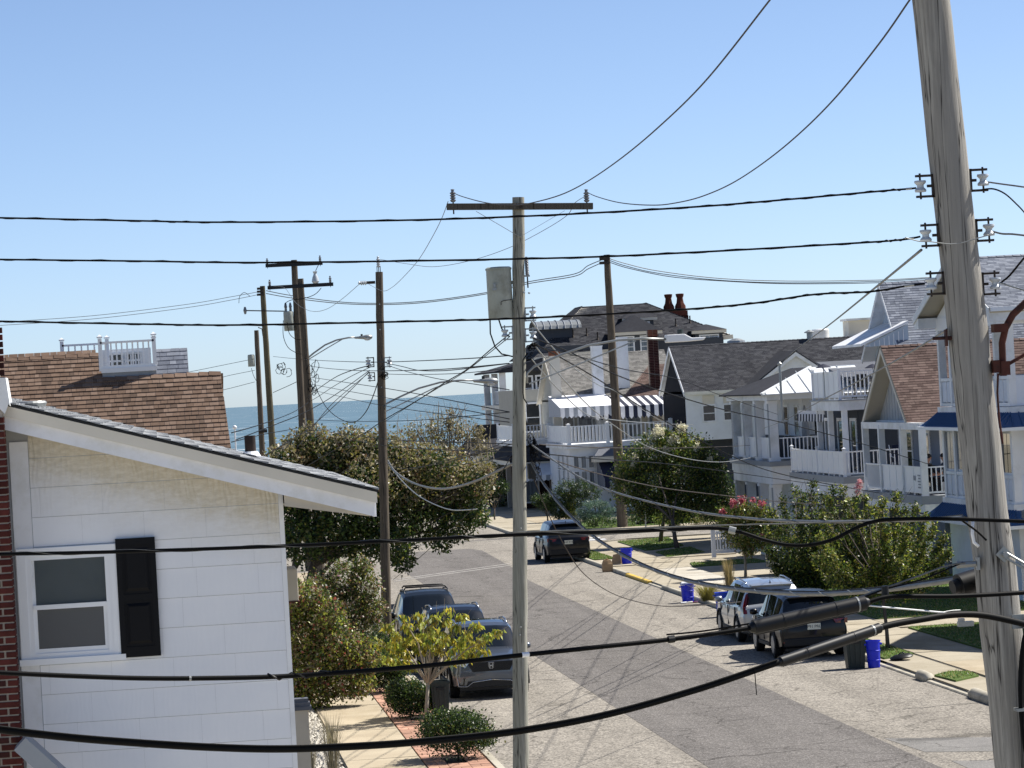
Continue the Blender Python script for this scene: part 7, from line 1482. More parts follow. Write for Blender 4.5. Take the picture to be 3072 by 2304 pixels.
# autumn shrubs beside the white house
y = 79.
S_cl = [cl(*q, y) for q in ((860, 1830, 70), (920, 1800, 70), (970, 1850, 80), (900, 1920, 90), (1000, 1930, 90), (1060, 1960, 70), (930, 2000, 100), (1030, 2030, 80), (940, 2080, 70), (860, 2080, 80), (1080, 2040, 55), (1095, 1985, 45))]
tree('autumn_shrub', 'large rounded shrub turning red and yellow beside the white house', 'shrub', (on(930, 2150, y=y).x, y, .1), S_cl, 24000, .082, ['green', 'olive', 'russet', 'red', 'tan', 'dark', 'lime'], [3, 2.5, 1.6, .8, 2.4, 2, 2], .07, seed=11)
y = 92.
S2 = [cl(*q, y) for q in ((1030, 1740, 65), (1090, 1760, 60), (960, 1780, 70), (1110, 1830, 55), (1050, 1830, 75), (1110, 1900, 55), (1000, 1880, 70), (1090, 1700, 35))]
tree('rosy_shrub', 'airy shrub with faded pink tips behind the autumn shrub', 'shrub', (on(1050, 1960, y=y).x, y, .1), S2, 13000, .08, ['olive', 'green', 'dark', 'russet', 'tan', 'blush'], [3, 2.5, 2.5, 1, 2, .25], .06, seed=12)
# little yellow-green tree
y = 74.4; yb = (-.66, 74.4, .11)
yf_ = on(1284, 2010, y=y); yg = random.Random(77)
Y_tip = [on(*q, y=y+yg.uniform(-.7, .7)) for q in ((1130, 1920), (1165, 1880), (1205, 1850), (1255, 1845), (1300, 1855), (1345, 1830), (1385, 1850), (1425, 1875), (1460, 1905), (1490, 1895), (1450, 1950), (1395, 1965), (1150, 1975), (1210, 1985), (1330, 1910), (1240, 1910), (1180, 1930), (1290, 1900), (1400, 1910))]
Y_cl = []
for t_ in Y_tip:
    for s_ in (.62, .82, 1.0): c = yf_+(t_-yf_)*s_; Y_cl.append((c, .15, .15, .11, 1))
yt = tree('yellow_tree', 'small tree with drooping yellow-green leaves by the gunmetal SUV', 'tree', yb, Y_cl, 2300, .135, ['lime', 'yellow', 'olive', 'green'], [4, 4, 1.4, 1], .05, 'bark_pale', tips=Y_tip[:12], seed=13, droop=.8, aspect=.4, shell=.4)
# clipped dark shrubs in the brick strip
for i, (x, yy, rx, rz, lab) in enumerate(((-1.05, 82.2, .55, .5, 'round dark shrub farthest along the brick strip'), (-.95, 75.2, .60, .44, 'round dark shrub in front of the green-black bin'), (-.72, 66.2, .80, .50, 'widest dark shrub, at the bottom edge of the picture'))):
    cs = [(Vector((x, yy, .1+rz)), rx, rx, rz, 1)]+[(Vector((x+rx*.55*math.cos(a), yy+rx*.55*math.sin(a), .1+rz*(.9+.35*(a % 2)))), rx*.5, rx*.5, rz*.6, 1) for a in (0, 1.3, 2.5, 3.8, 5.1)]
    tree('dark_shrub', lab, 'shrub', (x, yy, .1), cs, 11000, .055, ['dark', 'deep', 'green', 'olive'], [4, 4, 2, .5], .02, seed=20+i, group='clipped shrubs in the brick strip', shell=.6)
tree('dark_shrub', 'dark shrub half hidden under the yellow tree', 'shrub', (-1.0, 88.5, .1), [(Vector((-1.0, 88.5, .7)), .65, .6, .6, 1), (Vector((-.7, 88.0, .9)), .4, .4, .4, 1)], 4200, .055, ['dark', 'deep', 'green'], [4, 4, 2], .03, seed=29, group='clipped shrubs in the brick strip')
# crape myrtles on the right
y = 147.
C_cl = [cl(*q, y) for q in ((1900, 1400, 65), (1960, 1360, 70), (2020, 1340, 60), (2080, 1360, 65), (2130, 1400, 55), (1890, 1460, 65), (1960, 1450, 90), (2050, 1440, 100), (2120, 1470, 70), (1930, 1510, 60), (2030, 1510, 80), (1985, 1310, 30))]
wt = tree('white_crape_myrtle', 'crape myrtle with white blossom and two trunks in front of the awning house', 'tree', (15.7, 144.6, .12), C_cl, 26000, .115, ['green', 'olive', 'dark', 'lime', 'deep'], [4, 2.5, 3, 1, 2], .1, tips=[C_cl[i][0] for i in (1, 5, 7, 9)], seed=31)
trunk(wt, (15.82, 150.2, .12), [C_cl[i][0] for i in (3, 4, 8, 10)], .1, 'bark', seed=32)
leaves('blossom', ['cream'], [1], [cl(*q, y-.6) for q in ((1975, 1295, 26), (2045, 1285, 22), (1945, 1345, 20), (1905, 1370, 14), (2020, 1320, 22), (1900, 1395, 12), (2090, 1340, 16), (2130, 1375, 14), (2000, 1350, 18))], 1500, .075, wt, aspect=.9, shell=.2, seed=33)
y = 152.; tree('dark_evergreen', 'dark leafy tree right behind the white crape myrtle', 'tree', (on(2170, 1620, y=y).x, y, 0), [cl(*q, y) for q in ((2150, 1430, 45), (2175, 1490, 55), (2140, 1520, 60), (2190, 1545, 45), (2130, 1380, 30))], 8000, .1, ['deep', 'dark', 'green', 'russet'], [5, 4, 1.5, .4], .09, seed=34)
y = 120.1
K_cl = [cl(*q, y) for q in ((2190, 1565, 42), (2230, 1540, 45), (2280, 1545, 45), (2320, 1580, 42), (2215, 1605, 48), (2275, 1610, 50), (2170, 1535, 20), (2245, 1650, 25))]
kt = tree('pink_crape_myrtle', 'small crape myrtle with pink blossom in front of the picket fence', 'tree', (14.39, 120.1, .12), K_cl, 11000, .085, ['green', 'olive', 'dark', 'russet', 'lime'], [3, 2.5, 2.5, 1.2, 1], .055, 'bark_pale', seed=35)
leaves('blossom', ['pink', 'blush'], [4, 1], [cl(*q, y-.4) for q in ((2200, 1510, 16), (2225, 1500, 16), (2168, 1538, 12), (2285, 1512, 14), (2260, 1500, 10), (2290, 1610, 10))], 750, .06, kt, aspect=.9, shell=.2, seed=36)
y = 86.; fk = on(2655, 1790, y=y); g_ = random.Random(5)
Bt = [on(*q, y=y+g_.uniform(-1.3, 1.3)) for q in ((2470, 1560), (2490, 1510), (2530, 1480), (2560, 1520), (2600, 1505), (2625, 1540), (2650, 1515), (2690, 1500), (2715, 1540), (2745, 1535), (2775, 1560), (2800, 1590), (2830, 1620), (2845, 1660), (2815, 1690), (2830, 1720), (2770, 1740), (2460, 1620), (2450, 1680), (2480, 1730), (2530, 1760), (2720, 1600), (2580, 1590), (2660, 1600), (2540, 1640), (2620, 1660), (2700, 1690), (2760, 1650), (2590, 1720), (2660, 1740))]
Bc = sprays(fk, Bt, .26, .14, 8); bt = tree('tall_crape_myrtle', 'upright feathery crape myrtle growing by the bins, left of the near pole', 'tree', (12.0, 85.4, .12), Bc, 36000, .088, ['green', 'olive', 'dark', 'lime', 'deep', 'tan'], [4, 3, 2.5, 2.2, 1.6, .7], .05, 'bark', tips=Bt[:9], seed=37, aspect=.42, shell=.3)
y = 108.; fk = on(2420, 1780, y=y)
Dt = [on(*q, y=y+g_.uniform(-1.5, 1.5)) for q in ((2300, 1600), (2320, 1550), (2350, 1510), (2385, 1480), (2410, 1500), (2440, 1460), (2470, 1500), (2500, 1480), (2540, 1520), (2570, 1500), (2590, 1560), (2310, 1660), (2330, 1710), (2560, 1640), (2540, 1700), (2400, 1570), (2450, 1580), (2360, 1620), (2500, 1600), (2420, 1660), (2480, 1680), (2370, 1700))]
Dc = sprays(fk, Dt, .4, .2, 8); dt = tree('dark_crape_myrtle', 'denser crape myrtle with one pink blossom behind the feathery one', 'tree', (on(2400, 1790, y=y).x, y, .12), Dc, 24000, .1, ['green', 'dark', 'deep', 'olive', 'lime'], [3, 3.5, 2.4, 2.4, 1.4], .07, tips=Dt[:11], seed=38, aspect=.45, shell=.3)
leaves('blossom', ['blush'], [1], [cl(2575, 1460, 14, 107.5), cl(2580, 1445, 10, 107.5), cl(2572, 1478, 10, 107.5)], 200, .06, dt, aspect=.9, shell=.2, seed=39)
# evergreens in front of the awning house
y = 180.
for i, (lab, pts, n) in enumerate((('dark spreading juniper under the navy awning', ((1670, 1490, 30), (1700, 1470, 35), (1740, 1470, 35), (1775, 1480, 30), (1720, 1500, 40)), 5000), ('upright yellow-green juniper before the brick porch', ((1712, 1490, 18), (1710, 1515, 22), (1708, 1540, 24)), 1800), ('dark low juniper below the brick porch', ((1640, 1510, 30), (1675, 1530, 35), (1610, 1500, 22)), 3600), ('low green hedge left of the middle pole', ((1480, 1465, 26), (1510, 1460, 22), (1450, 1475, 20)), 2600))):
    cs = [cl(*q, y+(8 if i == 3 else 0)) for q in pts]; tree('juniper', lab, 'shrub', (cs[0][0].x, y+(8 if i == 3 else 0), 0), cs, n, .12, (['olive', 'lime', 'green'] if i == 1 else ['deep', 'dark', 'green']), (3, 2, 2) if i == 1 else (4, 4, 1.2), .05, seed=40+i, group='evergreens before the far houses', aspect=.3)
y = 171.
pc = [(on(px, py, y=y), r, r*.9, h, 1) for px, py, r, h in ((1785, 1513, .75, .22), (1755, 1535, .5, .2), (1820, 1530, .55, .2), (1790, 1548, .95, .22), (1745, 1560, .5, .16), (1830, 1562, .5, .16))]
tree('blue_pine', 'layered blue-green dwarf pine at the far corner', 'tree', (on(1792, 1600, y=y).x, y, .1), pc, 6500, .11, ['bluegreen', 'pine', 'deep'], [4, 3, 1], .08, seed=45, aspect=.2)
def hedge(label, x0, x1, y0, y1, h, n, mats, seed, z0=.12, size=.07):
    o = thing('clipped_hedge', label, 'hedge', ((x0+x1)/2, (y0+y1)/2, z0), 'clipped hedges'); g = random.Random(seed)
    cs = [(Vector((g.uniform(x0, x1), g.uniform(y0, y1), z0+h*g.uniform(.35, .75))), .35, .35, h*.42, 1) for i in range(int((x1-x0)/.35*max(1, (y1-y0)/.5)))]; leaves('foliage', mats, [3]*len(mats), cs, n, size, o, seed=seed); k = MB(); 
    for i in range(6): x = x0+(x1-x0)*(i+.5)/6; k.tube([(x, (y0+y1)/2, z0), (x+g.uniform(-.1, .1), (y0+y1)/2, z0+h*.8)], .02, 5)
    k.build('stem', M['bark'], o); return o
a = on(1975, 1600, y=166); b = on(2060, 1595, y=166); hedge('bright green clipped hedge block beyond the cross street', a.x, b.x, 165.6, 166.8, .95, 4200, ['lime', 'green', 'grass'], 46); hedge('long low dark hedge beyond the cross street', a.x-3.2, b.x+5, 168.6, 169.4, .55, 5000, ['green', 'dark', 'deep'], 47); hedge('low hedge of ground cover beside the red brick wall', b.x+.3, b.x+2.6, 165.6, 166.6, .5, 2500, ['olive', 'green', 'tan'], 48)
# ornamental grasses
def tuft(label, base, h, n, spread, mat, seed, lean=.5):
    o = thing('ornamental_grass', label, 'grass clump', base, 'ornamental grass clumps'); g = random.Random(seed); k = MB()
    for i in range(n):
        a = g.uniform(0, 6.28); r0 = g.uniform(0, spread*.3); hh = h*g.uniform(.6, 1.05); ex = spread*g.uniform(.2, 1)*lean; p0 = Vector((base[0]+r0*math.cos(a), base[1]+r0*math.sin(a), base[2])); p1 = p0+Vector((ex*.4*math.cos(a), ex*.4*math.sin(a), hh*.7)); p2 = p0+Vector((ex*math.cos(a), ex*math.sin(a), hh)); w_ = .006; sx = Vector((-math.sin(a), math.cos(a), 0))*w_
        k.add([p0-sx, p0+sx, p1+sx, p1-sx, p2], [(0, 1, 2, 3), (3, 2, 4)])
    k.build('blade', mat, o)['kind'] = 'stuff'; return o
tuft('tall straw-coloured grass clump behind the blue bins', (*gr(2190, 1800)[:2], .12), 1.3, 230, .45, LF['straw'], 50); tuft('grey-green arching grass between the blue bins', (*gr(2125, 1812)[:2], .1), .6, 420, .7, LF['olive'], 51, 1.1)
tuft('dry grass plume in front of the white house corner', (*gr(1000, 2330)[:2], .1), 1.15, 110, .45, LF['grey'], 52, .6); tuft('second dry grass clump at the bottom edge beside the stone bed', (*gr(930, 2345)[:2], .1), .75, 110, .4, LF['grey'], 53, .7)
# ------------------------------------------------------------------ small things
def bin_(name, label, x, y, w_, h, mat, rim=True, bag=None, z=.004, handles=True, group='bins put out along the kerb', sq=False, tilt=0):
    o = thing(name, label, 'bin', (x, y, z), group); k = MB(); r = w_/2
    if sq:
        a = [(-r*.8, -r*.75), (r*.8, -r*.75), (r*.8, r*.75), (-r*.8, r*.75)]; b_ = [(p[0]/.8, p[1]/.75*.95) for p in a]
        k.add([(x+p[0], y+p[1], z) for p in a]+[(x+p[0], y+p[1], z+h) for p in b_]+[(x+p[0]*.92, y+p[1]*.92, z+h) for p in b_]+[(x+p[0]*.9, y+p[1]*.9, z+.05) for p in a], [(3, 2, 1, 0)]+[(i, (i+1) % 4, 4+(i+1) % 4, 4+i) for i in range(4)]+[(4+i, 4+(i+1) % 4, 8+(i+1) % 4, 8+i) for i in range(4)]+[(8+i, 8+(i+1) % 4, 12+(i+1) % 4, 12+i) for i in range(4)]+[(12, 13, 14, 15)]); k.build('tub', M[mat], o, bevel=.012)
        k = MB(); k.cbox((x, y-r*.97, z+h-.04), (w_*1.04, .03, .05)); k.cbox((x, y+r*.97, z+h-.04), (w_*1.04, .03, .05)); k.cbox((x-r, y, z+h-.04), (.03, w_*.95, .05)); k.cbox((x+r, y, z+h-.04), (.03, w_*.95, .05)); k.build('rim', M[mat], o)
        for i in (-1, 0, 1): k = MB(); k.bar((x+i*r*.45, y-r*.79, z+.06), (x+i*r*.55, y-r*.97, z+h-.12), .05, .02, up=(0, 1, 0)); k.build('rib', M[mat], o)
        k = MB(); k.box((x-.08, y-r-.02, z+h-.2), (x+.08, y-r*.9, z+h-.14)); k.build('handle', M['black'], o)
    else:
        k.lathe([(r*.8, z), (r*.82, z+.01), (r*.97, z+h-.02), (r*1.05, z+h-.02), (r*1.05, z+h), (r*.93, z+h), (r*.76, z+.03), (0, z+.03)], 24, (x, y, 0)); k.build('tub', M[mat], o, 40)
        for i in (.25, .6): k = MB(); k.lathe([(r*(.82+.15*i)+.004, z+h*i), (r*(.82+.15*i)+.012, z+h*i+.015), (r*(.82+.15*i)+.006, z+h*i+.03)], 24, (x, y, 0)); k.build('rib', M[mat], o, True)
        for sx in (-1, 1):
            if handles: k = MB(); k.cbox((x+sx*r*1.08, y, z+h-.09), (.05, .12, .04)); k.build('handle', M[mat], o)
    if bag:
        k = MB(); rs = random.Random(5)
        k.lathe([(r*.98, z+h-.03), (r*1.0, z+h+.02), (r*.8, z+h+.06), (r*.45, z+h+.04), (0, z+h+.07)], 14, (x, y, 0)); k.v = [(a+rs.uniform(-.02, .02), b_+rs.uniform(-.02, .02), c+rs.uniform(-.02, .03)) for a, b_, c in k.v]; k.build('bin_bag', M[bag], o, True)
    return o
bin_('trash_can', 'green-black plastic bin beside the small yellow tree', -.30, 75.0, .42, .80, 'bin', sq=True, z=.117, group=None)
bin_('recycling_bin', 'blue bin standing far off by the paper bag', 12.0, 133.6, .46, .60, 'blue', z=.13)
bin_('recycling_bin', 'blue round bin with white bag at the middle of the right kerb', 10.72, 110.0, .45, .60, 'blue', bag='vinyl')
bin_('recycling_bin', 'largest blue bin, beside the silver wagon', 10.62, 102.3, .52, .74, 'blue2')
bin_('trash_can', 'black bin at the rear of the black SUV', 10.38, 81.7, .50, .80, 'bin', sq=True)
bin_('recycling_bin', 'blue bin next to the black bin', 10.80, 81.5, .36, .66, 'blue')
lid = thing('bin_lid', 'black round bin lid lying on the pavement by the blue bin', 'bin lid', (11.62, 82.1, .12)); k = MB(); k.lathe([(.02, .05), (.2, .05), (.25, .02), (.27, .0), (.29, .03), (.26, .06), (.2, .09), (.0, .1)], 26, (11.62, 82.1, .115)); k.v = [(x, y, z+(x-11.62)*.12+.02) for x, y, z in k.v]; k.build('disc', M['black'], lid, 40); k = MB(); k.tube([(11.55, 82.1, .22), (11.58, 82.1, .26), (11.66, 82.1, .27), (11.7, 82.1, .24)], .015, 6); k.build('handle', M['black'], lid)
bg = thing('paper_bag', 'brown paper yard-waste bag standing at the kerb', 'bag', (10.86, 130.9, 0)); rs = random.Random(4); k = MB(); vs_ = []
for zz, s in ((.004, 1.), (.15, 1.05), (.3, .98), (.42, .8), (.47, .6)):
    for p in ((-1, -1), (0, -1.08), (1, -1), (1.05, 0), (1, 1), (0, 1.06), (-1, 1), (-1.06, 0)): vs_.append((10.86+p[0]*.19*s+rs.uniform(-.015, .015), 130.9+p[1]*.14*s+rs.uniform(-.015, .015), zz+rs.uniform(-.01, .01)*(zz > .01)))
k.add(vs_, [(i*8+j, i*8+(j+1) % 8, i*8+8+(j+1) % 8, i*8+8+j) for i in range(4) for j in range(8)]+[tuple(range(32, 40))]); k.build('sack', M['paper'], bg); k = MB(); k.slab([(10.8, 130.9, .47), (10.92, 130.9, .47), (10.9, 130.88, .53), (10.83, 130.89, .52)], (0, .02, 0)); k.build('folded_top', M['paper'], bg)
cb = thing('cardboard_pile', 'flattened cardboard leaning against the far blue bin', 'cardboard', (11.6, 134.0, .13)); 
for i in range(3): k = MB(); k.slab([(11.4+.07*i, 133.8+.1*i, .13), (11.75+.05*i, 133.7+.1*i, .13), (11.8+.03*i, 133.8+.1*i, .55-.09*i), (11.5+.05*i, 133.9+.1*i, .5-.06*i)], (.01, .02, 0)); k.build('sheet', M['paper'], cb)
# scrap at the foot of the round blue bin
sc = thing('litter', 'red and white scraps at the foot of the round blue bin', 'litter', (10.6, 109.6, 0)); 
for i, (dx, m_) in enumerate(((-.25, 'vinyl'), (-.05, 'plate'), (.12, 'lampred'))): k = MB(); k.slab([(10.66+dx, 109.5, .01), (10.84+dx, 109.45, .012), (10.86+dx, 109.62, .03), (10.68+dx, 109.66, .012)], (0, 0, .025)); k.build('scrap', M[m_], sc)
# stone kerb ends
for i, (x, y_, ln, lab) in enumerate(((11.12, 77.4, .9, 'rounded stone kerb end by the driveway nearer the bins'), (11.12, 71.6, 2.0, 'rounded stone kerb end beside the near pole'))):
    k = MB(); k.tube([(x, y_-ln/2, .02), (x, y_-ln/2+.06, .06), (x, y_+ln/2-.06, .07), (x, y_+ln/2, .03)], [.08, .14, .15, .07], 10); o = k.build('kerb_stone', M['kerb'], None, 50); tag(o, lab, 'kerb stone', 'rounded kerb stones')
# picket fence by the corner house
fn = thing('picket_fence', 'white picket fence behind the pink crape myrtle', 'fence', (17, 134.4, .12))
for x in (15.62, 17.6, 19.6): k = MB(); k.cbox((x, 134.4, .12+.55), (.16, .16, 1.1)); k.cbox((x, 134.4, .12+1.12), (.2, .2, .04)); k.build('post', M['fence'], fn)
for z in (.22, .98): k = MB(); k.box((15.7, 134.36, .12+z-.07), (19.55, 134.42, .12+z+.07)); k.build('rail', M['fence'], fn)
k = MB(); k.add([(-.03, 0, .29), (.03, 0, .29), (.03, 0, 1.0), (0, 0, 1.06), (-.03, 0, 1.0), (-.03, .02, .29), (.03, .02, .29), (.03, .02, 1.0), (0, .02, 1.06), (-.03, .02, 1.0)], [(0, 1, 2, 3, 4), (9, 8, 7, 6, 5), (1, 6, 7, 2), (0, 4, 9, 5), (2, 7, 8, 3), (3, 8, 9, 4)]); pk = k.mesh('picket', M['fence'])
for i in range(34): inst('picket', pk, fn, (15.78+i*.112, 134.335, .12))
bw = thing('brick_garden_wall', 'low dark red brick wall behind the trunks beyond the cross street', 'wall', (20, 170, .1)); k = MB(); k.box((17.6, 170.3, 0), (25, 170.6, 1.05)); core = k.build('core', M['mortar'], bw); k = MB(); k.box((0, 0, 0), (.33, .04, .09)); bb = k.mesh('brick', M['brick_dark'])
for i in range(9):
    for j in range(20): inst('brick', bb, core, (17.62+j*.36+(i % 2)*.16, 170.262, .12+i*.102))
k = MB(); k.box((17.5, 170.2, 1.05), (25.1, 170.7, 1.13)); k.build('coping', M['kerb'], bw)
fr = thing('porch_fence', 'white railing above the dark brick wall beyond the cross street', 'fence', (19, 172, 1)); railing(fr, (17.6, 172.5, 1.0), (21.5, 172.5, 1.0), h=1.0, step=.2, bal=.06)
st = thing('real_estate_sign', 'white sign on a thin post beside the dark brick wall', 'sign', (20.5, 167, .1)); q = on(2110, 1545, y=167); k = MB(); k.box((q.x-.12, 166.98, q.z-.3), (q.x+.05, 167.0, q.z+.3)); k.build('board', M['vinyl'], st); k = MB(); k.tube([(q.x-.03, 167.03, 0), (q.x-.03, 167.03, q.z+.3)], .02, 6); k.build('post', M['vinyl'], st)
ss = thing('street_sign_post', 'thin grey sign post beside the white crape myrtle trunks', 'post', (*gr(1938, 1590)[:2], .1)); q0 = gr(1938, 1590); q1 = on(1934, 1470, y=q0.y); k = MB(); k.tube([(q0.x, q0.y, 0), (q0.x, q0.y, q1.z)], .035, 6); k.build('shaft', M['galv'], ss); k = MB(); k.box((q0.x-.25, q0.y-.02, q1.z-.12), (q0.x+.3, q0.y+.0, q1.z+.06)); k.build('plate', M['galv'], ss)
# patio umbrellas, furniture on balconies
nu = thing('navy_umbrella', 'folded navy umbrella on the balcony left of the awnings', 'umbrella', (15.9, 205, 4.15)); k = MB(); k.lathe([(.03, 4.15), (.03, 4.7), (.3, 4.75), (.22, 5.3), (.08, 6.2), (.02, 6.35)], 10, (15.9, 205, 0)); k.build('canopy', M['navy'], nu, True); k = MB(); k.lathe([(.28, 4.15), (.28, 4.2), (.03, 4.24)], 12, (15.9, 205, 0)); k.build('base', M['black'], nu)
for i, (px, lab) in enumerate(((2462, 'left black deck lamp shade on the upper white deck'), (2610, 'right black deck lamp shade on the upper white deck'))):
    q = on(px+(8 if i else 8), 1102, y=128.5); o = thing('deck_umbrella', lab.replace('lamp shade', 'umbrella'), 'umbrella', (q.x, 128.5, UF), 'deck umbrellas'); k = MB(); k.lathe([(.32, q.z-.02), (.3, q.z), (.12, q.z+.1), (0, q.z+.14)], 14, (q.x, 128.5, 0)); k.build('canopy', M['navy'], o); k = MB(); k.tube([(q.x, 128.5, UF), (q.x, 128.5, q.z)], .02, 6); k.build('pole', M['galv'], o)
ut = thing('upper_deck_table', 'dark table with chairs behind the upper white deck railing', 'table', (20.9, 127.8, UF)); k = MB(); k.box((20.2, 127.5, UF+.7), (21.6, 128.3, UF+.74)); k.build('top', M['black'], ut)
for dx in (-.6, .6):
    for dy in (-.3, .3): k = MB(); k.tube([(20.9+dx, 127.9+dy, UF), (20.9+dx, 127.9+dy, UF+.7)], .025, 6); k.build('leg', M['black'], ut)
for i, dx in enumerate((-.5, .2, .8)):
    o = thing('patio_chair', ('dark chair at the left end of the upper deck table', 'dark chair in the middle of the upper deck table', 'dark chair at the right end of the upper deck table')[i], 'chair', (20.9+dx, 127.2, UF), 'upper deck chairs'); x = 20.9+dx; k = MB(); k.box((x-.22, 127.0, UF+.42), (x+.22, 127.4, UF+.46)); k.build('seat', M['black'], o); k = MB(); k.box((x-.22, 126.98, UF+.46), (x+.22, 127.02, UF+.92)); k.build('backrest', M['black'], o)
    for sx in (-.2, .2):
        for sy in (127.02, 127.38): k = MB(); k.tube([(x+sx, sy, UF), (x+sx, sy, UF+.42)], .018, 5); k.build('leg', M['black'], o)
# dark sling chair on the lower deck
o = thing('sling_chair', 'dark sling chair beside the grey wall on the lower deck', 'chair', (21.6, 126.4, BF)); k = MB(); k.slab([(21.3, 126.2, BF+.4), (21.85, 126.2, BF+.4), (21.95, 126.75, BF+1.05), (21.4, 126.75, BF+1.05)], (0, .02, 0)); k.slab([(21.3, 125.8, BF+.42), (21.85, 125.8, BF+.42), (21.85, 126.2, BF+.4), (21.3, 126.2, BF+.4)], (0, 0, .02)); k.build('sling', M['navy'], o)
for x in (21.28, 21.88): k = MB(); k.tube([(x, 125.8, BF), (x, 125.8, BF+.6), (x, 126.4, BF+.62), (x, 126.75, BF+1.05)], .018, 6); k.tube([(x, 126.6, BF), (x, 126.2, BF+.4)], .018, 6); k.build('frame', M['vinyl'], o)
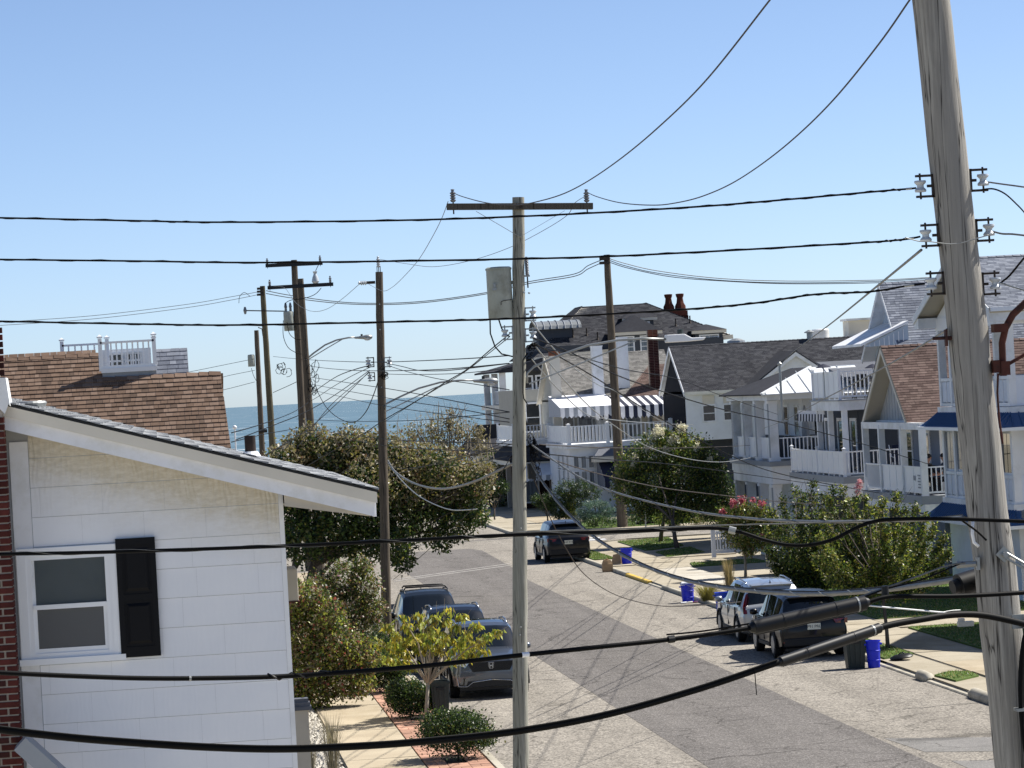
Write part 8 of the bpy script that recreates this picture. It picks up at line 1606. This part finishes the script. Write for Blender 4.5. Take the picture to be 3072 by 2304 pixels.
# ------------------------------------------------------------------ people on the grey house's porch
def person(label, loc, rz, top, bottom, hair='hair', lean=.12, armz=.62):
    """seated figure: one skinned body, with hair, top and trousers as its clothing"""
    root = local_thing('person', label, 'person', loc, rz, 'people on the porch')
    J = [(0, 0, .50), (0, -.02+lean*.3, .72), (0, lean*.6, .92), (0, lean*.8, 1.04), (0, lean*.95, 1.11), (0, lean+.03, 1.20), (0, lean+.04, 1.29),       # pelvis spine neck head
         (.17, lean*.7, 1.0), (.24, lean+.04, .78), (.19, lean+.30, armz+.04), (.14, lean+.38, armz+.03), (-.17, lean*.7, 1.0), (-.24, lean+.04, .78), (-.19, lean+.30, armz+.04), (-.14, lean+.38, armz+.03),
         (.1, .06, .50), (.13, .46, .50), (.13, .48, .08), (.13, .62, .045), (-.1, .06, .50), (-.13, .46, .50), (-.13, .48, .08), (-.13, .62, .045)]
    E_ = [(0, 1), (1, 2), (2, 3), (3, 4), (4, 5), (5, 6), (2, 7), (7, 8), (8, 9), (9, 10), (2, 11), (11, 12), (12, 13), (13, 14), (0, 15), (15, 16), (16, 17), (17, 18), (0, 19), (19, 20), (20, 21), (21, 22)]
    R_ = [.15, .14, .15, .07, .055, .095, .085, .075, .055, .04, .035, .075, .055, .04, .035, .1, .075, .05, .04, .1, .075, .05, .04]
    me = bpy.data.meshes.new('body'); me.from_pydata(J, E_, []); o = bpy.data.objects.new('body', me); link(o, root)
    md = o.modifiers.new('skin', 'SKIN'); sk = me.skin_vertices[0].data
    for i, r in enumerate(R_): sk[i].radius = (r, r*.85); sk[i].use_root = (i == 0)
    sb = o.modifiers.new('sub', 'SUBSURF'); sb.levels = 2; sb.render_levels = 2
    dg = bpy.context.evaluated_depsgraph_get(); me2 = bpy.data.meshes.new_from_object(o.evaluated_get(dg)); o.modifiers.clear(); o.data = me2; me2.materials.clear()
    for m_ in (M['skin'], top, bottom, M['black']): me2.materials.append(m_)
    mi = []
    for p in me2.polygons:
        c = p.center
        if c.z > 1.05 or (c.y > lean+.18 and c.z > .55 and c.z < .9): mi.append(0)
        elif c.z < .12: mi.append(3)
        elif c.z > .57 or (abs(c.x) < .2 and c.y < .0): mi.append(1)
        else: mi.append(2)
    me2.polygons.foreach_set('material_index', mi); me2.shade_smooth()
    hx = Vector((0, lean+.035, 1.235))
    k = MB(); k.lathe([(0, -.03), (.075, -.02), (.102, .03), (.1, .08), (.06, .125), (0, .135)], 14, hx+Vector((0, -.018, .0))); k.build('hair', M[hair], o, True)
    k = MB(); k.lathe([(0, 0), (.012, .01), (.016, .035), (0, .05)], 8, hx+Vector((0, .098, -.025))); k.build('nose', M['skin'], o, True)
    for sx in (-1, 1): k = MB(); k.lathe([(0, -.01), (.011, 0), (0, .01)], 8, hx+Vector((sx*.035, .088, .02))); k.build('eye', M['black'], o, True); k = MB(); k.lathe([(0, -.025), (.018, 0), (0, .025)], 8, hx+Vector((sx*.092, 0, 0))); k.build('ear', M['skin'], o, True)
    k = MB(); k.cbox(hx+Vector((0, .085, -.05)), (.05, .015, .008)); k.build('mouth', M['lampred'], o)
    for sx in (-1, 1):      # hands: palm, four fingers, thumb
        w0 = Vector((sx*.14, lean+.38, armz+.03)); k = MB(); k.cbox(w0+Vector((-sx*.01, .04, 0)), (.075, .08, .03))
        for f_ in range(4): a = w0+Vector((-sx*.01+(f_-1.5)*.019, .075, 0)); k.tube([a, a+Vector((0, .035-.004*abs(f_-1.5), -.004)), a+Vector((0, .058-.006*abs(f_-1.5), -.022))], [.0095, .009, .007], 6)
        a = w0+Vector((-sx*.045, .03, 0)); k.tube([a, a+Vector((-sx*.03, .025, -.005)), a+Vector((-sx*.035, .05, -.015))], [.011, .01, .008], 6); k.build('hand', M['skin'], o, True)
    return root
def porch_chair(label, x, y, rz, z):
    o = local_thing('porch_chair', label, 'chair', (x, y, z), rz, 'porch chairs'); k = MB(); k.box((-.25, -.2, .40), (.25, .25, .44)); k.build('seat', M['black'], o); k = MB(); k.slab([(-.25, -.2, .44), (.25, -.2, .44), (.25, -.3, .92), (-.25, -.3, .92)], (0, -.02, 0)); k.build('backrest', M['black'], o)
    for sx in (-.23, .23):
        for sy in (-.18, .22): k = MB(); k.tube([(sx, sy, 0), (sx, sy, .4)], .018, 6); k.build('leg', M['black'], o)
    return o
px1 = on(2770, 1390, y=113.2); px2 = on(2826, 1390, y=113.4)
person('person in black with short dark hair sitting on the porch, back to the street', (px1.x, 112.9, PF), -math.pi/2+.35, M['cloth_black'], M['cloth_black'])
person('person in dark clothes with long dark hair facing the other on the porch', (on(2842, 1390, y=112.7).x, 112.7, PF), math.pi/2+.2, M['cloth_grey'], M['cloth_black'])
porch_chair('black porch chair under the person with short hair', px1.x, 112.9, -math.pi/2+.35, PF); porch_chair('black porch chair under the person with long hair', on(2842, 1390, y=112.7).x, 112.7, math.pi/2+.2, PF)
q = on(2690, 1390, y=115); porch_chair('empty dark porch chair behind the middle porch post', max(q.x, 19.7), 115.2, 1.2, PF)
tb = thing('porch_table', 'low table between the people on the porch', 'table', ((px1.x+px2.x)/2, 113.7, PF)); xx = (px1.x+px2.x)/2; k = MB(); k.lathe([(.32, PF+.5), (.32, PF+.53), (0, PF+.535)], 16, (xx, 113.7, 0)); k.build('top', M['trimgrey'], tb); k = MB(); k.tube([(xx, 113.7, PF), (xx, 113.7, PF+.5)], .03, 8); k.build('stem', M['black'], tb)
